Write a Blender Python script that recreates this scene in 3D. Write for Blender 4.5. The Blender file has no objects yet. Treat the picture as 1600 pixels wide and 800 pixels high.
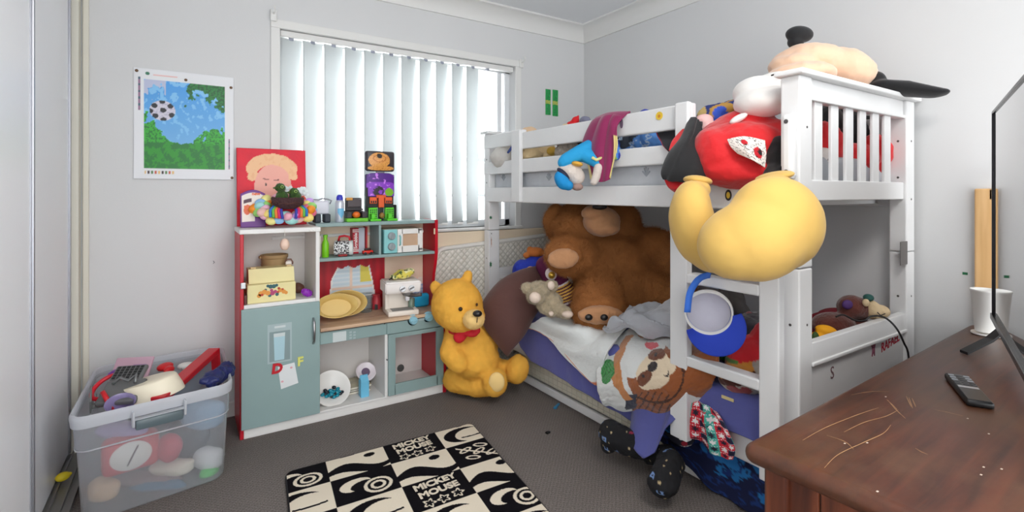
import bpy, bmesh, math, random
from mathutils import Vector, Matrix, noise
random.seed(7)
scene = bpy.context.scene
COL = scene.collection
PI = math.pi

# ------------------------------------------------------------------ camera, world, lights, exposure
EYE_H, FPX, CX, CY, YAW = 1.15, 785.0, 800.0, 300.0, math.radians(33)
cam_data = bpy.data.cameras.new('camera')
cam_data.sensor_width = 36.0
cam_data.lens = FPX / 1600.0 * 36.0
cam_data.shift_y = -(400.0 - CY) / 1600.0
cam_data.clip_start = 0.02
cam = bpy.data.objects.new('camera', cam_data)
cam.location = (0, 0, EYE_H)
cam.rotation_euler = (PI / 2, 0, -YAW)
COL.objects.link(cam)
scene.camera = cam

world = bpy.data.worlds.new('daylight')
scene.world = world
world.use_nodes = True
wn = world.node_tree.nodes
wn['Background'].inputs[0].default_value = (0.95, 0.98, 1.0, 1)
wn['Background'].inputs[1].default_value = 3.2

def area(name, loc, rot, sx, sy, watts, col=(1, 1, 1)):
    d = bpy.data.lights.new(name, 'AREA')
    d.shape = 'RECTANGLE'; d.size = sx; d.size_y = sy; d.energy = watts; d.color = col
    o = bpy.data.objects.new(name, d); o.location = loc; o.rotation_euler = rot
    COL.objects.link(o)
    return o
# ceiling lamp of the room (behind and above the camera) and the bright overcast day beyond the window
area('ceiling_lamp', (0.85, -0.15, 2.36), (0, 0, 0), 0.5, 0.5, 21, (1.0, 0.97, 0.93))
area('window_daylight', (1.2, 3.75, 1.7), (math.radians(-90), 0, 0), 2.6, 2.2, 70, (0.95, 0.98, 1.0))

scene.view_settings.view_transform = 'Standard'
scene.view_settings.look = 'None'
scene.view_settings.gamma = 1.0
scene.view_settings.use_curve_mapping = False
scene.view_settings.exposure = 0.24

# ------------------------------------------------------------------ pixel -> place helpers (measuring the photo)
FW = Vector((math.sin(YAW), math.cos(YAW), 0)); RT = Vector((math.cos(YAW), -math.sin(YAW), 0)); UP = Vector((0, 0, 1))
EYE = Vector((0, 0, EYE_H))
def ray(px, py): return FW + RT * ((px - CX) / FPX) + UP * (-(py - CY) / FPX)
def on(px, py, ax, val):
    d = ray(px, py); t = (val - EYE[ax]) / d[ax]
    return EYE + d * t
def at(px, py, depth): return EYE + ray(px, py) * depth

# ------------------------------------------------------------------ colours and materials
def lin(c):
    return tuple(((x / 255.0) / 12.92 if x / 255.0 <= 0.04045 else ((x / 255.0 + 0.055) / 1.055) ** 2.4) for x in c[:3])
MATS = {}
def mat(name, rgb, rough=0.5, bump=None, var=None, metal=0.0, spec=0.5, sheen=0.0, coat=0.0, attr=False, stretch=None, trans=0.0, emit=0.0):
    if name in MATS: return MATS[name]
    m = bpy.data.materials.new(name); m.use_nodes = True
    nt = m.node_tree; b = nt.nodes['Principled BSDF']
    c = lin(rgb)
    b.inputs['Base Color'].default_value = (*c, 1)
    b.inputs['Roughness'].default_value = rough
    b.inputs['Metallic'].default_value = metal
    b.inputs['Specular IOR Level'].default_value = spec
    b.inputs['Sheen Weight'].default_value = sheen
    b.inputs['Sheen Roughness'].default_value = 0.5
    b.inputs['Coat Weight'].default_value = coat
    tc = nt.nodes.new('ShaderNodeTexCoord'); src = tc.outputs['Object']
    if stretch:
        mp = nt.nodes.new('ShaderNodeMapping'); mp.inputs['Scale'].default_value = stretch
        nt.links.new(src, mp.inputs['Vector']); src = mp.outputs['Vector']
    colsock = None
    if attr:
        a = nt.nodes.new('ShaderNodeAttribute'); a.attribute_name = 'Col'; colsock = a.outputs['Color']
    if var:
        n = nt.nodes.new('ShaderNodeTexNoise'); n.inputs['Scale'].default_value = var[0]; n.inputs['Detail'].default_value = 4
        nt.links.new(src, n.inputs['Vector'])
        r = nt.nodes.new('ShaderNodeMapRange'); r.inputs[1].default_value = 0.25; r.inputs[2].default_value = 0.75
        r.inputs[3].default_value = 1 - var[1]; r.inputs[4].default_value = 1 + var[1]
        nt.links.new(n.outputs['Fac'], r.inputs[0])
        mx = nt.nodes.new('ShaderNodeVectorMath'); mx.operation = 'SCALE'
        if colsock: nt.links.new(colsock, mx.inputs[0])
        else: mx.inputs[0].default_value = c
        nt.links.new(r.outputs[0], mx.inputs['Scale']); colsock = mx.outputs[0]
    if colsock: nt.links.new(colsock, b.inputs['Base Color'])
    if bump:
        n = nt.nodes.new('ShaderNodeTexNoise'); n.inputs['Scale'].default_value = bump[0]; n.inputs['Detail'].default_value = 5
        nt.links.new(src, n.inputs['Vector'])
        bp = nt.nodes.new('ShaderNodeBump'); bp.inputs['Strength'].default_value = bump[1]; bp.inputs['Distance'].default_value = bump[2] if len(bump) > 2 else 0.01
        nt.links.new(n.outputs['Fac'], bp.inputs['Height']); nt.links.new(bp.outputs['Normal'], b.inputs['Normal'])
    if trans:
        b.inputs['Transmission Weight'].default_value = trans
    MATS[name] = m
    return m

def wood_mat(name, dark, light, scale=(3, 40, 40), rough=0.4, coat=0.0, wear=None):
    if name in MATS: return MATS[name]
    m = bpy.data.materials.new(name); m.use_nodes = True
    nt = m.node_tree; b = nt.nodes['Principled BSDF']; L = nt.links
    tc = nt.nodes.new('ShaderNodeTexCoord'); mp = nt.nodes.new('ShaderNodeMapping'); mp.inputs['Scale'].default_value = scale
    L.new(tc.outputs['Object'], mp.inputs['Vector'])
    n = nt.nodes.new('ShaderNodeTexNoise'); n.inputs['Scale'].default_value = 1.5; n.inputs['Detail'].default_value = 6; n.inputs['Distortion'].default_value = 0.6
    L.new(mp.outputs[0], n.inputs['Vector'])
    cr = nt.nodes.new('ShaderNodeValToRGB')
    cr.color_ramp.elements[0].position = 0.3; cr.color_ramp.elements[0].color = (*lin(dark), 1)
    cr.color_ramp.elements[1].position = 0.7; cr.color_ramp.elements[1].color = (*lin(light), 1)
    L.new(n.outputs['Fac'], cr.inputs[0]); out = cr.outputs[0]
    if wear:
        n2 = nt.nodes.new('ShaderNodeTexNoise'); n2.inputs['Scale'].default_value = 3.0; n2.inputs['Detail'].default_value = 8; n2.inputs['Roughness'].default_value = 0.65
        L.new(tc.outputs['Object'], n2.inputs['Vector'])
        r2 = nt.nodes.new('ShaderNodeMapRange'); r2.inputs[1].default_value = 0.42; r2.inputs[2].default_value = 0.62; L.new(n2.outputs['Fac'], r2.inputs[0])
        mx = nt.nodes.new('ShaderNodeMix'); mx.data_type = 'RGBA'
        L.new(r2.outputs[0], mx.inputs[0]); L.new(out, mx.inputs[6]); mx.inputs[7].default_value = (*lin(wear), 1)
        mul = nt.nodes.new('ShaderNodeMath'); mul.operation = 'MULTIPLY'; mul.inputs[1].default_value = 0.75
        L.new(r2.outputs[0], mul.inputs[0]); L.new(mul.outputs[0], mx.inputs[0])
        out = mx.outputs[2]
        rr = nt.nodes.new('ShaderNodeMapRange'); rr.inputs[3].default_value = rough - 0.08; rr.inputs[4].default_value = rough + 0.2
        L.new(n2.outputs['Fac'], rr.inputs[0]); L.new(rr.outputs[0], b.inputs['Roughness'])
    else: b.inputs['Roughness'].default_value = rough
    L.new(out, b.inputs['Base Color'])
    bp = nt.nodes.new('ShaderNodeBump'); bp.inputs['Strength'].default_value = 0.12; bp.inputs['Distance'].default_value = 0.004
    L.new(n.outputs['Fac'], bp.inputs['Height']); L.new(bp.outputs['Normal'], b.inputs['Normal'])
    b.inputs['Coat Weight'].default_value = coat; b.inputs['Coat Roughness'].default_value = 0.25
    MATS[name] = m
    return m

# ------------------------------------------------------------------ object helpers
INV = {}
def tag(o, label=None, cat=None, group=None, kind=None):
    if label: o['label'] = label
    if cat: o['category'] = cat
    if group: o['group'] = group
    if kind: o['kind'] = kind
    return o
def thing(name, label, cat, loc=(0, 0, 0), rz=0.0, group=None):
    o = bpy.data.objects.new(name, None); COL.objects.link(o)
    o.empty_display_size = 0.05
    o.location = loc; o.rotation_euler = (0, 0, rz)
    INV[o.name] = (Matrix.Translation(Vector(loc)) @ Matrix.Rotation(rz, 4, 'Z')).inverted()
    return tag(o, label, cat, group)
def fin(name, me, m=None, parent=None, smooth=False, local=False):
    """link a mesh whose vertices are in world coordinates (or in the parent's, local=True) as ONE object"""
    o = bpy.data.objects.new(name, me); COL.objects.link(o)
    me.name = name
    if m is not None and not len(me.materials):
        me.materials.append(m)
    if parent is not None:
        o.parent = parent
        inv = INV[parent.name]
        INV[o.name] = inv
        if not local: me.transform(inv)
    else:
        vs = me.vertices
        if len(vs) and not local:
            lo = [min(v.co[i] for v in vs) for i in range(3)]; hi = [max(v.co[i] for v in vs) for i in range(3)]
            org = Vector(((lo[0] + hi[0]) / 2, (lo[1] + hi[1]) / 2, lo[2]))
            me.transform(Matrix.Translation(-org)); o.location = org
            INV[o.name] = Matrix.Translation(-org)
        else: INV[o.name] = Matrix.Identity(4)
    if smooth is True:
        for p in me.polygons: p.use_smooth = True
    elif smooth:
        for p in me.polygons: p.use_smooth = True
        try: me.set_sharp_from_angle(angle=math.radians(smooth))
        except Exception: pass
    return o
def put(name, bm, m=None, parent=None, smooth=False, local=False):
    me = bpy.data.meshes.new(name)
    bmesh.ops.recalc_face_normals(bm, faces=bm.faces)
    bm.to_mesh(me); bm.free()
    return fin(name, me, m, parent, smooth, local)
def B(): return bmesh.new()

def merge(bm, tmp, M=None):
    if M is not None: bmesh.ops.transform(tmp, matrix=M, verts=tmp.verts)
    me = bpy.data.meshes.new('t'); tmp.to_mesh(me); tmp.free(); bm.from_mesh(me); bpy.data.meshes.remove(me)
def box(bm, a, b, bev=0.0, seg=2, M=None):
    t = bmesh.new(); bmesh.ops.create_cube(t, size=1)
    a = Vector(a); b = Vector(b)
    lo = Vector([min(a[i], b[i]) for i in range(3)]); hi = Vector([max(a[i], b[i]) for i in range(3)])
    s = hi - lo; c = (hi + lo) / 2
    for v in t.verts: v.co = Vector((v.co.x * s.x, v.co.y * s.y, v.co.z * s.z)) + c
    if bev > 0:
        bev = min(bev, min(s) * 0.49)
        bmesh.ops.bevel(t, geom=list(t.edges), offset=bev, segments=seg, affect='EDGES', profile=0.5)
    merge(bm, t, M)
def frame_of(d):
    d = d.normalized(); a = Vector((0, 0, 1)) if abs(d.z) < 0.9 else Vector((1, 0, 0))
    u = d.cross(a).normalized(); return u, d.cross(u).normalized()
def tube(bm, pts, r, seg=10, cap=True):
    pts = [Vector(p) for p in pts]; n = len(pts); rs = r if isinstance(r, (list, tuple)) else [r] * n
    rings = []; u = None
    for i, p in enumerate(pts):
        d = (pts[min(i + 1, n - 1)] - pts[max(i - 1, 0)])
        if d.length < 1e-9: d = Vector((0, 0, 1))
        d.normalize()
        if u is None: u, w = frame_of(d)
        else:
            u = (u - d * u.dot(d))
            if u.length < 1e-6: u, w = frame_of(d)
            u.normalize(); w = d.cross(u)
        rings.append([bm.verts.new(p + (u * math.cos(2 * PI * k / seg) + w * math.sin(2 * PI * k / seg)) * rs[i]) for k in range(seg)])
    for i in range(n - 1):
        for k in range(seg):
            bm.faces.new((rings[i][k], rings[i][(k + 1) % seg], rings[i + 1][(k + 1) % seg], rings[i + 1][k]))
    if cap:
        bm.faces.new(list(reversed(rings[0]))); bm.faces.new(rings[-1])
def cyl(bm, a, b, r, r2=None, seg=24): tube(bm, [a, b], [r, r if r2 is None else r2], seg)
def lathe(bm, prof, M=None, seg=40):
    """prof: list of (r, z) from the inside/bottom round to the outside; r=0 closes on the axis"""
    t = bmesh.new(); rings = []
    for r, z in prof:
        if r < 1e-6: rings.append([t.verts.new((0, 0, z))])
        else: rings.append([t.verts.new((r * math.cos(2 * PI * k / seg), r * math.sin(2 * PI * k / seg), z)) for k in range(seg)])
    for a, b in zip(rings, rings[1:]):
        if len(a) == 1 and len(b) == 1: continue
        for k in range(seg):
            q = (k + 1) % seg
            if len(a) == 1: t.faces.new((a[0], b[q], b[k]))
            elif len(b) == 1: t.faces.new((a[k], a[q], b[0]))
            else: t.faces.new((a[k], a[q], b[q], b[k]))
    merge(bm, t, M)
def prism(bm, poly, fn, d0, d1):
    """polygon (2-D) extruded: fn(u, v, d) -> point"""
    lo = [bm.verts.new(fn(u, v, d0)) for u, v in poly]; hi = [bm.verts.new(fn(u, v, d1)) for u, v in poly]
    n = len(poly)
    bm.faces.new(lo); bm.faces.new(list(reversed(hi)))
    for i in range(n): bm.faces.new((lo[i], hi[i], hi[(i + 1) % n], lo[(i + 1) % n]))
def ell(bm, c, r, R=None, sub=3):
    t = bmesh.new(); bmesh.ops.create_icosphere(t, subdivisions=sub, radius=1)
    M = Matrix.Translation(Vector(c)) @ (R.to_4x4() if R is not None else Matrix.Identity(4)) @ Matrix.Diagonal((*r, 1))
    merge(bm, t, M)
def camrot(roll=0.0):
    a = math.radians(roll); x = RT * math.cos(a) + UP * math.sin(a); z = UP * math.cos(a) - RT * math.sin(a)
    return Matrix((x, FW, z)).transposed()
def CE(px, py, d, rx, ry, rz=None, roll=0.0):
    """ellipsoid measured on the photo: centre pixel, distance, half-sizes in pixels (rz, towards the viewer, in metres)"""
    k = d / FPX
    return (at(px, py, d), (rx * k, (rz if rz is not None else (rx + ry) / 2 * k), ry * k), camrot(roll))
def chain(pts, n=8):
    """smooth row of balls through (px, py, depth, radius in px)"""
    out = []
    for a, b in zip(pts, pts[1:]):
        for i in range(n + 1):
            t = i / n; px, py, d, r = [a[k] + (b[k] - a[k]) * t for k in range(4)]
            k = d / FPX
            out.append((at(px, py, d), (r * k,) * 3, camrot()))
    return out
def evaluated(me, mods):
    o = bpy.data.objects.new('tmp', me); COL.objects.link(o)
    for typ, kw in mods:
        m = o.modifiers.new('m', typ)
        for k, v in kw.items(): setattr(m, k, v)
    dg = bpy.context.evaluated_depsgraph_get(); dg.update()
    out = bpy.data.meshes.new_from_object(o.evaluated_get(dg))
    bpy.data.objects.remove(o); bpy.data.meshes.remove(me)
    return out
def paint(me, fn, face=False):
    """colour attribute from a function of the (world) point; the thing's own pattern"""
    a = me.color_attributes.new('Col', 'FLOAT_COLOR', 'POINT')
    for i, v in enumerate(me.vertices): a.data[i].color = (*fn(v.co), 1)
def plush(name, blobs, m, parent=None, voxel=0.01, smooth=6, col=None, lump=None, sm_f=0.5):
    bm = B()
    for c, r, R in blobs: ell(bm, c, r, R, 3)
    me = bpy.data.meshes.new(name); bm.to_mesh(me); bm.free()
    me = evaluated(me, [('REMESH', dict(mode='VOXEL', voxel_size=voxel, use_smooth_shade=True)), ('SMOOTH', dict(factor=sm_f, iterations=smooth))])
    if lump:
        sc, amp = lump
        nr = [v.normal.copy() for v in me.vertices]
        for v, n in zip(me.vertices, nr): v.co += n * (amp * noise.fractal(v.co * sc, 0.8, 2.0, 4))
    if col: paint(me, col)
    return fin(name, me, m, parent, True)
def sheet(name, P, nu, nv, m, parent=None, thick=0.004, colfn=None, sub=0):
    """cloth: P(u, v) -> point, u, v in 0..1; solidified"""
    me = bpy.data.meshes.new(name)
    vs = [P(i / nu, j / nv) for j in range(nv + 1) for i in range(nu + 1)]
    fs = [(j * (nu + 1) + i, j * (nu + 1) + i + 1, (j + 1) * (nu + 1) + i + 1, (j + 1) * (nu + 1) + i) for j in range(nv) for i in range(nu)]
    me.from_pydata([tuple(v) for v in vs], [], fs)
    if colfn:
        a = me.color_attributes.new('Col', 'FLOAT_COLOR', 'POINT'); k = 0
        for j in range(nv + 1):
            for i in range(nu + 1):
                a.data[k].color = (*colfn(i / nu, j / nv), 1); k += 1
    me.update()
    me = evaluated(me, [('SOLIDIFY', dict(thickness=thick, offset=0.0))])
    return fin(name, me, m, parent, True)
def fur(o, n, length, rad, seed=1, rough=0.02, comb=(0, 0, -0.3)):
    """short pile of real hairs growing out of a plush part"""
    md = o.modifiers.new('fur', 'PARTICLE_SYSTEM'); ps = md.particle_system; ps.seed = seed
    s = ps.settings; s.type = 'HAIR'; s.count = n; s.hair_length = length; s.hair_step = 3
    s.use_advanced_hair = False; s.emit_from = 'FACE'; s.use_modifier_stack = False
    s.brownian_factor = rough
    s.render_type = 'PATH'; s.root_radius = 1.0; s.tip_radius = 0.3; s.radius_scale = rad; s.display_percentage = 100; s.material = 1
def pillow_mesh(name, rows, th, m, parent, nu=48, nv=48, wr=0.004, ws=9, colfn=None):
    """stuffed case: a front and a back face meeting along the seam"""
    P = rows_surface(rows); G_ = [[P(i / nu, j / nv) for i in range(nu + 1)] for j in range(nv + 1)]
    def nrm(i, j):
        a = G_[j][min(i + 1, nu)] - G_[j][max(i - 1, 0)]; b = G_[min(j + 1, nv)][i] - G_[max(j - 1, 0)][i]
        n = a.cross(b); return n.normalized() if n.length > 1e-12 else FW
    bm = B(); Fv, Bk = [], []
    for j in range(nv + 1):
        fr, bk = [], []
        for i in range(nu + 1):
            u, v = i / nu, j / nv; e = max(0.0, (1 - (2 * u - 1) ** 2) * (1 - (2 * v - 1) ** 2)) ** 0.42
            n = nrm(i, j); d = th * e + wr * e * fbm(G_[j][i] * ws) + 0.35 * wr * math.sin(8 * u + 30 * v + 4 * math.sin(5 * u)) * e
            fr.append(bm.verts.new(G_[j][i] + n * d)); bk.append(fr[-1] if e < 1e-9 else bm.verts.new(G_[j][i] - n * th * e))
        Fv.append(fr); Bk.append(bk)
    for j in range(nv):
        for i in range(nu):
            bm.faces.new((Fv[j][i], Fv[j][i + 1], Fv[j + 1][i + 1], Fv[j + 1][i]))
            q = (Bk[j][i], Bk[j + 1][i], Bk[j + 1][i + 1], Bk[j][i + 1])
            if set(q) != {Fv[j][i], Fv[j][i + 1], Fv[j + 1][i + 1], Fv[j + 1][i]}: bm.faces.new(q)
    bmesh.ops.recalc_face_normals(bm, faces=bm.faces)
    me = bpy.data.meshes.new(name); bm.to_mesh(me); bm.free()
    if colfn: paint(me, colfn)
    return fin(name, me, m, parent, True)
def rows_surface(rows, lift=None):
    R_ = [[Vector(p) for p in r] for r in rows]
    def P(u, v):
        q = [spl(r, u) for r in R_]
        p = spl(q, v)
        return p + (lift(u, v) if lift else Vector((0, 0, 0)))
    return P
def poly_at(pl, t):
    """point at parameter t along a polyline (by length)"""
    L = [0.0]
    for a, b in zip(pl, pl[1:]): L.append(L[-1] + (Vector(b) - Vector(a)).length)
    s = t * L[-1]
    for i in range(len(pl) - 1):
        if s <= L[i + 1] or i == len(pl) - 2:
            f = (s - L[i]) / max(L[i + 1] - L[i], 1e-9)
            return Vector(pl[i]).lerp(Vector(pl[i + 1]), f)
def spl(pl, t):
    """Catmull-Rom point on a list of vectors, t in 0..1"""
    n = len(pl) - 1; x = min(max(t, 0), 1) * n; i = min(int(x), n - 1); f = x - i
    p = [Vector(pl[max(0, min(n, i + k))]) for k in (-1, 0, 1, 2)]
    return 0.5 * ((2 * p[1]) + (p[2] - p[0]) * f + (2 * p[0] - 5 * p[1] + 4 * p[2] - p[3]) * f * f + (3 * p[1] - p[0] - 3 * p[2] + p[3]) * f ** 3)
def coons(top, bot, curve=spl): return lambda u, v: curve(top, u).lerp(curve(bot, u), v)
def letters(txt, size, m, M, parent, name='lettering', ext=0.0008, bold=0.0, align='CENTER', space=1.0):
    c = bpy.data.curves.new('f', 'FONT'); c.body = txt; c.size = size; c.extrude = ext; c.align_x = align; c.align_y = 'CENTER'; c.offset = bold; c.resolution_u = 3
    c.space_character = space; c.space_line = 0.8
    o = bpy.data.objects.new('tmp', c); COL.objects.link(o)
    dg = bpy.context.evaluated_depsgraph_get(); dg.update()
    me = bpy.data.meshes.new_from_object(o.evaluated_get(dg))
    bpy.data.objects.remove(o); bpy.data.curves.remove(c)
    me.transform(M); me.materials.clear()
    return fin(name, me, m, parent)
def axes(org, x, y):
    """matrix: local x, y along the two directions, z their normal"""
    x = Vector(x).normalized(); y = Vector(y).normalized(); z = x.cross(y).normalized()
    M = Matrix((x, y, z)).transposed().to_4x4(); M.translation = Vector(org); return M
def fbm(p, s=1.0): return noise.fractal(Vector(p) * s, 1.0, 2.0, 3)
def inel(x, y, cx, cy, rx, ry, a=0.0):
    ca, sa = math.cos(a), math.sin(a); dx, dy = x - cx, y - cy
    return ((dx * ca + dy * sa) / rx) ** 2 + ((-dx * sa + dy * ca) / ry) ** 2 < 1
def instar(x, y, cx, cy, r, n=5, rot=0.0):
    dx, dy = x - cx, y - cy; d = math.hypot(dx, dy); a = math.atan2(dx, dy) + rot
    k = abs(((a * n / (2 * PI)) % 1) - 0.5) * 2
    return d < r * (0.45 + 0.55 * k)

WHITE_PAINT = mat('white_paint', (232, 232, 232), 0.38, var=(6, 0.03))
BLACK = mat('black_plastic', (22, 22, 24), 0.4)
RED = mat('red_paint', (196, 12, 38), 0.4)
TEAL = mat('teal_paint', (142, 166, 165), 0.45, var=(5, 0.04))
AQUA = mat('aqua_paint', (140, 205, 206), 0.45)
CREAM = mat('cream_plastic', (233, 222, 186), 0.4)
WHITE_PLASTIC = mat('white_plastic', (238, 236, 232), 0.3)
STEEL = mat('brushed_steel', (170, 170, 172), 0.3, metal=1.0)
# ------------------------------------------------------------------ the setting
XR, YB, XL, ZC = 2.578, 2.95, -0.42, 2.40
WALL = mat('wall_paint', (217, 217, 217), 0.7, var=(1.2, 0.015), bump=(120, 0.03))
CEIL = mat('ceiling_paint', (233, 234, 236), 0.8)
TRIMW = mat('trim_paint', (230, 229, 226), 0.45)
def struct(o): o['kind'] = 'structure'; return o

def carpet():
    m = bpy.data.materials.new('carpet'); m.use_nodes = True; nt = m.node_tree; L = nt.links; b = nt.nodes['Principled BSDF']
    tc = nt.nodes.new('ShaderNodeTexCoord')
    n1 = nt.nodes.new('ShaderNodeTexNoise'); n1.inputs['Scale'].default_value = 260; n1.inputs['Detail'].default_value = 3
    n2 = nt.nodes.new('ShaderNodeTexNoise'); n2.inputs['Scale'].default_value = 2.2; n2.inputs['Detail'].default_value = 5
    L.new(tc.outputs['Object'], n1.inputs['Vector']); L.new(tc.outputs['Object'], n2.inputs['Vector'])
    mp = nt.nodes.new('ShaderNodeMapping'); mp.inputs['Scale'].default_value = (75, 75, 0); mp.inputs['Rotation'].default_value = (0, 0, 0.785)
    L.new(tc.outputs['Object'], mp.inputs['Vector'])
    v = nt.nodes.new('ShaderNodeTexVoronoi'); v.inputs['Scale'].default_value = 1.0; v.inputs['Randomness'].default_value = 0.15
    L.new(mp.outputs[0], v.inputs['Vector'])
    cr = nt.nodes.new('ShaderNodeValToRGB'); cr.color_ramp.elements[0].color = (*lin((88, 82, 79)), 1); cr.color_ramp.elements[1].color = (*lin((144, 136, 131)), 1)
    cr.color_ramp.elements[0].position = 0.3; cr.color_ramp.elements[1].position = 0.75
    L.new(n1.outputs['Fac'], cr.inputs[0])
    r = nt.nodes.new('ShaderNodeMapRange'); r.inputs[1].default_value = 0.1; r.inputs[2].default_value = 0.6; r.inputs[3].default_value = 0.78; r.inputs[4].default_value = 1.08
    L.new(v.outputs['Distance'], r.inputs[0])
    r2 = nt.nodes.new('ShaderNodeMapRange'); r2.inputs[1].default_value = 0.3; r2.inputs[2].default_value = 0.7; r2.inputs[3].default_value = 0.9; r2.inputs[4].default_value = 1.08
    L.new(n2.outputs['Fac'], r2.inputs[0])
    mu = nt.nodes.new('ShaderNodeMath'); mu.operation = 'MULTIPLY'; L.new(r.outputs[0], mu.inputs[0]); L.new(r2.outputs[0], mu.inputs[1])
    sc = nt.nodes.new('ShaderNodeVectorMath'); sc.operation = 'SCALE'; L.new(cr.outputs[0], sc.inputs[0]); L.new(mu.outputs[0], sc.inputs['Scale'])
    L.new(sc.outputs[0], b.inputs['Base Color']); b.inputs['Roughness'].default_value = 0.95; b.inputs['Specular IOR Level'].default_value = 0.1
    bp = nt.nodes.new('ShaderNodeBump'); bp.inputs['Strength'].default_value = 0.5; bp.inputs['Distance'].default_value = 0.004
    L.new(mu.outputs[0], bp.inputs['Height']); L.new(bp.outputs[0], b.inputs['Normal'])
    return m
bm = B(); box(bm, (-1.1, -1.2, -0.1), (2.75, 3.07, 0)); struct(put('floor', bm, carpet()))
bm = B(); box(bm, (-1.1, -1.2, ZC), (2.75, 3.07, ZC + 0.1)); struct(put('ceiling', bm, CEIL))
WX0, WX1, WZ0, WZ1 = 0.425, 1.94, 0.915, 2.03
bm = B()
box(bm, (-1.1, YB, 0), (WX0, YB + 0.12, ZC)); box(bm, (WX1, YB, 0), (2.75, YB + 0.12, ZC))
box(bm, (WX0, YB, 0), (WX1, YB + 0.12, WZ0)); box(bm, (WX0, YB, WZ1), (WX1, YB + 0.12, ZC))
struct(put('wall_back', bm, WALL))
bm = B(); box(bm, (XR, -1.2, 0), (XR + 0.12, YB, ZC)); struct(put('wall_right', bm, WALL))
bm = B(); box(bm, (XL - 0.68, -1.2, 0), (XL - 0.62, YB, ZC)); struct(put('wall_left', bm, WALL))
# coved cornice along the two walls
def cove(n=8, s=0.108):
    pts = [(0, 0), (0.0, -s), (0.012, -s)]
    pts += [(s - (s - 0.012) * math.cos(t * PI / 2 / n), -s + (s - 0.012) * math.sin(t * PI / 2 / n)) for t in range(1, n)]
    return pts + [(s, -0.012), (s, 0)]
bm = B(); prism(bm, cove(), lambda u, v, d: Vector((d, YB - u, ZC + v)), -1.1, XR); struct(put('trim_1', bm, TRIMW, smooth=40))
bm = B(); prism(bm, cove(), lambda u, v, d: Vector((XR - u, d, ZC + v)), -1.2, YB); struct(put('trim_2', bm, TRIMW, smooth=40))
bm = B(); box(bm, (-0.36, YB - 0.014, 0), (XR, YB, 0.075), 0.004); struct(put('baseboard_back', bm, TRIMW))
bm = B(); box(bm, (XR - 0.014, -1.2, 0), (XR, YB - 0.014, 0.075), 0.004); struct(put('baseboard_right', bm, TRIMW))
# wardrobe end jamb and bead on the back wall
CREAMTRIM = mat('cream_trim', (224, 220, 206), 0.5)
bm = B(); box(bm, (-0.43, 2.885, 0), (-0.395, YB, ZC), 0.003); struct(put('trim_3', bm, CREAMTRIM))
bm = B(); box(bm, (-0.388, YB - 0.016, 0), (-0.366, YB, 2.29), 0.004); struct(put('trim_4', bm, CREAMTRIM))
# built-in wardrobe: two sliding doors with aluminium edges, floor track
DOORW = mat('door_white', (240, 241, 244), 0.35)
ALU = mat('aluminium', (176, 177, 184), 0.35, metal=0.9)
def slide_door(name, x, y0, y1):
    bm = B(); box(bm, (x - 0.02, y0, 0.02), (x, y1, 2.36), 0.002); d = struct(put(name, bm, DOORW))
    for y in (y0, y1):
        bm = B(); s = 1 if y == y0 else -1
        box(bm, (x - 0.024, y, 0.02), (x + 0.008, y + s * 0.018, 2.36), 0.003); box(bm, (x + 0.0, y + s * 0.018, 0.02), (x + 0.004, y + s * 0.026, 2.36))
        put('door_edge', bm, ALU, d)
    return d
slide_door('door_1', -0.425, 1.98, 2.875)
slide_door('door_2', -0.392, 0.6, 2.075)
bm = B(); box(bm, (-0.47, 0.3, 0.0), (-0.345, 2.93, 0.008), 0.002)
for x in (-0.465, -0.41, -0.375, -0.347): box(bm, (x - 0.002, 0.3, 0.006), (x + 0.002, 2.93, 0.022))
struct(put('trim_5', bm, mat('track_alu', (150, 148, 146), 0.4, metal=0.7)))

# ------------------------------------------------------------------ window
w = bpy.data.objects.new('window_1', None); COL.objects.link(w); w.location = (1.18, 3.03, WZ0); w['kind'] = 'structure'
INV[w.name] = Matrix.Translation(-Vector(w.location))
FRM = mat('window_frame_white', (222, 224, 226), 0.4)
bm = B()
for a, b in (((WX0, 3.02, WZ0), (WX0 + 0.04, 3.07, WZ1)), ((WX1 - 0.04, 3.02, WZ0), (WX1, 3.07, WZ1)), ((WX0, 3.02, WZ0), (WX1, 3.07, WZ0 + 0.045)), ((WX0, 3.02, WZ1 - 0.04), (WX1, 3.07, WZ1)), ((1.16, 3.02, WZ0), (1.2, 3.07, WZ1)), ((1.845, 3.03, WZ0), (1.88, 3.06, WZ1)), ((1.2, 3.035, 1.36), (1.86, 3.05, 1.385)), ((1.2, 3.035, 1.12), (1.86, 3.05, 1.135))):
    box(bm, a, b, 0.003)
put('window_frame', bm, FRM, w)
def glass():
    m = bpy.data.materials.new('window_glass'); m.use_nodes = True; nt = m.node_tree
    out = nt.nodes['Material Output']; nt.nodes.remove(nt.nodes['Principled BSDF'])
    t = nt.nodes.new('ShaderNodeBsdfTransparent'); g = nt.nodes.new('ShaderNodeBsdfGlossy'); g.inputs['Roughness'].default_value = 0.02
    mx = nt.nodes.new('ShaderNodeMixShader'); fr = nt.nodes.new('ShaderNodeFresnel'); fr.inputs[0].default_value = 1.3
    nt.links.new(fr.outputs[0], mx.inputs[0]); nt.links.new(t.outputs[0], mx.inputs[1]); nt.links.new(g.outputs[0], mx.inputs[2]); nt.links.new(mx.outputs[0], out.inputs[0])
    return m
GL = glass()
for x0, x1 in ((WX0 + 0.04, 1.16), (1.2, WX1 - 0.04)):
    bm = B(); box(bm, (x0, 3.045, WZ0 + 0.045), (x1, 3.049, WZ1 - 0.04)); put('pane', bm, GL, w)
bm = B()
box(bm, (WX0 - 0.046, YB - 0.012, WZ0 - 0.05), (WX0, YB, WZ1), 0.003); box(bm, (WX1, YB - 0.012, WZ0 - 0.05), (WX1 + 0.046, YB, WZ1), 0.003)
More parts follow.
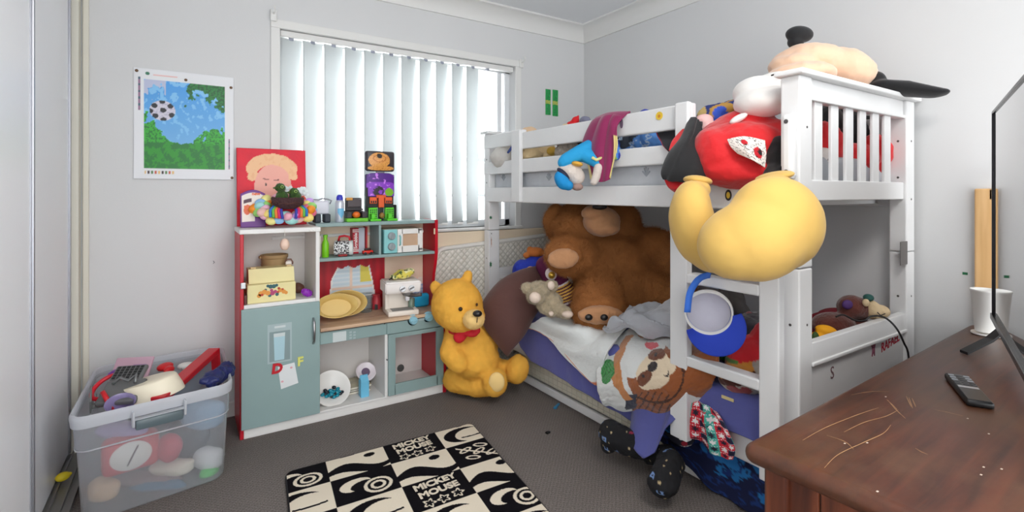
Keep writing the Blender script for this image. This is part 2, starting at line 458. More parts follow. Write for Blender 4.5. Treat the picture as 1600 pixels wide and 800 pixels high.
box(bm, (WX0 - 0.046, YB - 0.012, WZ1 + 0.0004), (WX1 + 0.046, YB, WZ1 + 0.045), 0.003)
put('window_surround', bm, TRIMW, w)
bm = B(); box(bm, (WX0 - 0.046, YB - 0.035, WZ0 - 0.018), (WX1 + 0.046, 3.02, WZ0), 0.005); put('window_sill', bm, TRIMW, w)
# vertical blinds
def slat_mat():
    m = bpy.data.materials.new('blind_fabric'); m.use_nodes = True; nt = m.node_tree
    out = nt.nodes['Material Output']; nt.nodes.remove(nt.nodes['Principled BSDF'])
    d = nt.nodes.new('ShaderNodeBsdfDiffuse'); d.inputs[0].default_value = (*lin((226, 230, 230)), 1)
    t = nt.nodes.new('ShaderNodeBsdfTranslucent'); t.inputs[0].default_value = (*lin((228, 233, 234)), 1)
    mx = nt.nodes.new('ShaderNodeMixShader'); mx.inputs[0].default_value = 0.24
    nt.links.new(d.outputs[0], mx.inputs[1]); nt.links.new(t.outputs[0], mx.inputs[2]); nt.links.new(mx.outputs[0], out.inputs[0])
    return m
SL = slat_mat()
bl = thing('vertical_blind', 'white vertical fabric blind hanging across the bedroom window', 'blind', (1.18, 2.985, 0.94))
bm = B(); box(bm, (WX0 + 0.005, 2.962, 1.995), (WX1 - 0.005, 3.005, 2.028), 0.004); put('head_rail', bm, TRIMW, bl)
rng = random.Random(4)
xs = [0.487] + [0.60 + 0.1135 * i for i in range(11)]
for i, xc in enumerate(xs):
    ang = math.radians(8 if i == 0 else rng.uniform(17, 29)); hw = 0.06 if i else 0.058
    if i == len(xs) - 1: ang = math.radians(60)
    def P(u, v, xc=xc, ang=ang, hw=hw):
        s = (u - 0.5) * 2 * hw; bow = 0.004 * (1 - (2 * u - 1) ** 2)
        return Vector((xc + s * math.cos(ang) - bow * math.sin(ang), 2.985 + s * math.sin(ang) - bow * math.cos(ang), 0.945 + 1.045 * v))
    s = sheet('slat', P, 8, 4, SL, bl, 0.0012)
    bm = B(); box(bm, (xc - 0.012, 2.976, 1.982), (xc + 0.012, 2.992, 1.998), 0.002); put('carrier', bm, mat('clip_grey', (150, 155, 170), 0.4), s)
    bm = B(); box(bm, (xc - 0.045 * math.cos(ang), 2.982, 0.935), (xc + 0.045 * math.cos(ang), 2.988, 0.95), 0.002, M=None); put('bottom_weight', bm, TRIMW, s)
for nm, x, z, lab in (('curtain_hook', 0.392, 2.09, 'small white curtain rod bracket at top left corner of window'), ('curtain_hook', 1.985, 2.055, 'small white curtain rod bracket at top right corner of window')):
    bm = B(); box(bm, (x - 0.016, YB - 0.022, z - 0.03), (x + 0.016, YB - 0.0125, z + 0.03), 0.004)
    tube(bm, [(x, YB - 0.02, z + 0.01), (x, YB - 0.05, z + 0.01), (x, YB - 0.06, z + 0.022), (x, YB - 0.055, z + 0.04)], 0.005, 8)
    tag(put(nm, bm, TRIMW, smooth=40), lab, 'hook')

# ------------------------------------------------------------------ bunk bed (white) -- one thing
BX0, BX1 = 1.64, 2.555            # outer faces of the front and the wall-side posts
YN, YF = 0.843, 2.86              # near end face, far end face
bed = thing('bunk_bed', 'white painted timber bunk bed with slatted end panels and ladder', 'bunk bed', (2.1, 1.85, 0))
WP = WHITE_PAINT
MARK = mat('pencil_mark', (120, 90, 95), 0.7)
def bpart(name, boxes, bev=0.005, m=WP, parent=None):
    bm = B()
    for a, b in boxes: box(bm, a, b, bev)
    return put(name, bm, m, parent or bed)
ZP = 1.525
for x0 in (BX0, BX1 - 0.085):
    for y0 in (YN, YF - 0.062):
        p = bpart('post', [((x0, y0, 0.0 if y0 > 2 or x0 > 2 else 0.0), (x0 + 0.08, y0 + 0.062, 0.902)), ((x0, y0, 0.905), (x0 + 0.08, y0 + 0.062, ZP - (0.0 if y0 < 2 else 0.0)))])
        for z in (0.72, 1.21, 1.36):
            bm = B(); cyl(bm, (x0 - 0.001, y0 + 0.03, z), (x0 + 0.004, y0 + 0.03, z), 0.0045, seg=12); put('bolt', bm, mat('bolt_dark', (96, 92, 90), 0.4, metal=0.5), p)
        if y0 < 2:
            for z in (0.72, 1.12, 1.36):
                bm = B(); cyl(bm, (x0 + 0.045, y0 - 0.0012, z), (x0 + 0.045, y0 + 0.004, z), 0.004, seg=12); put('bolt', bm, mat('bolt_dark', (96, 92, 90), 0.4, metal=0.5), p)
# connector plates on the wall-side near post
bm = B(); box(bm, (2.40, YN - 0.004, 0.855), (2.468, YN - 0.0005, 0.95), 0.002); 
put('connector_plate', bm, mat('tape_grey', (104, 100, 98), 0.5), bed)
def end_panel(y0, face):
    """upper end: cap, top board, slats, bottom board; lower end: panel with cap and moulding"""
    y1 = y0 + 0.03
    bpart('top_cap', [((BX0 - 0.02, y0 - 0.02, ZP), (BX1 + 0.012, y0 + 0.075, ZP + 0.018))])
    bpart('upper_board', [((BX0 + 0.08, y0 + 0.012, 1.452), (BX1 - 0.085, y1 + 0.012, ZP)), ((BX0 + 0.08, y0 + 0.004, 1.452), (BX1 - 0.085, y0 + 0.014, 1.464))], 0.003)
    for x0, x1 in ((1.745, 1.823), (1.858, 1.936), (1.965, 2.048), (2.075, 2.151), (2.18, 2.261), (2.284, 2.366)):
        bpart('slat', [((x0 + 0.026, y0 + 0.017, 1.185), (x1, y0 + 0.029, 1.455))], 0.003)
    bpart('lower_board', [((BX0 + 0.08, y0 + 0.01, 1.12), (BX1 - 0.085, y1 + 0.012, 1.19))], 0.004)
    bpart('end_board', [((BX0 + 0.08, y0 + 0.012, 0.16), (BX1 - 0.085, y1, 0.655)), ((BX0 + 0.08, y0 + 0.002, 0.585), (BX1 - 0.085, y0 + 0.014, 0.655)), ((BX0 + 0.08, y0 - 0.004, 0.578), (BX1 - 0.085, y0 + 0.014, 0.59))], 0.003)
end_panel(YN, 1); end_panel(YF - 0.055, -1)
# front of the upper bunk: guard rails, stiles, side rail, slat deck
bpart('guard_rail', [((BX0 - 0.003, 2.41, 1.428), (BX0 + 0.028, YF, 1.515))], 0.006)
bpart('guard_rail', [((BX0 - 0.0015, 1.25, 1.40), (BX0 + 0.028, 2.46, 1.497))], 0.006)
bpart('guard_rail', [((BX0 - 0.003, 1.25, 1.263), (BX0 + 0.028, YF, 1.342))], 0.006)
bpart('guard_stile', [((BX0 - 0.024, 2.41, 1.09), (BX0 + 0.002, 2.50, 1.513))], 0.006)
bpart('guard_stile', [((BX0 - 0.024, 1.25, 1.09), (BX0 + 0.002, 1.312, 1.50))], 0.006)
bpart('side_rail', [((BX0 - 0.003, YN + 0.06, 1.088), (BX0 + 0.03, YF - 0.03, 1.178))], 0.005)
bpart('side_rail', [((BX1 - 0.035, YN + 0.06, 1.088), (BX1 - 0.005, YF - 0.03, 1.178))], 0.005)
bpart('guard_rail', [((BX1 - 0.033, YN + 0.06, 1.38), (BX1 - 0.005, YF - 0.06, 1.47))], 0.005)
for i in range(12):
    y = YN + 0.12 + i * 0.157
    bpart('deck_slat', [((BX0 + 0.03, y, 1.10), (BX1 - 0.035, y + 0.075, 1.118))], 0.002)
bpart('side_rail', [((BX0 - 0.003, YN + 0.06, 0.208), (BX0 + 0.03, YF - 0.03, 0.312))], 0.005)
bpart('side_rail', [((BX1 - 0.035, YN + 0.06, 0.208), (BX1 - 0.005, YF - 0.03, 0.312))], 0.005)
bpart('base_board', [((BX0 + 0.03, YN + 0.06, 0.24), (BX1 - 0.035, YF - 0.06, 0.262))], 0.002)
# ladder with rounded stile tops
lad = bpart('ladder', [((1.580, 1.252, 0.205), (1.600, 1.262, 0.212))], 0.001)
for y0, y1 in ((1.222, 1.30), (0.872, 0.94)):
    bpart('ladder_stile', [((1.573, y0, 0.21), (1.607, y1, 1.075))], 0.005, parent=lad)
for z in (0.515, 0.826):
    bpart('rung', [((1.572, 0.938, z - 0.018), (1.625, 1.224, z + 0.02))], 0.006, parent=lad)
for y0, y1, z0, z1 in ((0.848, 0.888, 1.19, 1.40), (1.205, 1.252, 1.20, 1.375)):
    b_ = bpart('ladder_bracket', [((1.606, y0, z0), (1.642, y1, z1))], 0.013)
    for z in (z0 + 0.025, z1 - 0.025):
        bm = B(); cyl(bm, (1.6045, (y0 + y1) / 2, z), (1.608, (y0 + y1) / 2, z), 0.007, seg=14); put('bolt', bm, mat('bolt_dark', (96, 92, 90), 0.4, metal=0.5), b_)
# stickers on the bed
YEL = mat('sticker_yellow', (238, 200, 60), 0.4); BLK = mat('sticker_black', (40, 34, 34), 0.5); GRN = mat('sticker_green', (38, 110, 72), 0.5); PNK = mat('sticker_red', (190, 70, 90), 0.5)
def disc_yz(bm, x, y, z, ry, rz, n=20, t=0.001):
    prism(bm, [(y + ry * math.cos(2 * PI * k / n), z + rz * math.sin(2 * PI * k / n)) for k in range(n)], lambda u, v, d: Vector((d, u, v)), x - t, x)
c = on(1031, 181, 0, BX0); bm = B(); disc_yz(bm, BX0 - 0.0033, c.y, c.z, 0.018, 0.017); s = put('sticker', bm, YEL, bed); tag(s, 'yellow round sticker')
bm = B(); disc_yz(bm, BX0 - 0.0043, c.y, c.z - 0.002, 0.007, 0.007); put('sticker_print', bm, mat('sticker_orange', (215, 140, 40), 0.5), s)
c = on(1139, 305, 0, BX0); bm = B(); disc_yz(bm, BX0 - 0.0033, c.y, c.z, 0.013, 0.02); s = put('sticker', bm, BLK, bed); tag(s, 'black oval sticker with yellow print')
bm = B(); disc_yz(bm, BX0 - 0.0043, c.y, c.z, 0.007, 0.012); put('sticker_print', bm, YEL, s)
c = on(972, 193, 0, BX0); bm = B(); disc_yz(bm, BX0 - 0.0033, c.y, c.z, 0.009, 0.022); put('sticker', bm, mat('sticker_grey', (120, 100, 120), 0.5), bed)
for px, py, ry, rz, mm in ((767, 340, 0.02, 0.012, GRN), (767, 413, 0.016, 0.02, GRN), (768, 365, 0.006, 0.004, BLK), (768, 378, 0.006, 0.035, mat('sticker_tan', (190, 150, 130), 0.5))):
    c = on(px, py, 0, BX0); bm = B()
    prism(bm, [(c.y + ry * math.cos(a) * (1 if k % 2 else 0.6), c.z + rz * math.sin(a) * (1 if k % 2 else 0.6)) for k, a in enumerate([2 * PI * q / 12 for q in range(12)])], lambda u, v, d: Vector((d, u, v)), BX0 - 0.0013, BX0 - 0.0003)
    put('sticker', bm, mm, bed)
# child's drawings and letters on the lower end board
XE = lambda px, py: on(px, py, 1, YN + 0.012)
o1, o2 = XE(1380, 546), XE(1403, 527)
M = axes(XE(1391, 535) + Vector((0, -0.001, 0)), (1, 0, 0.12), (0, 0, 1))
letters('RAFAEL', 0.05, mat('red_crayon', (185, 40, 62), 0.7), M, bed, 'crayon_lettering', 0.0004, 0.001)
letters('S', 0.06, MARK, axes(XE(1300, 583) + Vector((0, -0.001, 0)), (1, 0, 0), (0, 0, 1)), bed, 'pen_mark', 0.0004)
c = XE(1364, 543); bm = B()
for k in range(5):
    a = PI / 2 + k * 2 * PI / 5
    tube(bm, [c + Vector((0, -0.0008, 0)), c + Vector((math.cos(a) * 0.018, -0.0008, math.sin(a) * 0.04))], [0.006, 0.002], 6)
ell(bm, c + Vector((0, -0.0008, 0.0)), (0.011, 0.001, 0.02), sub=2)
put('crayon_drawing', bm, mat('crayon_mauve', (140, 80, 100), 0.7), bed)

# ------------------------------------------------------------------ mattresses
MATG = mat('mattress_grey', (196, 199, 204), 0.8, var=(7, 0.12), bump=(60, 0.2))
def mattress(name, a, b, m, lab, quilt=None):
    bm = B(); box(bm, a, b, 0.03, 4)
    o = put(name, bm, m, smooth=50)
    return tag(o, lab, 'mattress')
t = thing('mattress', 'grey patterned mattress on the top bunk behind the guard rails', 'mattress', (2.1, 1.85, 1.12))
bm = B(); box(bm, (BX0 + 0.034, YN + 0.07, 1.12), (BX1 - 0.04, YF - 0.065, 1.285), 0.03, 4); put('mattress_body', bm, MATG, t, 50)
bm = B()
for z in (1.13, 1.275): tube(bm, [(BX0 + 0.036, YN + 0.1, z), (BX0 + 0.036, YF - 0.1, z)], 0.005, 8)
put('piping', bm, mat('piping_grey', (160, 164, 170), 0.7), t)
for px, py in ((787, 277), (858, 276), (1010, 268)):
    c = on(px, py, 0, BX0 + 0.0345); bm = B()
    for q in range(5):
        a = PI / 2 + (q - 2) * 0.5
        tube(bm, [c + Vector((0, 0, -0.02)), c + Vector((-0.0004, math.cos(a) * 0.025, -0.02 + math.sin(a) * 0.04))], [0.003, 0.004], 6)
    put('mattress_motif', bm, mat('motif_grey', (160, 165, 172), 0.8), t)
SHEETB = mat('blue_sheet', (88, 92, 160), 0.75, var=(3, 0.06), bump=(14, 0.25, 0.02), sheen=0.2)
LX0, LZ = 1.648, 0.435
mattress('mattress', (LX0 + 0.012, YN + 0.075, 0.264), (BX1 - 0.05, YF - 0.07, LZ - 0.012), mat('mattress_white', (225, 222, 215), 0.8), 'white mattress under the blue sheet on the lower bunk')
# trundle under the lower bunk
tr = thing('trundle_bed', 'white trundle drawer with cream mattress under the bunk bed', 'trundle bed', (2.1, 1.7, 0))
bm = B(); box(bm, (1.715, 0.93, 0.004), (1.735, 2.60, 0.045), 0.004); box(bm, (1.735, 0.93, 0.004), (2.48, 2.60, 0.03)); put('drawer_base', bm, WP, tr)
bm = B(); box(bm, (1.728, 0.94, 0.045), (2.47, 2.585, 0.172), 0.02, 3)
def weave_cream():
    m = mat('cream_weave', (226, 222, 206), 0.8)
    return m
put('trundle_mattress', bm, weave_cream(), tr, 50)
bm = B()
for z in (0.075, 0.105, 0.135):
    box(bm, (1.7255, 0.97, z - 0.002), (1.729, 2.56, z + 0.002))
for i in range(40):
    y = 0.98 + i * 0.0405; box(bm, (1.7258, y - 0.001, 0.06), (1.729, y + 0.001, 0.155))
put('quilting', bm, mat('cream_stitch', (205, 200, 184), 0.8), tr)
# printed navy sheet over the trundle mattress
def navycol(u, v):
    y = 1.62 - 0.72 * u; z = v
    c = lin((16, 28, 72))
    for cx, cy, rx, ry, a in ((0.34, 0.36, 0.075, 0.16, 0.5), (0.30, 0.55, 0.05, 0.1, -0.8), (0.62, 0.45, 0.13, 0.10, -0.3), (0.70, 0.60, 0.05, 0.16, 0.6), (0.88, 0.40, 0.09, 0.22, -0.7), (0.80, 0.28, 0.09, 0.06, 0.2), (0.93, 0.70, 0.07, 0.14, 0.5), (0.15, 0.4, 0.05, 0.1, 0.3)):
        w = 0.04 * fbm((u * 20, v * 20, 1))
        if inel(u + w, v + w, cx, cy, rx, ry, a): c = lin((40, 130, 205))
    if abs(fbm((u * 6, v * 5, 4))) < 0.06: c = lin((24, 60, 130))
    return c
NAVY = mat('navy_print', (255, 255, 255), 0.75, attr=True, bump=(30, 0.15))
tops = [(2.3, 1.62, 0.18), (2.3, 1.4, 0.18), (2.3, 1.1, 0.18), (2.3, 0.90, 0.18)]
def Pn(u, v):
    y = 1.62 - 0.72 * u
    hem = 0.13 - 0.125 * min(1, max(0, (u - 0.05) / 0.55))
    if v < 0.35: return Vector((2.3 - (2.3 - 1.74) * v / 0.35, y, 0.178 + 0.004 * fbm((y * 9, v * 4, 0))))
    f = (v - 0.35) / 0.65; drop = 0.178 - (0.178 - hem) * f
    return Vector((1.74 - 0.035 * min(1, f * 4) - 0.012 * f + 0.006 * math.sin(y * 40) * f, y, max(drop, 0.006)))
tag(sheet('printed_sheet', Pn, 90, 60, NAVY, None, 0.004, navycol), 'navy sheet with bright blue animal print spilling out of the trundle', 'sheet')
# fitted blue sheet over the lower mattress, hanging down over the front rail
hem = [(2.45, 0.33), (2.40, 0.255), (2.30, 0.205), (2.15, 0.20), (2.0, 0.19), (1.9, 0.178), (1.80, 0.175), (1.70, 0.165), (1.60, 0.165), (1.50, 0.15), (1.43, 0.12), (1.37, 0.105), (1.33, 0.14), (1.30, 0.24), (1.27, 0.285), (1.22, 0.295), (1.1, 0.30), (1.0, 0.305), (0.93, 0.30)]
def Ps(u, v):
    p = poly_at([(a, b, 0) for a, b in hem], u); y, zh = p.x, p.y
    w = 0.010 * fbm((y * 5, v * 3, 2)) + 0.006 * math.sin(y * 26 + 2 * math.sin(y * 7))
    if v < 0.4: return Vector((BX1 - 0.06 - (BX1 - 0.06 - LX0) * (v / 0.4), y, LZ + 0.5 * abs(w)))
    f = (v - 0.4) / 0.6
    r = min(1, f * 5)
    x = LX0 - 0.023 * math.sin(r * PI / 2) - 0.004 * f - 0.5 * abs(w) * f - 0.115 * max(0, 1 - ((y - 1.39) / 0.15) ** 2) * f ** 1.6
    return Vector((x, y, LZ - (LZ - zh) * f + (0.004 if f < 0.1 else 0)))
tag(sheet('bed_sheet', Ps, 150, 60, SHEETB, None, 0.004), 'blue cotton sheet covering the lower bunk and hanging over its front', 'sheet')
# ------------------------------------------------------------------ toy kitchen -- one thing with parts
KY0, KY1 = 2.63, 2.93
kit = thing('toy_kitchen', 'wooden toy kitchen in grey-green, white and red beside the storage tub', 'play kitchen', (0.73, 2.78, 0))
KW = mat('kitchen_white', (232, 230, 227), 0.4, var=(5, 0.03)); KWI = mat('kitchen_inside', (222, 216, 212), 0.5)
def kp(name, boxes, m=KW, bev=0.003, parent=None):
    bm = B()
    for a, b in boxes: box(bm, a, b, bev)
    return put(name, bm, m, parent or kit)
kp('side_panel', [((0.21, KY0 + 0.004, 0), (0.226, KY1, 0.972))], RED)
kp('side_panel', [((0.544, KY0 + 0.004, 0.045), (0.563, KY1, 0.972))])
kp('top_board', [((0.208, KY0 - 0.006, 0.953), (0.566, KY1, 0.975))])
kp('shelf', [((0.226, KY0 + 0.004, 0.600), (0.544, KY1 - 0.01, 0.622))])
kp('back_panel', [((0.226, KY1 - 0.01, 0.045), (0.563, KY1 - 0.002, 0.953))], KWI)
kp('plinth', [((0.226, KY0 + 0.004, 0.0), (1.238, KY0 + 0.02, 0.045))])
kp('hinge', [((0.212, KY0 - 0.004, 0.70), (0.235, KY0 + 0.004, 0.73))], STEEL)
kp('shelf_pin', [((0.51, KY0 - 0.010, 0.957), (0.52, KY0 - 0.005, 0.966)), ((0.528, KY0 - 0.010, 0.957), (0.537, KY0 - 0.005, 0.966))], mat('pin_white', (245, 245, 240), 0.4))
door = kp('fridge_door', [((0.214, KY0 - 0.016, 0.05), (0.560, KY0 + 0.002, 0.606))], TEAL)
bm = B(); tube(bm, [(0.528, KY0 - 0.016, 0.527), (0.528, KY0 - 0.036, 0.512), (0.528, KY0 - 0.042, 0.465), (0.528, KY0 - 0.036, 0.418), (0.528, KY0 - 0.016, 0.403)], [0.005, 0.006, 0.006, 0.006, 0.005], 10)
put('handle', bm, STEEL, door, True)
# dispenser picture printed on the fridge door: panel, niche, glass of water
FY = KY0 - 0.0165
pq = lambda px, py: on(px, py, 1, FY)
a0, a1 = pq(418, 508), pq(456, 563)
prn = kp('dispenser_print', [((a0.x, FY - 0.0006, a1.z), (a1.x, FY, a0.z))], mat('print_grey', (168, 186, 188), 0.5), 0)
kp('niche_print', [((a0.x + 0.008, FY - 0.0010, a1.z + 0.008), (a1.x - 0.008, FY - 0.0006, a0.z - 0.036))], mat('print_dark', (132, 152, 153), 0.5), 0, prn)
kp('label_print', [((a0.x + 0.03, FY - 0.0010, a0.z - 0.020), (a1.x - 0.028, FY - 0.0006, a0.z - 0.010))], mat('print_white', (205, 214, 214), 0.5), 0, prn)
bm = B(); prism(bm, [(a0.x + 0.030, a1.z + 0.012), (a1.x - 0.034, a1.z + 0.012), (a1.x - 0.030, a0.z - 0.045), (a0.x + 0.026, a0.z - 0.045)], lambda u, v, d: Vector((u, d, v)), FY - 0.0016, FY - 0.0010)
put('glass_print', bm, mat('print_water', (172, 206, 216), 0.5), prn)
bm = B(); prism(bm, [(a0.x + 0.027, a0.z - 0.062), (a1.x - 0.031, a0.z - 0.062), (a1.x - 0.030, a0.z - 0.045), (a0.x + 0.026, a0.z - 0.045)], lambda u, v, d: Vector((u, d, v)), FY - 0.0022, FY - 0.0016)
put('glass_rim_print', bm, mat('print_white', (205, 214, 214), 0.5), prn)
# right hand unit
kp('base_shelf', [((0.563, KY0 + 0.004, 0.035), (1.238, KY1, 0.050))])
kp('back_panel', [((0.563, KY1 - 0.01, 0.05), (1.238, KY1 - 0.002, 0.448))], KWI)
kp('divider', [((0.896, KY0 + 0.002, 0.05), (0.912, KY1 - 0.01, 0.40))])
kp('fascia', [((0.563, KY0 - 0.002, 0.385), (0.905, KY0 + 0.014, 0.447))], TEAL)
kp('oven_panel', [((0.905, KY0 - 0.008, 0.385), (1.238, KY0 + 0.012, 0.449))], TEAL)
od = kp('oven_door', [((0.912, KY0 - 0.012, 0.054), (0.951, KY0 + 0.004, 0.383)), ((1.192, KY0 - 0.012, 0.054), (1.236, KY0 + 0.004, 0.383)), ((0.945, KY0 - 0.012, 0.054), (1.2, KY0 + 0.004, 0.112)), ((0.945, KY0 - 0.012, 0.361), (1.2, KY0 + 0.004, 0.383))], TEAL, 0.002)
kp('oven_lining', [((1.226, KY0 + 0.006, 0.05), (1.237, KY1 - 0.01, 0.40))], RED)
for px in (645, 669):
    c = on(px, 500 if px == 645 else 495, 1, KY0 - 0.008); bm = B()
    lathe(bm, [(0, 0.022), (0.019, 0.022), (0.022, 0.018), (0.023, 0.0), (0.030, 0.0), (0.030, -0.003)], axes(c, (1, 0, 0), (0, 0, 1)), 28)
    k = put('knob', bm, mat('knob_blue', (150, 200, 216), 0.4), kit, 40); tag(k, 'pale blue oven knob')
    bm = B(); box(bm, (-0.019, -0.004, 0.021), (0.019, 0.004, 0.03), 0.002, M=axes(c, (1, 0, 0.3), (-0.3, 0, 1))); put('knob_grip', bm, mat('knob_blue', (150, 200, 216), 0.4), k)
c0, c1 = on(520, 520, 1, KY0 - 0.002), on(541, 532, 1, KY0 - 0.002)
kp('display_print', [((c0.x, KY0 - 0.0028, c1.z), (c1.x, KY0 - 0.002, c0.z))], mat('print_white', (205, 214, 214), 0.5), 0)
bm = B()
for i in range(2):
    for j in range(3):
        q = on(546 + i * 6, 518 + j * 4.5, 1, KY0 - 0.002); box(bm, (q.x, KY0 - 0.0028, q.z - 0.009), (q.x + 0.012, KY0 - 0.002, q.z))
put('button_print', bm, mat('print_grey', (168, 186, 188), 0.5), kit)
bm = B(); q = on(654, 498, 1, KY0 - 0.008); box(bm, (q.x, KY0 - 0.0088, q.z - 0.012), (q.x + 0.035, KY0 - 0.008, q.z)); put('button_print', bm, mat('print_grey', (168, 186, 188), 0.5), kit)
bm = B(); q = on(601, 505, 1, KY0 - 0.008); cyl(bm, (q.x, KY0 - 0.009, q.z), (q.x, KY0 + 0.0, q.z), 0.005, seg=12); cyl(bm, (0.905, KY0 - 0.0105, 0.25), (0.905, KY0, 0.25), 0.003, seg=10); put('screw_hole', bm, BLACK, kit)
q = on(626, 575, 1, KY1 - 0.011); bm = B(); lathe(bm, [(0, 0.002), (0.014, 0.002), (0.016, 0.004), (0.021, 0.004), (0.022, 0)], axes(q, (1, 0, 0), (0, 0, 1)), 24); put('plug', bm, mat('plug_grey', (84, 86, 84), 0.5), kit)
kp('worktop', [((0.563, KY0 - 0.012, 0.449), (1.238, KY1 - 0.002, 0.468))], wood_mat('worktop_wood', (176, 134, 104), (222, 192, 160), (2, 22, 22), 0.45, wear=(150, 128, 118)), 0.002)
kp('worktop_edge', [((0.563, KY0 - 0.0135, 0.4485), (1.238, KY0 - 0.0115, 0.452))], mat('edge_dark', (60, 50, 46), 0.6), 0)
# red side panel on the right with its curved front
prof = [(KY0, 0.0), (KY0, 0.45)] + [(KY0 + 0.0 + 0.155 * math.sin(t * PI / 2 / 8), 0.45 + 0.16 * (1 - math.cos(t * PI / 2 / 8)) ** 1.0 * 1.0 + 0.012 * t / 8) for t in range(1, 9)]
prof += [(KY0 + 0.15, 0.66), (KY0 + 0.125, 0.73), (KY0 + 0.112, 0.79), (KY0 + 0.112, 0.985), (KY1, 0.985), (KY1, 0.0)]
bm = B(); prism(bm, prof, lambda u, v, d: Vector((d, u, v)), 1.238, 1.256); put('side_panel', bm, RED, kit)
kp('latch', [((1.228, 2.738, 0.90), (1.238, 2.742, 0.935))], mat('latch_cream', (225, 205, 170), 0.5))
# upper shelf unit
UY = 2.745
kp('top_board', [((0.566, UY, 0.966), (1.238, KY1, 0.985))], TEAL)
kp('shelf', [((0.563, UY, 0.784), (1.238, KY1, 0.801))], TEAL)
kp('divider', [((0.902, UY + 0.004, 0.801), (0.916, KY1 - 0.008, 0.966))], TEAL)
kp('back_panel', [((0.563, KY1 - 0.008, 0.468), (1.238, KY1, 0.97))], mat('kitchen_cream', (236, 214, 188), 0.5, var=(6, 0.05)))
# printed backdrop: red curtains, window, gingham
def backprint(u, v):
    x, z = u, v   # x 0..1 over 0.563..1.238, z 0..1 over .468...784
    curt = lin((192, 10, 36)); pale = lin((206, 222, 232)); crm = lin((240, 214, 190))
    if x < 0.64:
        fold = 0.86 + 0.14 * math.sin(x * 90)
        if z > 0.80 + 0.02 * math.cos(x * 60): return tuple(k * fold for k in curt)
        left = 0.20 - 0.05 * (1 - z) + 0.05 * (z > 0.6) * (z - 0.6) * 4; right = 0.47 + 0.10 * (1 - z) ** 0.7
        if x < left or x > right: return tuple(k * fold for k in curt)
        if x < left + 0.012 or x > right - 0.012: return lin((240, 238, 235))
        if abs(x - 0.345) < 0.012 or abs(z - 0.42) < 0.02: return lin((244, 216, 196))
        if z > 0.5 and x > 0.42: return lin((226, 210, 90))
        return pale if (int(z * 40) % 3) else lin((222, 232, 238))
    if z < 0.36 and z > 0.06 and x > 0.80:
        a, b = int(x * 60) % 2, int(z * 28) % 2
        return lin((150, 176, 222)) if a and b else (lin((196, 210, 232)) if a or b else lin((238, 238, 240)))
    if z < 0.5: return lin((240, 226, 214)) if int(x * 22) % 2 else lin((244, 208, 188))
    return crm
sheet('backdrop_print', lambda u, v: Vector((0.565 + 0.671 * u, KY1 - 0.0095, 0.469 + 0.314 * v)), 134, 66, mat('kitchen_print', (255, 255, 255), 0.5, attr=True), kit, 0.001, backprint)

# magnets and paper on the fridge door
q = pq(430, 575)
tag(letters('D', 0.062, mat('magnet_red', (196, 24, 40), 0.35), axes(pq(433, 576) + Vector((0, -0.003, 0)), (1, 0, 0.0), (0.12, 0, 1)), None, 'letter_magnet', 0.003, 0.003), 'red letter D magnet on the toy fridge door', 'magnet')
tag(letters('F', 0.058, mat('magnet_yellow', (226, 226, 120), 0.35), axes(pq(469, 565) + Vector((0, -0.003, 0)), (1, 0, 0.05), (0, 0, 1)), None, 'letter_magnet', 0.003, 0.002), 'pale yellow letter F magnet on the toy fridge door', 'magnet')
pc = [pq(434, 573), pq(460, 566), pq(466, 598), pq(439, 608)]
bm = B(); prism(bm, [(p.x, p.z) for p in pc], lambda u, v, d: Vector((u, d, v)), FY - 0.0024, FY - 0.0017)
no = tag(put('paper_note', bm, mat('paper', (226, 229, 230), 0.7)), 'small white paper note with faint drawing on the fridge door', 'note')
bm = B()
for px, py in ((441, 596), (455, 574)):
    c = pq(px, py); disc = [(c.x + 0.006 * math.cos(2 * PI * k / 10), c.z + 0.005 * math.sin(2 * PI * k / 10)) for k in range(10)]
    prism(bm, disc, lambda u, v, d: Vector((u, d, v)), FY - 0.0030, FY - 0.0024)
put('note_drawing', bm, mat('paper_pink', (226, 170, 178), 0.7), no)

# ---- on top of the fridge column
FT = 0.975
# painted canvas
def canv(u, v):
    n = 0.03 * fbm((u * 6, v * 6, 3)); red = lin((226 + 8 * fbm((u * 8, v * 8, 1)), 6, 44)); skin = lin((246, 176, 160)); hair = lin((247, 196, 150))
    x, y = u + n * 0.3, v + n * 0.3
    if inel(x, y, 0.5, 0.74, 0.37, 0.20) and y > 0.60 and not (inel(x, y, 0.5, 0.62, 0.24, 0.17)): return hair if fbm((u * 12, v * 12, 5)) < 0.25 else lin((243, 186, 140))
    if inel(x, y, 0.51, 0.50, 0.27, 0.30):
        if inel(x, y, 0.40, 0.60, 0.05, 0.006, -0.05) or inel(x, y, 0.57, 0.595, 0.05, 0.006, 0.1): return lin((120, 60, 60))
        if inel(x, y, 0.40, 0.53, 0.012, 0.02) or inel(x, y, 0.57, 0.53, 0.012, 0.02): return lin((70, 50, 50))
        return skin
    if inel(x, y, 0.22, 0.64, 0.08, 0.06, 0.4) or inel(x, y, 0.80, 0.66, 0.08, 0.06, -0.4): return hair
    return red
t0 = thing('canvas_painting', 'red canvas with a painted face standing on the toy fridge', 'painting', (0.395, 2.905, FT))
th = math.radians(5)
def Pc(u, v): return Vector((0.218 + 0.33 * u, 2.893 + 0.43 * v * math.sin(th), FT + 0.001 + 0.40 * v))
sheet('painted_face', lambda u, v: Pc(u, v) + Vector((0, -0.0105, 0)), 90, 100, mat('canvas_paint', (255, 255, 255), 0.5, attr=True, bump=(60, 0.25)), t0, 0.001, canv)
bm = B(); ps = [Pc(0, 0), Pc(1, 0), Pc(1, 1), Pc(0, 1)]
lo = [bm.verts.new(p + Vector((0, -0.0099, 0))) for p in ps]; hi = [bm.verts.new(p + Vector((0, 0.010, 0))) for p in ps]
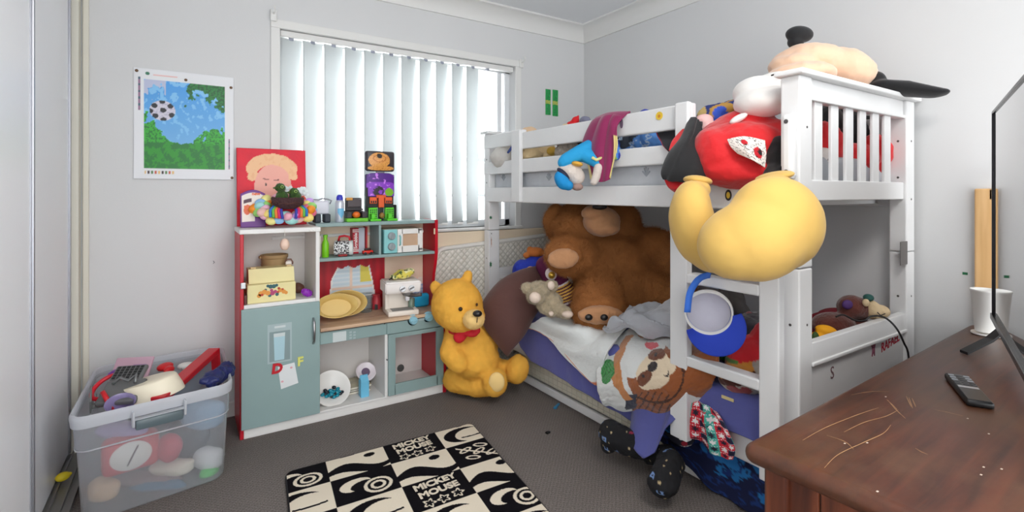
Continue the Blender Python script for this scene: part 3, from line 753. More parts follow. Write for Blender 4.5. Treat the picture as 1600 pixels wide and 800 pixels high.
bm.faces.new(lo); bm.faces.new(hi)
for i in range(4): bm.faces.new((lo[i], lo[(i + 1) % 4], hi[(i + 1) % 4], hi[i]))
put('stretcher', bm, mat('canvas_edge', (200, 10, 42), 0.6), t0)
# purple and white cardboard packet
def packcol(u, v):
    if v < 0.16 or u < 0.03 or (v > 0.93): return lin((104, 30, 132))
    if u > 0.55 and v < 0.3 + 0.3 * (u - 0.55): return lin((104, 30, 132))
    if inel(u, v, 0.26, 0.48, 0.14, 0.14): return lin((222, 92, 40))
    if 0.45 < u < 0.75 and 0.5 < v < 0.62: return lin((222, 110, 50))
    if 0.12 < u < 0.45 and 0.68 < v < 0.77: return lin((70, 20, 50))
    return lin((236, 224, 214))
t0 = thing('snack_packet', 'purple and white printed snack packet leaning on the red canvas', 'packet', (0.27, 2.80, FT))
bm = B(); x0, x1 = 0.226, 0.335
def Pk(u, v, dy=0): 
    top = 0.165 + 0.02 * math.sin(u * PI)
    return Vector((x0 + (x1 - x0) * u, 2.775 + dy + 0.02 * v, FT + 0.001 + top * v))
sheet('packet_front', lambda u, v: Pk(u, v), 40, 60, mat('packet_print', (255, 255, 255), 0.4, attr=True), t0, 0.001, packcol)
bm = B(); prism(bm, [(0, 0), (0.02, 0.165), (0.05, 0.165), (0.032, 0)], lambda u, v, d: Vector((d, 2.777 + u, FT + 0.001 + v)), x0, x1); put('packet_box', bm, mat('packet_purple', (104, 30, 132), 0.4), t0)
letters('Bites', 0.045, mat('packet_orange', (224, 100, 44), 0.4), axes(Pk(0.52, 0.5) + Vector((0, -0.0016, 0)), (1, 0, 0.1), (0, 0.12, 1)), t0, 'packet_lettering', 0.0004, 0.0015)
letters('new', 0.022, mat('packet_orange', (224, 100, 44), 0.4), axes(Pk(0.62, 0.90) + Vector((0, -0.0016, 0)), (1, 0, 0.0), (0, 0.12, 1)), t0, 'packet_lettering', 0.0004, 0.001)
# egg wreath: ring of pastel eggs, woven ribbon, nest with two green chicks
wr = thing('egg_wreath', 'wreath of pastel foam eggs lying on the toy fridge', 'wreath', (0.425, 2.74, FT))
pal = [(150, 196, 236), (244, 176, 190), (246, 190, 214), (250, 226, 130), (250, 150, 40), (166, 220, 214), (214, 170, 240), (244, 234, 150), (240, 120, 150), (160, 220, 120), (236, 190, 180), (230, 90, 60)]
rng = random.Random(3); eggs = []
k = 0
for ring, (R, n, zz) in enumerate(((0.125, 17, 0.0), (0.098, 14, 0.020), (0.112, 16, 0.03))):
    for i in range(n):
        a = 2 * PI * (i + 0.5 * ring) / n + rng.uniform(-0.1, 0.1); R2 = R * rng.uniform(0.92, 1.05)
        p = Vector((0.425 + R2 * math.cos(a) * 1.06, 2.762 + R2 * math.sin(a) * 0.56 - zz * 0.7, FT + 0.082 + R2 * math.sin(a) * 0.42 + zz * 0.6 + rng.uniform(-0.004, 0.006)))
        bm = B(); Rm = Matrix.Rotation(rng.uniform(0, PI), 3, 'Z') @ Matrix.Rotation(rng.uniform(-0.6, 0.6), 3, 'Y')
        s = rng.uniform(0.85, 1.12); ell(bm, p, (0.030 * s, 0.022 * s, 0.022 * s), Rm, 3)
        c = pal[(i * 5 + ring * 3) % len(pal)]
        put('foam_egg', bm, mat('egg_%d_%d_%d' % c, c, 0.5, bump=(50, 0.1)), wr, True); k += 1
for i, c in enumerate(((60, 70, 170), (214, 40, 110), (240, 130, 60), (110, 190, 80), (50, 120, 200))):
    for sx in (-1, 1):
        bm = B(); tube(bm, [(0.425 + sx * (0.03 + i * 0.013), 2.655 + i * 0.003, FT + 0.045 + 0.002 * i), (0.425 + sx * (0.035 + i * 0.012), 2.67, FT + 0.085), (0.425 + sx * (0.02 + i * 0.01), 2.70, FT + 0.11)], 0.007, 8)
        put('ribbon', bm, mat('ribbon_%d' % i, c, 0.6), wr, True)
bm = B(); 
for i in range(9):
    a = rng.uniform(0, 2 * PI); p = Vector((0.47 + 0.05 * math.cos(a), 2.79 + 0.03 * math.sin(a), FT + 0.14 + rng.uniform(0, 0.05)))
    for q in range(5): ell(bm, p + Vector((0.014 * math.cos(q * 1.256), 0, 0.014 * math.sin(q * 1.256))), (0.010, 0.004, 0.010), sub=2)
put('blossom', bm, mat('blossom_white', (232, 240, 240), 0.6), wr, True)
# nest
nest = thing('bird_nest', 'dark woven nest resting on top of the egg wreath', 'nest', (0.425, 2.70, FT + 0.095))
bm = B(); lathe(bm, [(0, 0.012), (0.05, 0.02), (0.066, 0.05), (0.07, 0.056), (0.076, 0.052), (0.07, 0.022), (0.045, 0.0), (0, -0.002)], Matrix.Translation((0.425, 2.705, FT + 0.092)), 36)
for v in bm.verts: v.co += Vector((fbm(v.co * 60), fbm(v.co * 50 + Vector((9, 0, 0))), fbm(v.co * 70))) * 0.003
put('nest_bowl', bm, mat('nest_brown', (74, 46, 48), 0.9, bump=(120, 0.9)), nest, True)
bm = B(); rng = random.Random(11)
for i in range(40):
    a = rng.uniform(0, 2 * PI); l = rng.uniform(0.3, 0.9); z = FT + 0.092 + rng.uniform(0.02, 0.055); r = 0.071 + rng.uniform(-0.002, 0.004)
    tube(bm, [(0.425 + r * math.cos(a + t * l), 2.705 + r * math.sin(a + t * l), z + 0.006 * math.sin(t * 3)) for t in (0, 0.25, 0.5, 0.75, 1)], 0.0016, 5)
put('twig', bm, mat('twig_brown', (96, 60, 54), 0.9), nest)
GRNF = mat('moss_green', (52, 84, 26), 0.95, var=(60, 0.35), bump=(160, 0.9, 0.006), sheen=0.2)
for i, (dx, dy, lab) in enumerate(((-0.028, -0.008, 'left green moss chick in the nest, facing forward'), (0.034, -0.004, 'right green moss chick in the nest, looking sideways'))):
    c = Vector((0.425 + dx, 2.70 + dy, FT + 0.15)); up = 0.028 if i == 0 else 0.006
    r = thing('moss_chick', lab, 'toy bird', c, 0, 'green chicks in the nest')
    bl_ = [(c, (0.030, 0.03, 0.032), None), (c + Vector((-0.008, -0.012, 0.018 + up)), (0.024, 0.024, 0.022), None)]
    plush('chick_body', bl_, GRNF, r, 0.004, 3, lump=(70, 0.003))
    bm = B(); h = c + Vector((-0.008, -0.012, 0.018 + up)); tube(bm, [h + Vector((-0.018, -0.012, 0)), h + Vector((-0.035, -0.022, -0.002))], [0.008, 0.003], 8); put('beak', bm, mat('beak_green', (70, 90, 34), 0.6), r, True)
    bm = B(); ell(bm, h + Vector((0.004, -0.023, 0.004)), (0.008, 0.004, 0.008), sub=2); e = put('eye', bm, mat('eye_lime', (150, 180, 90), 0.4), r, True)
    bm = B(); ell(bm, h + Vector((0.004, -0.027, 0.004)), (0.004, 0.002, 0.004), sub=2); put('pupil', bm, BLACK, e, True)
# hanging egg
t0 = thing('egg_ornament', 'cream egg ornament hanging on a string from the toy fridge top', 'ornament', (0.40, 2.622, 0.86))
c = on(445, 382, 1, 2.615)
bm = B(); tube(bm, [(c.x, 2.615, FT + 0.001), (c.x, 2.615, c.z + 0.02)], 0.0012, 6); put('string', bm, mat('string_white', (235, 232, 225), 0.7), t0)
bm = B(); lathe(bm, [(0, -0.028), (0.012, -0.025), (0.020, -0.012), (0.0215, 0.0), (0.018, 0.014), (0.010, 0.026), (0, 0.029)], Matrix.Translation(c), 28); put('egg', bm, mat('egg_cream', (238, 206, 186), 0.5, var=(40, 0.05)), t0, True)
# ---- fridge shelf: bread bin, pot, boxes
SH = 0.622
CRM2 = mat('bin_cream', (232, 220, 160), 0.45, var=(10, 0.03))
t0 = thing('bread_box', 'cream wooden toy bread box with fruit print on the fridge shelf', 'box', (0.35, 2.72, SH))
bm = B(); box(bm, (0.242, 2.655, SH), (0.455, 2.80, SH + 0.088), 0.004); put('box_body', bm, CRM2, t0)
bm = B(); prism(bm, [(2.69, SH + 0.088), (2.80, SH + 0.088), (2.80, SH + 0.155), (2.715, SH + 0.155)], lambda u, v, d: Vector((d, u, v)), 0.252, 0.455); put('box_lid', bm, CRM2, t0)
bm = B()
for x in (0.275, 0.435): box(bm, (x - 0.012, 2.725, SH + 0.154), (x + 0.012, 2.745, SH + 0.163), 0.002)
put('hinge', bm, mat('hinge_tan', (206, 180, 130), 0.5), t0)
rng = random.Random(5)
for nm, c_, pts in (('fruit_print', (226, 150, 60), [(-0.05, 0, .012), (-0.035, 0.006, .012), (-0.02, 0.0, .011), (0.035, 0.008, .010), (0.05, 0.0, .010), (0.06, -0.006, .008), (-0.058, -0.01, .009)]), ('grape_print', (176, 60, 110), [(0.0, -0.002, .011), (0.012, 0.004, .008), (-0.004, 0.012, .007)]), ('leaf_print', (50, 96, 100), [(-0.008, 0.03, .010), (0.006, 0.03, .010), (0.018, 0.034, .007), (-0.02, 0.034, .007), (-0.03, 0.016, .006), (0.02, -0.01, .008), (-0.012, -0.012, .008)]), ('berry_print', (196, 70, 40), [(0.028, 0.018, .006), (0.045, 0.012, .005), (-0.045, -0.006, .006), (0.024, 0.0, .006)])):
    for k_, (dx, dz, r) in enumerate(pts):
        bm = B(); prism(bm, [(0.35 + dx + r * math.cos(2 * PI * k / 12), SH + 0.044 + dz + r * math.sin(2 * PI * k / 12)) for k in range(12)], lambda u, v, d: Vector((u, d, v)), 2.6544 - 0.0002 * (k_ % 3) - 0.0001 * len(nm), 2.655)
        put(nm, bm, mat(nm, c_, 0.5), t0)
POT = mat('pot_brown', (168, 138, 96), 0.7, var=(20, 0.06))
t0 = thing('brown_pot', 'brown round pot with rim behind the cream bread box', 'pot', (0.37, 2.86, SH + 0.0))
bm = B(); lathe(bm, [(0, 0.09), (0.052, 0.09), (0.058, 0.19), (0.060, 0.205), (0.066, 0.205), (0.066, 0.19), (0.062, 0.186), (0.056, 0.0), (0, 0.0)], Matrix.Translation((0.385, 2.855, SH)), 40); put('pot_body', bm, POT, t0, 40)
bm = B(); tube(bm, [(0.385 + 0.061 * math.cos(a), 2.855 + 0.061 * math.sin(a), SH + 0.155) for a in [2 * PI * k / 32 for k in range(33)]], 0.003, 6); put('pot_band', bm, mat('band_tan', (186, 156, 112), 0.7), t0, True)
bm = B(); box(bm, (0.322, 2.84, SH + 0.187), (0.314, 2.872, SH + 0.20), 0.002); put('pot_lug', bm, POT, t0)
t0 = thing('jewel_clasp', 'small brown and white toy clasp on the bread box lid', 'toy', (0.44, 2.76, SH + 0.156))
c = Vector((0.438, 2.76, SH + 0.1575)); bm = B(); box(bm, c + Vector((-0.014, -0.008, 0)), c + Vector((0.014, 0.008, 0.02)), 0.004); put('clasp_body', bm, mat('clasp_white', (232, 222, 214), 0.4), t0)
bm = B(); tube(bm, [c + Vector((-0.016 + 0.0, 0, 0.016)), c + Vector((-0.01, 0, 0.028)), c + Vector((0.012, 0, 0.028)), c + Vector((0.02, 0, 0.012)), c + Vector((0.018, 0, 0.002))], 0.004, 8); put('clasp_loop', bm, mat('clasp_brown', (120, 84, 70), 0.5), t0, True)
t0 = thing('brown_bun', 'dark brown round toy bun beside the bread box', 'toy food', (0.495, 2.80, SH))
plush('bun_body', [((0.492, 2.80, SH + 0.027), (0.030, 0.03, 0.026), None), ((0.488, 2.80, SH + 0.045), (0.02, 0.02, 0.012), None)], mat('bun_brown', (96, 54, 44), 0.5, var=(30, 0.15)), t0, 0.004, 3)
t0 = thing('purple_toy', 'small knobbly purple rubber toy on the fridge shelf edge', 'toy', (0.507, 2.70, SH))
bm = B(); c = Vector((0.512, 2.69, SH + 0.020)); ell(bm, c, (0.026, 0.016, 0.018), Matrix.Rotation(0.5, 3, 'Y'), 3); rng = random.Random(8)
for i in range(70):
    d = Vector((rng.gauss(0, 1), rng.gauss(0, 1), rng.gauss(0, 1))).normalized(); p = c + Matrix.Rotation(0.5, 3, 'Y') @ Vector((d.x * 0.026, d.y * 0.016, d.z * 0.017)); ell(bm, p, (0.0042,) * 3, sub=1)
put('knobbly_ball', bm, mat('toy_purple', (142, 40, 176), 0.4), t0, True)
bm = B(); box(bm, (0.2275, 2.645, SH + 0.001), (0.2405, 2.70, SH + 0.045), 0.003); tag(put('brown_block', bm, mat('clasp_dark', (92, 48, 40), 0.5)), 'little dark brown block squeezed left of the bread box', 'block')

# ---- on the upper shelf unit top
UT = 0.985
t0 = thing('robot_toy', 'white boxy toy with dark rubber feet beside the spray can', 'toy', (0.60, 2.84, UT))
bm = B(); box(bm, (0.575, 2.835, UT + 0.045), (0.655, 2.90, UT + 0.118), 0.010, 3); put('toy_body', bm, mat('toy_white', (222, 222, 232), 0.4), t0, 40)
for x in (0.577, 0.627):
    bm = B(); box(bm, (x, 2.815, UT), (x + 0.032, 2.88, UT + 0.046), 0.006); put('foot', bm, mat('toy_navy', (40, 48, 60), 0.5), t0)
bm = B(); tube(bm, [(0.572, 2.85, UT + 0.10), (0.568, 2.84, UT + 0.125), (0.60, 2.84, UT + 0.122), (0.62, 2.84, UT + 0.13), (0.65, 2.84, UT + 0.125), (0.668, 2.84, UT + 0.118), (0.662, 2.85, UT + 0.10)], 0.004, 8); put('carry_handle', bm, mat('toy_grey', (150, 150, 158), 0.4), t0, True)
t0 = thing('spray_can', 'white aerosol can with blue cap on the kitchen top', 'spray can', (0.715, 2.84, UT))
bm = B(); lathe(bm, [(0, 0.0), (0.023, 0.0), (0.024, 0.003), (0.024, 0.105), (0.021, 0.116), (0.016, 0.122), (0, 0.122)], Matrix.Translation((0.712, 2.84, UT)), 32); put('can_body', bm, mat('can_white', (206, 210, 222), 0.3, metal=0.3), t0, 40)
bm = B(); lathe(bm, [(0.018, 0.120), (0.018, 0.135), (0.014, 0.146), (0.008, 0.150), (0, 0.150)], Matrix.Translation((0.712, 2.84, UT)), 32); put('cap', bm, mat('cap_blue', (52, 60, 190), 0.4), t0, 40)
bm = B()
for i in range(12):
    a0_ = -2.3 + 0.13 * i; r = 0.0245
    v0, v1 = 0.02 + 0.03 * abs(i - 6) / 6, 0.075
    q = [bm.verts.new((0.712 + r * math.cos(a), 2.84 + r * math.sin(a), UT + z)) for a, z in ((a0_, v0), (a0_ + 0.13, v0), (a0_ + 0.13, v1), (a0_, v1))]; bm.faces.new(q)
put('can_label', bm, mat('can_label', (120, 190, 228), 0.4), t0, True)
# black castle-like playset
t0 = thing('black_playset', 'small black toy stage with orange pumpkin on green base', 'toy playset', (0.79, 2.83, UT))
bm = B(); box(bm, (0.738, 2.79, UT), (0.856, 2.89, UT + 0.02), 0.004); put('base', bm, mat('toy_lime', (110, 200, 40), 0.4), t0)
bm = B(); DK = mat('toy_charcoal', (50, 44, 48), 0.4)
box(bm, (0.742, 2.85, UT + 0.02), (0.85, 2.885, UT + 0.06), 0.004); box(bm, (0.750, 2.855, UT + 0.06), (0.838, 2.885, UT + 0.132), 0.005); box(bm, (0.742, 2.80, UT + 0.02), (0.768, 2.86, UT + 0.055), 0.003); box(bm, (0.825, 2.80, UT + 0.02), (0.852, 2.86, UT + 0.055), 0.003); box(bm, (0.746, 2.84, UT + 0.062), (0.842, 2.856, UT + 0.072), 0.002)
put('stage', bm, DK, t0)
bm = B(); box(bm, (0.755, 2.838, UT + 0.08), (0.833, 2.856, UT + 0.126), 0.004); put('screen', bm, mat('toy_smoke', (84, 76, 80), 0.25), t0)
bm = B(); ell(bm, (0.797, 2.82, UT + 0.038), (0.022, 0.018, 0.018), sub=3); put('pumpkin', bm, mat('toy_orange', (232, 110, 30), 0.4), t0, True)
bm = B(); box(bm, (0.748, 2.835, UT + 0.118), (0.782, 2.85, UT + 0.134), 0.003); put('badge', bm, mat('toy_amber', (214, 150, 60), 0.4), t0)
# tall opened monster playset
t0 = thing('monster_playset', 'tall opened purple and green toy playset with orange top on kitchen', 'toy playset', (0.95, 2.83, UT))
LIME = mat('toy_lime2', (96, 214, 44), 0.4)
for x0 in (0.868, 0.965):
    bm = B(); box(bm, (x0, 2.79, UT), (x0 + 0.062, 2.87, UT + 0.012), 0.003); box(bm, (x0 + 0.006, 2.84, UT + 0.012), (x0 + 0.056, 2.872, UT + 0.075), 0.003); box(bm, (x0 + 0.01, 2.80, UT + 0.012), (x0 + 0.03, 2.84, UT + 0.04), 0.003)
    lw = put('green_tower', bm, LIME, t0)
    bm = B()
    for i in range(4):
        for j in range(4): box(bm, (x0 + 0.012 + i * 0.011, 2.8385, UT + 0.022 + j * 0.012), (x0 + 0.018 + i * 0.011, 2.8405, UT + 0.029 + j * 0.012))
    put('tower_window', bm, BLACK, lw)
bm = B(); box(bm, (0.935, 2.85, UT), (0.962, 2.875, UT + 0.10), 0.003); box(bm, (0.862, 2.85, UT + 0.02), (0.872, 2.875, UT + 0.19), 0.003); box(bm, (1.028, 2.83, UT + 0.0), (1.034, 2.872, UT + 0.09), 0.002); box(bm, (0.868, 2.86, UT + 0.075), (1.026, 2.878, UT + 0.14), 0.003)
put('black_frame', bm, BLACK, t0)
bm = B(); ell(bm, (0.948, 2.835, UT + 0.03), (0.016, 0.014, 0.017), sub=3); put('gold_skull', bm, mat('toy_gold', (150, 110, 50), 0.4), t0, True)
ORG = mat('toy_orange2', (236, 96, 40), 0.4)
bm = B(); box(bm, (0.882, 2.848, UT + 0.098), (0.924, 2.862, UT + 0.135), 0.003); box(bm, (0.972, 2.848, UT + 0.098), (1.014, 2.862, UT + 0.135), 0.003); box(bm, (0.932, 2.84, UT + 0.075), (0.964, 2.862, UT + 0.145), 0.004); box(bm, (0.92, 2.845, UT + 0.13), (0.976, 2.862, UT + 0.148), 0.003)
put('orange_house', bm, ORG, t0)
bm = B()
for x in (0.887, 0.899, 0.911, 0.977, 0.989, 1.001): box(bm, (x, 2.8465, UT + 0.102), (x + 0.008, 2.849, UT + 0.115))
put('house_window', bm, BLACK, t0)
def purp(u, v):
    if inel(u, v, 0.82, 0.18, 0.16, 0.18): return lin((126, 190, 40))
    n = fbm((u * 7, v * 7, 2))
    if inel(u, v, 0.42, 0.22, 0.2, 0.22) and n > -0.25: return lin((34, 24, 40))
    if n > 0.42: return lin((210, 130, 240))
    return lin((86, 26, 140)) if v > 0.6 else lin((140, 60, 200))
sheet('purple_panel', lambda u, v: Vector((0.868 + 0.162 * u, 2.868 - 0.004 * math.sin(u * PI), UT + 0.14 + 0.135 * v * (1 - 0.12 * abs(2 * u - 1) ** 6))), 40, 40, mat('toy_print', (255, 255, 255), 0.35, attr=True), t0, 0.006, purp)
bm = B(); box(bm, (0.862, 2.870, UT + 0.138), (1.036, 2.885, UT + 0.268), 0.018, 3); put('purple_case', bm, mat('toy_violet', (80, 66, 104), 0.4), t0, 40)
bm = B(); box(bm, (0.925, 2.868, UT + 0.262), (0.975, 2.882, UT + 0.29), 0.004); put('neck', bm, mat('toy_grey2', (120, 116, 124), 0.4), t0)
bm = B(); box(bm, (0.862, 2.858, UT + 0.284), (1.034, 2.892, UT + 0.402), 0.014, 3); put('lid_case', bm, mat('toy_charcoal2', (58, 54, 62), 0.4), t0, 40)
def orangeface(u, v):
    if inel(u, v, 0.44, 0.78, 0.10, 0.13) : return lin((40, 30, 24))
    if inel(u, v, 0.44, 0.55, 0.40, 0.42) or inel(u, v, 0.5, 0.12, 0.5, 0.14): 
        d = math.hypot((u - 0.44) / 0.3, (v - 0.65) / 0.25); 
        return lin((196, 116, 40)) if abs(d - 0.75) < 0.08 or abs(fbm((u * 9, v * 9, 8))) < 0.05 else lin((232, 164, 84))
    return lin((50, 44, 50))
sheet('lid_panel', lambda u, v: Vector((0.870 + 0.156 * u, 2.8565 - 0.010 * math.sin(u * PI) * math.sin(v * PI), UT + 0.290 + 0.106 * v)), 44, 36, mat('toy_print', (255, 255, 255), 0.35, attr=True), t0, 0.003, orangeface)
# ---- inside the upper shelves
US = 0.801
t0 = thing('green_bottle', 'lime green toy bottle on the upper kitchen shelf', 'toy bottle', (0.62, 2.81, US))
bm = B(); lathe(bm, [(0, 0), (0.017, 0), (0.0185, 0.003), (0.0185, 0.07), (0.014, 0.085), (0.010, 0.092), (0.010, 0.108), (0.012, 0.11), (0.012, 0.12), (0, 0.12)], Matrix.Translation((0.627, 2.80, US)), 28); put('bottle_body', bm, mat('bottle_lime', (126, 206, 30), 0.3), t0, 40)
t0 = thing('red_carton', 'red and white toy carton left of the green bottle', 'toy carton', (0.593, 2.84, US))
bm = B(); box(bm, (0.572, 2.82, US), (0.612, 2.86, US + 0.115), 0.003); put('carton_body', bm, mat('carton_white', (236, 226, 220), 0.5), t0)
bm = B()
for z in (0.0, 0.03, 0.06, 0.09): prism(bm, [(0.573, z), (0.602, z + 0.006), (0.600, z + 0.024), (0.573, z + 0.02)], lambda u, v, d: Vector((u, d, US + v)), 2.8185, 2.82)
put('carton_print', bm, mat('carton_red', (206, 20, 30), 0.5), t0)
t0 = thing('patterned_mug', 'white mug with black pattern and red rim lying on its side', 'mug', (0.725, 2.80, US))
Mm = axes((0.690, 2.81, US + 0.044), (0, 1, 0), (0, 0, 1)) 
Mm = Matrix.Translation((0.680, 2.82, US + 0.0435)) @ Matrix.Rotation(math.radians(-20), 4, 'Z') @ Matrix.Rotation(PI / 2, 4, 'Y')
bm = B(); lathe(bm, [(0, 0.004), (0.034, 0.004), (0.036, 0.095), (0.0405, 0.095)] + [(0.041, 0.09 - 0.09 * i / 16) for i in range(17)] + [(0, 0)], Mm, 60)
me = bpy.data.meshes.new('mug_body'); bm.to_mesh(me); bm.free()
me = evaluated(me, [('SUBSURF', dict(levels=2, render_levels=2, subdivision_type='SIMPLE'))])
Mi = Mm.inverted()
def mugc(p):
    q = Mi @ p
    if math.hypot(q.x, q.y) < 0.038: return lin((224, 226, 226))
    if q.z > 0.078: return lin((226, 228, 226))
    return lin((30, 30, 34)) if fbm(p * 150) > 0.05 else lin((232, 232, 232))
paint(me, mugc); fin('mug_body', me, mat('mug_print', (255, 255, 255), 0.3, attr=True), t0, True)
bm = B(); tube(bm, [Mm @ Vector((-0.038 * math.cos(0) - 0.0, 0, 0.02)), Mm @ Vector((-0.062, 0, 0.025)), Mm @ Vector((-0.066, 0, 0.05)), Mm @ Vector((-0.06, 0, 0.075)), Mm @ Vector((-0.038, 0, 0.08))], 0.006, 8); put('handle', bm, RED, t0, True)
bm = B(); box(bm, (0.688, 2.768, US + 0.0015), (0.735, 2.785, US + 0.012), 0.003); tag(put('toy_train', bm, mat('toy_maroon', (150, 24, 24), 0.4)), 'small flat dark red toy in front of the patterned mug', 'toy')
t0 = thing('game_box', 'tall red game box with white lettering standing on the kitchen shelf', 'box', (0.80, 2.88, US))
bm = B(); box(bm, (0.788, 2.86, US), (0.822, 2.915, US + 0.145), 0.002); put('box_body', bm, mat('game_red', (188, 16, 44), 0.45), t0)
bm = B()
for z0, z1 in ((0.012, 0.018), (0.022, 0.026), (0.122, 0.127), (0.132, 0.137)): box(bm, (0.787, 2.8585, US + z0), (0.823, 2.8605, US + z1))
put('box_stripe', bm, mat('game_white', (240, 232, 228), 0.5), t0)
letters('Scrabble', 0.026, mat('game_white', (240, 232, 228), 0.5), axes((0.805, 2.859, US + 0.073), (0, 0, 1), (-1, 0, 0)), t0, 'box_lettering', 0.0004, 0.0008)
bm = B(); box(bm, (0.824, 2.88, US), (0.862, 2.915, US + 0.145), 0.002); tag(put('game_box', bm, mat('game_silver', (196, 202, 212), 0.4)), 'pale grey box beside the red game box', 'box')
bm = B(); box(bm, (0.864, 2.862, US), (0.872, 2.915, US + 0.15), 0.001); tag(put('thin_book', bm, mat('game_red2', (196, 30, 36), 0.5)), 'thin red book upright next to the shelf divider', 'book')
t0 = thing('toy_car', 'little red toy car on the upper kitchen shelf', 'toy car', (0.845, 2.79, US))
bm = B(); box(bm, (0.822, 2.775, US + 0.006), (0.880, 2.805, US + 0.024), 0.006, 3); put('car_body', bm, mat('car_red', (214, 44, 30), 0.3), t0, 40)
bm = B(); box(bm, (0.832, 2.778, US + 0.022), (0.868, 2.802, US + 0.036), 0.007, 3); put('cabin', bm, mat('car_dark', (60, 26, 22), 0.3), t0, 40)
for x in (0.834, 0.867):
    for y in (2.775, 2.805):
        bm = B(); cyl(bm, (x, y - 0.004, US + 0.008), (x, y + 0.004, US + 0.008), 0.008, seg=16); put('wheel', bm, BLACK, t0)
# toy microwave
t0 = thing('toy_microwave', 'aqua and white wooden toy microwave with two grey dials', 'toy microwave', (1.05, 2.80, US))
X0, X1, Y0 = 0.936, 1.165, 2.762
bm = B(); box(bm, (X0, Y0, US + 0.002), (X1, 2.905, US + 0.138), 0.003); put('microwave_body', bm, mat('wood_pale', (232, 214, 190), 0.5), t0)
bm = B(); box(bm, (X0 - 0.001, Y0 - 0.006, US + 0.003), (X0 + 0.075, Y0, US + 0.137), 0.002); box(bm, (X0 - 0.002, Y0, US + 0.003), (X0, 2.90, US + 0.137), 0.0005); put('control_panel', bm, AQUA, t0)
bm = B()
for a, b in (((X0 + 0.077, Y0 - 0.008, US + 0.003), (X0 + 0.108, Y0, US + 0.137)), ((X1 - 0.03, Y0 - 0.008, US + 0.003), (X1, Y0, US + 0.137)), ((X0 + 0.1, Y0 - 0.008, US + 0.003), (X1 - 0.02, Y0, US + 0.04)), ((X0 + 0.1, Y0 - 0.008, US + 0.108), (X1 - 0.02, Y0, US + 0.137))): box(bm, a, b, 0.002)
dr = put('door', bm, mat('micro_white', (238, 236, 232), 0.4), t0)
bm = B(); box(bm, (X0 + 0.107, Y0 - 0.001, US + 0.04), (X1 - 0.029, Y0 + 0.001, US + 0.108)); put('door_window', bm, mat('micro_window', (200, 168, 140), 0.15), dr)
bm = B(); tube(bm, [(X0 + 0.088, Y0 - 0.008, US + 0.045), (X0 + 0.088, Y0 - 0.022, US + 0.05), (X0 + 0.088, Y0 - 0.022, US + 0.095), (X0 + 0.088, Y0 - 0.008, US + 0.1)], 0.004, 8); put('handle', bm, AQUA, dr, True)
for z in (0.04, 0.1):
    bm = B(); lathe(bm, [(0, 0.012), (0.019, 0.012), (0.0215, 0.009), (0.0215, 0)], axes((X0 + 0.04, Y0 - 0.006, US + z), (1, 0, 0), (0, 0, 1)), 24); k = put('dial', bm, mat('dial_grey', (150, 160, 164), 0.4), t0, 40)
    bm = B(); box(bm, (-0.018, -0.004, 0.0115), (0.018, 0.004, 0.016), 0.0015, M=axes((X0 + 0.04, Y0 - 0.006, US + z), (0.3, 0, 1), (-1, 0, 0.3))); put('dial_grip', bm, mat('dial_grey', (150, 160, 164), 0.4), k)
for z in (0.012, 0.125):
    bm = B(); box(bm, (X1 - 0.022, Y0 - 0.0095, US + z), (X1 - 0.004, Y0 - 0.008, US + z + 0.01)); put('hinge', bm, STEEL, t0)
# ---- on the worktop
WT = 0.468
YLW = mat('bowl_yellow', (222, 190, 116), 0.4)
def oval_dish(name, lab, c, rx, ry, dep, tilt, turn, group=None):
    t = thing(name, lab, 'bowl', c, 0, group)
    M = Matrix.Translation(Vector(c)) @ Matrix.Rotation(turn, 4, 'Z') @ Matrix.Rotation(tilt, 4, 'X') @ Matrix.Diagonal((rx, ry, 1, 1))
    bm = B(); lathe(bm, [(0, 0.003), (0.72, 0.003), (0.86, dep - 0.002), (0.985, dep + 0.002), (1.0, dep + 0.0035), (0.985, dep - 0.003), (0.88, dep - 0.008), (0.76, -0.004), (0, -0.004)], M, 56)
    put('bowl_body', bm, YLW, t, 50)
    bm = B(); tube(bm, [M @ Vector((math.cos(a), math.sin(a), dep + 0.002)) for a in [2 * PI * k / 48 for k in range(49)]], 0.003, 8); put('rim', bm, YLW, t, True)
    return t
oval_dish('yellow_bowl', 'front yellow oval plastic bowl leaning on the toy worktop', (0.672, 2.76, WT + 0.064), 0.108, 0.064, 0.038, math.radians(62), math.radians(-6))
oval_dish('yellow_bowl', 'second yellow oval bowl standing behind the front yellow bowl', (0.735, 2.812, WT + 0.068), 0.112, 0.068, 0.036, math.radians(72), math.radians(-14))
CL = mat('clear_plastic', (236, 240, 240), 0.08, trans=0.95)
t0 = thing('clear_beaker', 'clear plastic beaker between yellow bowls and coffee machine', 'beaker', (0.86, 2.85, WT))
bm = B(); lathe(bm, [(0, 0.003), (0.033, 0.003), (0.036, 0.10), (0.038, 0.10), (0.035, 0.0), (0, 0)], Matrix.Translation((0.862, 2.86, WT + 0.001)), 28); put('beaker_body', bm, CL, t0, 40)
bm = B(); lathe(bm, [(0.0365, 0.098), (0.0395, 0.099), (0.0395, 0.102), (0.0365, 0.102)], Matrix.Translation((0.862, 2.86, WT + 0.001)), 28); put('beaker_rim', bm, mat('rim_clear', (225, 228, 228), 0.3), t0, True)
t0 = thing('toy_jug', 'red toy jug half hidden behind the toy coffee machine', 'toy jug', (0.93, 2.88, WT))
bm = B(); lathe(bm, [(0, 0.0), (0.024, 0.0), (0.026, 0.05), (0.02, 0.075), (0.024, 0.085), (0, 0.085)], Matrix.Translation((0.932, 2.885, WT + 0.001)), 24); put('jug_body', bm, mat('jug_red', (196, 60, 70), 0.4), t0, 40)
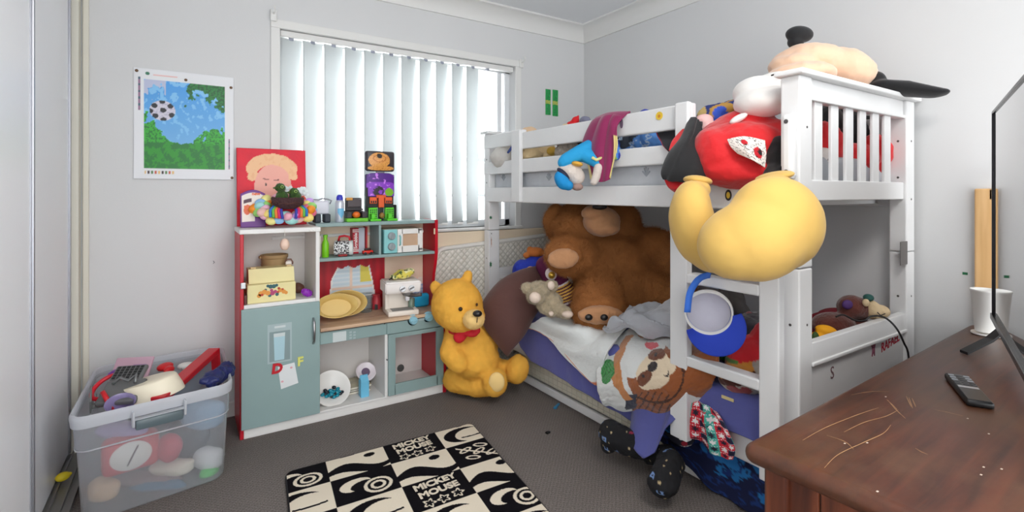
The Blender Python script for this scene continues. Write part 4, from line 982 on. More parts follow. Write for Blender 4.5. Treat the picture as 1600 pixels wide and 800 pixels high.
bm = B(); box(bm, (0.915, 2.86, WT + 0.001), (0.935, 2.878, WT + 0.035), 0.004); tag(put('dark_clip', bm, mat('clip_dark', (60, 52, 54), 0.5)), 'small dark plastic clip in front of the red jug', 'clip')
# toy espresso machine
ES = mat('espresso_cream', (236, 226, 214), 0.4, var=(8, 0.02)); ES2 = mat('espresso_white', (240, 234, 230), 0.35)
t0 = thing('toy_coffee_machine', 'cream wooden toy espresso machine on the toy worktop', 'toy coffee machine', (1.02, 2.74, WT), math.radians(-8))
def lp(name, fn, m, smooth=40, parent=None):
    bm = B(); fn(bm); return put(name, bm, m, parent or t0, smooth, True)
lp('drip_base', lambda bm: box(bm, (-0.085, -0.10, 0), (0.085, 0.07, 0.028), 0.006), ES)
lp('drip_grate', lambda bm: [box(bm, (-0.06 + i * 0.0, -0.09 + j * 0.011, 0.0275), (0.06, -0.084 + j * 0.011, 0.03), 0.001) for i in range(1) for j in range(7)], mat('grate_grey', (130, 128, 124), 0.5))
lp('column', lambda bm: box(bm, (-0.07, -0.01, 0.026), (0.055, 0.068, 0.125), 0.006), ES)
lp('side_wall', lambda bm: box(bm, (-0.085, -0.015, 0.02), (-0.066, 0.068, 0.13), 0.004), ES)
def head(bm):
    prism(bm, [(-0.085, 0.122), (-0.095, 0.17)] + [(-0.075 + 0.02 * math.cos(a) , 0.172 + 0.016 * math.sin(a)) for a in (PI * 0.75, PI * 0.5)] + [(0.06, 0.188), (0.072, 0.18), (0.072, 0.122)], lambda u, v, d: Vector((d, u, v)), -0.098, 0.098)
    bmesh.ops.bevel(bm, geom=list(bm.edges), offset=0.006, segments=2, affect='EDGES')
lp('head', head, ES2)
for x in (-0.005, 0.045):
    k = lp('dial', lambda bm: lathe(bm, [(0, 0.008), (0.016, 0.008), (0.0175, 0.005), (0.0175, 0)], axes((x, -0.0905, 0.148), (1, 0, 0), (0, 0.2, 1)), 24), mat('dial_silver', (176, 176, 178), 0.3, metal=0.7))
    lp('dial_grip', lambda bm: box(bm, (-0.013, -0.004, 0.008), (0.013, 0.004, 0.014), 0.002, M=axes((x, -0.0905, 0.148), (1, 0, 0.5), (-0.5, 0.2, 1))), mat('dial_dark', (110, 108, 108), 0.4), parent=k)
lp('group_head', lambda bm: lathe(bm, [(0, 0.0), (0.024, 0.0), (0.03, 0.012), (0.03, 0.02), (0, 0.02)], Matrix.Translation((0.03, -0.05, 0.103)), 24), mat('group_grey', (120, 118, 116), 0.4))
lp('portafilter', lambda bm: tube(bm, [(0.03, -0.05, 0.105), (0.07, -0.085, 0.105), (0.095, -0.105, 0.112)], [0.012, 0.009, 0.011], 10), mat('handle_dark', (90, 80, 78), 0.5), True)
lp('spout', lambda bm: box(bm, (0.018, -0.062, 0.072), (0.042, -0.038, 0.10), 0.006), mat('spout_white', (222, 222, 226), 0.4))
t0 = thing('glass_jar', 'small clear jar under the coffee machine head', 'jar', (1.075, 2.75, WT + 0.028))
cj = Vector((1.075, 2.705, WT + 0.031)); bm = B(); lathe(bm, [(0, 0.0), (0.018, 0.0), (0.019, 0.045), (0.015, 0.05), (0, 0.05)], Matrix.Translation(cj), 24); put('jar_body', bm, mat('jar_green', (150, 170, 150), 0.15, trans=0.5), t0, 40)
# yellow patterned purse on the machine, blue pouch beside it
def purse(p):
    return lin((70, 96, 50)) if fbm(p * 55) > 0.32 else (lin((222, 206, 90)) if fbm(p * 30 + Vector((4, 0, 0))) > 0 else lin((232, 226, 170)))
t0 = thing('fabric_purse', 'yellow patterned fabric purse lying on the toy coffee machine', 'purse', (1.02, 2.74, WT + 0.188))
cp = Vector((1.035, 2.73, WT + 0.215))
plush('purse_body', [(cp + Vector((-0.045, 0, -0.008)), (0.03, 0.035, 0.018), None), (cp, (0.045, 0.04, 0.027), None), (cp + Vector((0.035, 0, 0.014)), (0.035, 0.035, 0.02), None)], mat('purse_print', (255, 255, 255), 0.7, attr=True), t0, 0.005, 4, purse, (25, 0.006))
bm = B(); tube(bm, [cp + Vector((0.05, -0.01, 0.022)), cp + Vector((0.0, -0.02, 0.022)), cp + Vector((-0.06, -0.02, -0.004)), cp + Vector((-0.085, -0.01, -0.022))], [0.003, 0.005, 0.004, 0.003], 8); put('zip_band', bm, BLACK, t0, True)
t0 = thing('blue_pouch', 'bright blue zip pouch leaning by the red kitchen side', 'pouch', (1.165, 2.79, WT))
cb = Vector((1.163, 2.80, WT + 0.040))
bm = B(); box(bm, cb + Vector((-0.058, -0.02, -0.039)), cb + Vector((0.058, 0.02, 0.040)), 0.017, 4); put('pouch_body', bm, mat('pouch_blue', (24, 158, 206), 0.45, bump=(30, 0.3)), t0, True)
bm = B(); tube(bm, [cb + Vector((-0.055, -0.012, 0.03)), cb + Vector((-0.072, -0.02, 0.035)), cb + Vector((-0.066, -0.025, 0.048)), cb + Vector((-0.05, -0.02, 0.042))], 0.004, 8); put('pouch_ring', bm, mat('ring_brown', (120, 84, 60), 0.4), t0, True)
# ---- open cupboard under the worktop
KB = 0.05
t0 = thing('white_plate', 'white dish of blue glass stones propped in the open cupboard', 'dish', (0.64, 2.72, KB))
Mp = Matrix.Translation((0.645, 2.745, KB + 0.058)) @ Matrix.Rotation(math.radians(50), 4, 'X')
bm = B(); lathe(bm, [(0, 0), (0.058, 0), (0.075, 0.016), (0.095, 0.02), (0.096, 0.017), (0.078, 0.011), (0.06, -0.005), (0, -0.005)], Mp, 48); put('dish_body', bm, WHITE_PLASTIC, t0, 50)
rng = random.Random(2)
for i in range(26):
    a = rng.uniform(0, 2 * PI); r = 0.05 * rng.random() ** 0.5; p = Mp @ Vector((r * math.cos(a), -0.022 + r * math.sin(a) * 0.55, 0.009 + rng.uniform(0, 0.009)))
    bm = B(); ell(bm, p, (0.013, 0.010, 0.009), Matrix.Rotation(rng.uniform(0, 3), 3, 'Z'), 2)
    put('glass_stone', bm, mat('stone_teal', (24, 138, 160), 0.15) if i % 3 else mat('stone_dark', (30, 40, 50), 0.2), t0, True)
t0 = thing('toy_dish', 'white round toy dish with purple centre behind the blue carton', 'toy dish', (0.845, 2.82, KB))
Mp = Matrix.Translation((0.845, 2.81, KB + 0.088)) @ Matrix.Rotation(math.radians(50), 4, 'X')
bm = B(); lathe(bm, [(0, 0.006), (0.022, 0.006), (0.03, 0.012), (0.05, 0.02), (0.055, 0.016), (0.05, 0.0), (0.03, -0.01), (0, -0.01)], Mp, 40); put('dish_body', bm, mat('lid_white', (238, 228, 234), 0.35), t0, 50)
bm = B(); lathe(bm, [(0, 0.012), (0.012, 0.012), (0.022, 0.012), (0.024, 0.006), (0, 0.006)], Mp, 32); put('dish_centre', bm, mat('lid_purple', (112, 92, 118), 0.4), t0, 50)
t0 = thing('blue_carton', 'light blue toy milk carton in the open cupboard', 'toy carton', (0.80, 2.70, KB))
bm = B(); box(bm, (0.783, 2.685, KB), (0.828, 2.73, KB + 0.085), 0.003); put('carton_body', bm, mat('carton_blue', (112, 192, 226), 0.45), t0)
bm = B(); prism(bm, [(2.685, KB + 0.085), (2.73, KB + 0.085), (2.709, KB + 0.105), (2.709, KB + 0.115), (2.706, KB + 0.115), (2.706, KB + 0.105)], lambda u, v, d: Vector((d, u, v)), 0.785, 0.826); put('carton_top', bm, mat('carton_blue', (112, 192, 226), 0.45), t0)
for i, (x0, x1, c_, lab) in enumerate(((0.62, 0.86, (206, 196, 176), 'bottom picture book lying flat in the open cupboard'), (0.60, 0.83, (60, 54, 52), 'middle dark picture book in the cupboard pile'), (0.62, 0.865, (190, 184, 160), 'top pale picture book in the cupboard pile'))):
    t0 = thing('picture_book', lab, 'book', ((x0 + x1) / 2, 2.83, KB + 0.012 * i), 0, 'picture books in the cupboard')
    bm = B(); box(bm, (x0, 2.76, KB + 0.0005 + 0.0125 * i), (x1, 2.91, KB + 0.0015 + 0.0125 * i)); box(bm, (x0, 2.76, KB + 0.0105 + 0.0125 * i), (x1, 2.91, KB + 0.0115 + 0.0125 * i)); box(bm, (x0, 2.908, KB + 0.0005 + 0.0125 * i), (x1, 2.912, KB + 0.0115 + 0.0125 * i))
    put('book_cover', bm, mat('book_%d' % i, c_, 0.5, var=(18, 0.3)), t0)
    bm = B(); box(bm, (x0 + 0.002, 2.763, KB + 0.0015 + 0.0125 * i), (x1 - 0.003, 2.908, KB + 0.0105 + 0.0125 * i)); put('pages', bm, mat('pages', (226, 220, 206), 0.7), t0)
# ------------------------------------------------------------------ things leaning behind the bed
def quiltz(x, z):
    a, b = (x + z) * 24, (x - z) * 24
    return min(abs(a - round(a)), abs(b - round(b))) * 2
def ctop(x):   # the pad's top edge: rounded at the left, dipping in the middle
    t = (x - 1.27) / 0.97
    return 0.80 + 0.055 * t - (0.10 * (1 - min(1, t / 0.09)) ** 2) - (0.03 * max(0, (t - 0.96) / 0.04) ** 2)
t0 = thing('quilted_mattress', 'white quilted mattress pad standing behind the bed under the window', 'mattress', (1.75, 2.895, 0))
def Pq(u, v):
    x = 1.268 + 0.972 * u; z = 0.004 + (ctop(x) - 0.03) * v
    return Vector((x, 2.873 - 0.006 * quiltz(x, z), z))
sheet('quilted_cover', Pq, 190, 150, mat('quilt_white', (236, 232, 222), 0.8, attr=True), t0, 0.002, lambda u, v: lin((238, 234, 224)) if quiltz(1.268 + 0.972 * u, 0.004 + (ctop(1.268 + 0.972 * u) - 0.03) * v) > 0.22 else lin((202, 198, 186)))
bm = B(); N = 30; pf = [(1.268 + 0.972 * i / N, ctop(1.268 + 0.972 * i / N)) for i in range(N + 1)]
prism(bm, [(1.268, 0.003)] + pf + [(2.24, 0.003)], lambda u, v, d: Vector((u, d, v)), 2.8745, 2.913); put('pad_core', bm, mat('pad_white', (232, 229, 222), 0.8), t0)
bm = B(); tube(bm, [(x, 2.876, z - 0.012) for x, z in pf], 0.012, 8); tube(bm, [(x, 2.908, z - 0.008) for x, z in pf], 0.008, 8); put('piping', bm, mat('pad_white', (232, 229, 222), 0.8), t0, True)
bm = B(); box(bm, (1.262, 2.917, 0.0), (2.30, 2.934, 0.892), 0.006); tag(put('cream_foam_slab', bm, mat('foam_cream', (234, 216, 190), 0.8, bump=(40, 0.1))), 'cream foam slab standing between the wall and quilted mattress', 'foam slab')

# ------------------------------------------------------------------ yellow bear on the floor
YB_ = mat('plush_yellow', (240, 182, 76), 0.9, var=(14, 0.10), spec=0.2)
t0 = thing('teddy_bear', 'big yellow plush bear with red neckerchief sitting on the floor', 'plush toy', (1.42, 2.5, 0))
bl_ = [CE(714, 476, 2.76, 40, 40, 0.14), CE(722, 494, 2.72, 36, 25, 0.13), CE(739, 498, 2.62, 17, 15, 0.07), CE(683, 452, 2.80, 10, 15, 0.022, 25), CE(730, 434, 2.80, 9, 13, 0.022, -20),
       CE(738, 545, 2.83, 40, 42, 0.15), CE(742, 560, 2.80, 38, 30, 0.15)]
bl_ += chain([(710, 522, 2.76, 15), (704, 552, 2.70, 17), (716, 567, 2.66, 16)]) + chain([(712, 592, 2.84, 20), (745, 600, 2.78, 19), (765, 600, 2.74, 18)]) + [CE(773, 597, 2.70, 20, 23, 0.07)]
bl_ += chain([(770, 575, 2.84, 17), (795, 580, 2.84, 16)]) + [CE(808, 577, 2.80, 18, 23, 0.07, -15)]
fur(plush('bear_body', bl_, YB_, t0, 0.009, 7, lump=(26, 0.004)), 60000, 0.0009, 0.0007, 2, 0.002)
def sph(name, c, rpx, par, m, sx=1.0, sy=1.0, rz=None, roll=0):
    bm = B(); cc, r, R = CE(c[0], c[1], c[2], rpx * sx, rpx * sy, rz, roll); ell(bm, cc, r, R, 3); return put(name, bm, m, par, True)
NOSE = mat('nose_black', (26, 22, 22), 0.35)
YP = mat('plush_gold_pale', (246, 210, 140), 0.9, spec=0.2)
fur(plush('muzzle', [CE(740, 499, 2.60, 17, 15, 0.068)], YP, t0, 0.006, 3), 6000, 0.0009, 0.0007, 6, 0.002)
plush('foot_pad', [CE(776, 597, 2.645, 13, 16, 0.02)], YP, t0, 0.005, 3)
sph('nose', (746, 490, 2.535), 6.5, t0, NOSE, 1.15, 0.8, 0.02)
e = sph('eye', (719.5, 483, 2.605), 3.4, t0, mat('eye_brown', (70, 40, 20), 0.2), 1, 1, 0.008); sph('pupil', (720, 483, 2.596), 1.9, e, NOSE, 1, 1, 0.004)
sph('eye', (745, 476, 2.655), 2.6, t0, mat('eye_brown', (70, 40, 20), 0.2), 0.7, 1, 0.008)
bm = B(); tube(bm, [at(746, 496, 2.528), at(745, 504, 2.53)], 0.002, 8); put('mouth', bm, NOSE, t0, True)
REDC = mat('scarf_red', (206, 22, 40), 0.7, bump=(50, 0.3, 0.01))
plush('neckerchief', chain([(706, 516, 2.72, 6), (722, 519, 2.66, 8), (745, 517, 2.66, 6)]) + [CE(718, 527, 2.655, 10, 9, 0.02), CE(736, 521, 2.645, 12, 6, 0.02)], REDC, t0, 0.006, 3, lump=(30, 0.004))

# ------------------------------------------------------------------ lower bunk: giant brown bear and smaller plush
BRF = mat('plush_brown', (162, 106, 60), 0.9, var=(9, 0.22), spec=0.2)
BRL = mat('plush_tan', (184, 134, 94), 0.9, var=(12, 0.12), bump=(60, 0.3, 0.01), sheen=0.2)
t0 = thing('teddy_bear', 'giant brown plush bear slumped on the lower bunk', 'plush toy', (2.15, 2.1, 0.44))
bl_ = [CE(915, 356, 2.98, 62, 40, 0.24), CE(960, 352, 2.98, 40, 40, 0.2), CE(958, 410, 2.90, 70, 50, 0.26), CE(975, 450, 2.86, 80, 55, 0.28), CE(1000, 425, 2.92, 60, 60, 0.24)]
bl_ += chain([(925, 398, 2.80, 26), (905, 402, 2.70, 29), (884, 400, 2.64, 30)]) + [CE(880, 400, 2.60, 30, 26, 0.10)]
bl_ += chain([(1000, 380, 2.86, 24), (1030, 388, 2.74, 30), (1045, 405, 2.66, 26)])
bl_ += chain([(945, 450, 2.72, 40), (932, 475, 2.58, 38), (930, 485, 2.54, 36)]) + [CE(937, 485, 2.50, 41, 27, 0.09)]
bl_ += chain([(1010, 455, 2.74, 40), (1035, 462, 2.60, 36), (1060, 470, 2.50, 32)])
fur(plush('bear_body', bl_, BRF, t0, 0.012, 6, lump=(16, 0.010)), 70000, 0.0065, 0.0010, 3, 0.008)
bm = B()
for c in ((864, 340, 2.93, 13, 22, 0.04, -22),): ell(bm, *CE(*c))
fur(put('ear', bm, BRF, t0, True), 3000, 0.0045, 0.0011, 5, 0.006)
plush('muzzle', [CE(940, 346, 2.72, 29, 24, 0.11), CE(930, 333, 2.68, 22, 13, 0.07), CE(945, 355, 2.68, 24, 14, 0.08)], BRL, t0, 0.007, 4, lump=(40, 0.003))
sph('nose', (937, 323, 2.63), 9, t0, NOSE, 1.3, 0.6, 0.03)
plush('paw_pad', [CE(880, 404, 2.505, 25, 16, 0.03, 5)], BRL, t0, 0.006, 3, lump=(40, 0.003))
plush('foot_pad', [CE(938, 492, 2.42, 36, 15, 0.04)], BRL, t0, 0.006, 3, lump=(40, 0.003))
for x, y in ((920, 496), (944, 496), (965, 499)): sph('toe_print', (x, y, 2.378 if x != 965 else 2.40), 6, t0, NOSE, 1.0, 0.85, 0.012)
# blue and orange plush behind the brown pillow
t0 = thing('plush_toy', 'blue and orange plush toys peeping out behind the brown pillow', 'plush toy', (1.78, 2.6, 0.46))
plush('plush_body', [CE(816, 425, 3.02, 16, 20, 0.08), CE(838, 408, 3.05, 15, 14, 0.07), CE(834, 440, 3.0, 26, 40, 0.08)], mat('plush_blue', (26, 52, 170), 0.8, bump=(60, 0.4)), t0, 0.007, 5)
plush('orange_head', [CE(837, 394, 3.02, 14, 8, 0.05), CE(823, 399, 3.02, 6, 5, 0.03), CE(828, 390, 3.02, 5, 5, 0.02)], mat('plush_orange', (190, 108, 44), 0.85, bump=(60, 0.4)), t0, 0.005, 3)
plush('pale_patch', [CE(829, 422, 2.935, 7, 6, 0.03), CE(823, 430, 2.935, 9, 6, 0.03)], mat('plush_peach', (224, 170, 140), 0.85), t0, 0.005, 3)
# maroon striped plush
def maroonc(p):
    d = p - at(880, 458, 2.80); s = d.dot(UP * 0.92 + RT * -0.38)
    if -0.052 < s < 0.058:
        k = (s + 0.052) / 0.0157
        return lin((240, 226, 226)) if s < -0.043 or s > 0.050 else (lin((238, 186, 84)) if k % 1 < 0.5 else lin((82, 14, 54)))
    return lin((92, 10, 62))
t0 = thing('striped_jersey_toy', 'maroon plush sleeve with gold stripes beside the brown bear', 'plush toy', (1.95, 2.3, 0.46))
plush('sleeve_body', chain([(852, 415, 2.86, 15), (866, 435, 2.82, 18), (884, 462, 2.80, 18), (897, 482, 2.78, 14)]), mat('jersey_maroon', (255, 255, 255), 0.8, attr=True, bump=(60, 0.3)), t0, 0.004, 4, maroonc)
bm = B(); c, r, R = CE(861, 428, 2.72, 9, 10, 0.01, 30); ell(bm, c, r, R); put('collar', bm, mat('collar_white', (236, 220, 222), 0.7), t0, True)
sph('gold_button', (862, 430, 2.705), 5.5, t0, mat('button_gold', (214, 172, 70), 0.3, metal=0.7), 1, 1, 0.012)
# small grey-beige koala
KO = mat('plush_koala', (182, 166, 138), 0.95, var=(40, 0.25), bump=(120, 0.9, 0.008), sheen=0.4); KW_ = mat('plush_pale', (226, 206, 190), 0.9, var=(30, 0.08), bump=(100, 0.5))
t0 = thing('plush_koala', 'small grey-beige plush animal with round ears lying on the white blanket', 'plush toy', (1.72, 2.2, 0.46))
plush('plush_body', [CE(842, 454, 2.56, 18, 15, 0.06), CE(858, 472, 2.58, 21, 17, 0.06), CE(838, 463, 2.54, 15, 13, 0.05), CE(824, 450, 2.56, 10, 9, 0.025), CE(862, 447, 2.56, 10, 10, 0.02)] + chain([(865, 480, 2.56, 12), (884, 489, 2.53, 10)]) + chain([(850, 480, 2.56, 10), (862, 488, 2.53, 8)]), KO, t0, 0.005, 3, lump=(50, 0.004))
fur(bpy.data.objects[[o.name for o in t0.children][0]], 14000, 0.0018, 0.0006, 4, 0.003)
sph('snout', (836, 465, 2.488), 9, t0, KW_, 1.0, 1.0, 0.02, -40); sph('ear_inside', (861, 446, 2.528), 7, t0, KW_, 0.8, 1.0, 0.012); sph('foot_pad', (887, 491, 2.502), 9, t0, KW_, 1.0, 0.6, 0.02); sph('hand_pad', (861, 490, 2.495), 4, t0, KW_, 1, 1, 0.015)
# brown pillow tumbling over the edge of the bed
PIL = mat('pillow_brown', (92, 58, 52), 0.8, bump=(7, 0.35, 0.03), sheen=0.15)
t0 = thing('pillow', 'dark brown pillow slumped over the bed edge beside the yellow bear', 'pillow', (1.6, 2.45, 0.2))
pl_ = [[(753, 476, 2.84), (782, 442, 2.86), (812, 424, 2.88), (846, 414, 2.92)], [(752, 490, 2.82), (784, 466, 2.78), (818, 450, 2.80), (852, 436, 2.88)], [(757, 506, 2.80), (784, 494, 2.75), (818, 478, 2.76), (848, 462, 2.84)], [(768, 522, 2.78), (788, 520, 2.74), (808, 510, 2.74), (832, 490, 2.80)], [(794, 558, 2.74), (800, 548, 2.73), (808, 534, 2.74), (818, 516, 2.78)]]
pillow_mesh('pillow_body', [[at(*q) for q in r] for r in pl_], 0.062, PIL, t0, wr=0.012)
# ------------------------------------------------------------------ blankets of the lower bunk
FX = 1.604
def S(px, py, z=0.458, x=FX):
    p = on(px, py, 2, z)
    return p if p.x > x + 0.03 else on(px, py, 0, x)
FL = mat('fleece_white', (226, 230, 230), 0.95, attr=True, bump=(50, 0.35), sheen=0.5)
rw = [[S(880, 492, .47), S(920, 494, .475), S(965, 492, .48), S(1000, 492, .48)],
      [S(850, 500, .465), S(890, 512, .47), S(935, 520, .47), S(975, 520, .475)],
      [S(832, 507, .463), S(868, 530, .46), S(905, 545, .46), S(950, 550, .465)],
      [S(812, 506, .462), S(853, 524), S(885, 558), S(942, 580)],
      [S(812, 507, .462), S(862, 532), S(928, 600), S(946, 588)]]
t0 = thing('fleece_blanket', 'white fleece blanket with orange edging thrown over the blue sheet', 'blanket', (1.8, 1.9, 0.46))
fold = lambda u, v: Vector((-0.004 * v, 0, 0.006 + 0.008 * math.sin(u * 14 + v * 5) * (1 - v) + 0.008 * fbm((u * 5, v * 4, 6))))
sheet('blanket_cloth', rows_surface(rw, fold), 70, 60, FL, t0, 0.010, lambda u, v: lin((214, 122, 78)) if v > 0.965 else lin((228, 232, 231)))
GF = mat('fleece_grey', (172, 174, 180), 0.95, var=(12, 0.08), bump=(40, 0.4), sheen=0.5)
t0 = thing('fleece_blanket', 'pale grey fleece blanket heaped against the brown bear', 'blanket', (2.0, 1.7, 0.46))
rw = [[at(985, 482, 2.42), at(1015, 478, 2.38), at(1045, 472, 2.34), at(1085, 455, 2.28)], [at(968, 492, 2.34), at(1000, 486, 2.28), at(1040, 486, 2.22), at(1090, 474, 2.18)], [at(950, 506, 2.31), at(985, 500, 2.24), at(1030, 504, 2.17), at(1095, 498, 2.12)], [at(942, 516, 2.33), at(985, 517, 2.26), at(1035, 528, 2.17), at(1100, 530, 2.1)]]
sheet('blanket_cloth', rows_surface(rw, lambda u, v: Vector((0, 0, 0.012 * math.sin(u * 17 + 4 * math.sin(v * 5)) + 0.012 * fbm((u * 5, v * 5, 9))))), 80, 60, GF, t0, 0.012)
# animal-face blanket bundled at the edge
PXR = [[(945, 552), (985, 516), (1050, 516), (1110, 538)], [(936, 578), (985, 550), (1045, 548), (1122, 548)], [(936, 600), (985, 590), (1050, 590), (1124, 570)], [(942, 622), (985, 622), (1050, 622), (1116, 594)], [(948, 632), (985, 640), (1050, 642), (1105, 612)]]
GP = rows_surface([[(a, b, 0) for a, b in r] for r in PXR])
def G(u, v): p = GP(u, v); return p.x, p.y
def slothc(u, v):
    x, y = G(u, v)
    x += 2.0 * fbm((u * 9, v * 9, 1)); y += 2.0 * fbm((u * 9, v * 9, 7))
    W, BR, OR, CR, DK_, GR = lin((226, 228, 226)), lin((136, 74, 36)), lin((200, 128, 66)), lin((232, 212, 182)), lin((40, 30, 34)), lin((40, 150, 60))
    if inel(x, y, 953, 580, 11, 19, 0.1): return lin((24, 96, 40)) if int((x * 0.6 + abs(y - 580) * 0.5)) % 3 == 0 else GR
    if inel(x, y, 1023, 575, 8, 8): return DK_
    if inel(x, y, 1029, 557, 2.6, 2.6) or inel(x, y, 1009, 587, 2.6, 2.6): return DK_
    if inel(x, y, 1029, 557, 14, 9, 0.15) or inel(x, y, 1011, 590, 10, 13, 0.7): return lin((112, 60, 32))
    if inel(x, y, 1044, 583, 5, 5) and not inel(x, y, 1042, 581, 5, 5): return DK_
    if inel(x, y, 1025, 580, 25, 31, 0.55) or inel(x, y, 1045, 572, 15, 12, 0.2): return CR
    if inel(x, y, 1020, 541, 12, 5, 0.3): return lin((222, 40, 64))
    if inel(x, y, 1019, 520, 8, 7): return lin((178, 98, 50))
    if inel(x, y, 1005, 526, 6, 4): return OR
    if abs(x - (966 + 0.0075 * (y - 580) ** 2 + (y > 600) * (y - 600) * 0.35)) < 7 and 528 < y < 622: return OR
    if y > 612 and 980 < x < 998 and y < 636: return lin((34, 38, 60))
    if (y > 616 and x > 990 and x < 1056) or (x > 1055 and y < 615 and y > 530) or (inel(x, y, 1032, 590, 48, 45, 0.4) and (y > 590 or x > 1040)):
        d = math.hypot(x - 1025, y - 580)
        if x < 1050 and y > 612 and int((x + y * 0.6) / 2.6) % 4 == 0: return lin((70, 34, 18))
        return lin((70, 36, 20)) if abs(d - 47) < 1.6 else lin((152, 84, 40))
    return W
def Sx(px, py, x): return on(px, py, 0, x)
rw = [[S(945, 552, .47), S(985, 516, .475), S(1050, 516, .48), S(1110, 538, .48)],
      [Sx(936, 578, 1.60), Sx(985, 550, 1.63), Sx(1045, 548, 1.64), Sx(1122, 548, 1.66)],
      [Sx(936, 600, 1.58), Sx(985, 590, 1.56), Sx(1050, 590, 1.565), Sx(1124, 570, 1.63)],
      [Sx(942, 622, 1.585), Sx(985, 622, 1.565), Sx(1050, 622, 1.57), Sx(1116, 594, 1.63)],
      [Sx(948, 632, 1.602), Sx(985, 640, 1.598), Sx(1050, 642, 1.604), Sx(1105, 612, 1.64)]]
t0 = thing('animal_blanket', 'white and brown fleece blanket printed with an animal face, bundled on the bed edge', 'blanket', (1.65, 1.5, 0.3))
sheet('blanket_cloth', rows_surface(rw, lambda u, v: Vector((-0.006 + 0.006 * fbm((u * 6, v * 6, 3)), 0, 0.006 * math.sin(u * 20 + v * 6)))), 150, 120, mat('fleece_print', (255, 255, 255), 0.95, attr=True, bump=(50, 0.4), sheen=0.4), t0, 0.014, slothc)

# grey pillow, dark star fleece and bright cushion behind the ladder
t0 = thing('pillow', 'grey pillow standing at the wall behind the ladder', 'pillow', (2.2, 1.5, 0.46))
plush('pillow_body', [CE(1150, 465, 2.42, 12, 24, 0.05, 20), CE(1160, 490, 2.35, 12, 26, 0.06, 25), CE(1135, 470, 2.45, 14, 30, 0.05)], mat('pillow_grey', (110, 106, 104), 0.85, bump=(20, 0.3)), t0, 0.008, 6)
def starc(p):
    q = p * 26; n = Vector((round(q.x), round(q.y), round(q.z))); d = (q - n).length
    h = (int(n.x) * 7 + int(n.y) * 13 + int(n.z) * 5) % 5
    if d < 0.3 and h == 0: return lin((206, 204, 206))
    if fbm(p * 7 + Vector((3, 1, 0))) > 0.35: return lin((196, 30, 44))
    return lin((74, 70, 78))
t0 = thing('star_throw', 'dark grey fleece throw with pale stars behind the red cushion', 'blanket', (1.95, 1.2, 0.46))
plush('throw_cloth', [CE(1165, 525, 2.12, 40, 22, 0.10), CE(1185, 510, 2.08, 34, 20, 0.10), CE(1150, 545, 2.12, 34, 24, 0.12), CE(1200, 530, 2.1, 30, 30, 0.10)], mat('throw_print', (255, 255, 255), 0.95, attr=True, bump=(40, 0.4), sheen=0.4), t0, 0.008, 5, starc, (14, 0.014))
t0 = thing('fleece_throw', 'light grey fleece bunched above the star throw', 'blanket', (2.05, 1.25, 0.5))
plush('throw_cloth', [CE(1178, 502, 2.22, 30, 10, 0.08, 8), CE(1140, 512, 2.24, 24, 10, 0.08)], GF, t0, 0.008, 4, None, (16, 0.012))
CUSH0 = at(1180, 560, 1.84)          # middle of the cushion's band pattern
def cushc(p):
    d = p - CUSH0; a = d.dot(RT) * 427; b = -d.z * 427
    s = b + 0.35 * a; f = fbm(p * 9)
    if s < -8: return lin((218, 36, 46)) if a > -32 or b < 0 else lin((92, 130, 60))
    if s < 16 and a < -15: return lin((222, 150, 60)) if s < 4 else lin((80, 40, 34))
    if s < 40: return lin((176, 168, 158)) if f > -0.3 else lin((150, 60, 60))
    return lin((98, 158, 56))
t0 = thing('cushion', 'red, grey and green fleece cushion on the blue sheet behind ladder', 'cushion', (1.75, 1.05, 0.45))
plush('cushion_body', [CE(1178, 565, 1.86, 46, 40, 0.08, 25), CE(1215, 545, 1.86, 40, 50, 0.08, 20), CE(1155, 590, 1.82, 34, 24, 0.07), CE(1205, 590, 1.8, 40, 28, 0.08), CE(1240, 575, 1.82, 36, 46, 0.08)], mat('cushion_print', (255, 255, 255), 0.95, attr=True, bump=(40, 0.3), sheen=0.3), t0, 0.006, 5, cushc, (10, 0.008))
t0 = thing('green_knot', 'bright green knotted fabric loop beside the red cushion', 'toy', (1.8, 1.2, 0.5))
bm = B(); q = at(1142, 553, 1.93); k = 1.93 / FPX
tube(bm, [q + RT * (16 * k * math.cos(a)) + UP * (9 * k * math.sin(a)) + FW * 0.01 * math.sin(2 * a) for a in [2 * PI * i / 24 for i in range(25)]], 0.010, 8); tube(bm, [q + RT * -0.03 + UP * -0.01, q + UP * -0.02, q + RT * 0.03 + UP * -0.045], 0.012, 8)
put('fabric_loop', bm, mat('knot_green', (52, 152, 44), 0.8), t0, True)
bm = B(); q0, q1 = on(1127, 614, 0, 1.606), on(1147, 632, 0, 1.606)
# brown monkey plush above the lower end board
MK = mat('plush_choc', (92, 42, 32), 0.9, var=(20, 0.15), bump=(90, 0.5), sheen=0.4)
t0 = thing('plush_monkey', 'dark brown plush monkey with cream face lying behind the end board', 'plush toy', (2.15, 1.0, 0.45))
plush('monkey_body', [CE(1331, 480, 2.03, 21, 19, 0.055), CE(1340, 482, 2.03, 18, 18, 0.05), CE(1302, 508, 2.02, 32, 20, 0.07), CE(1335, 512, 2.05, 30, 16, 0.06), CE(1315, 545, 2.06, 44, 40, 0.07)], MK, t0, 0.006, 4)
plush('face', [CE(1362, 484, 2.0, 11, 15, 0.045), CE(1376, 486, 1.99, 11, 10, 0.04)], mat('plush_cream', (214, 190, 152), 0.9, bump=(90, 0.3)), t0, 0.005, 4)
sph('ear', (1353, 473, 1.975), 5, t0, mat('plush_cream', (214, 190, 152), 0.9), 1, 1.2, 0.012)
bm = B(); tube(bm, [at(1371, 488, 1.945), at(1376, 493, 1.945), at(1383, 490, 1.95)], 0.0018, 6); put('mouth', bm, NOSE, t0, True)
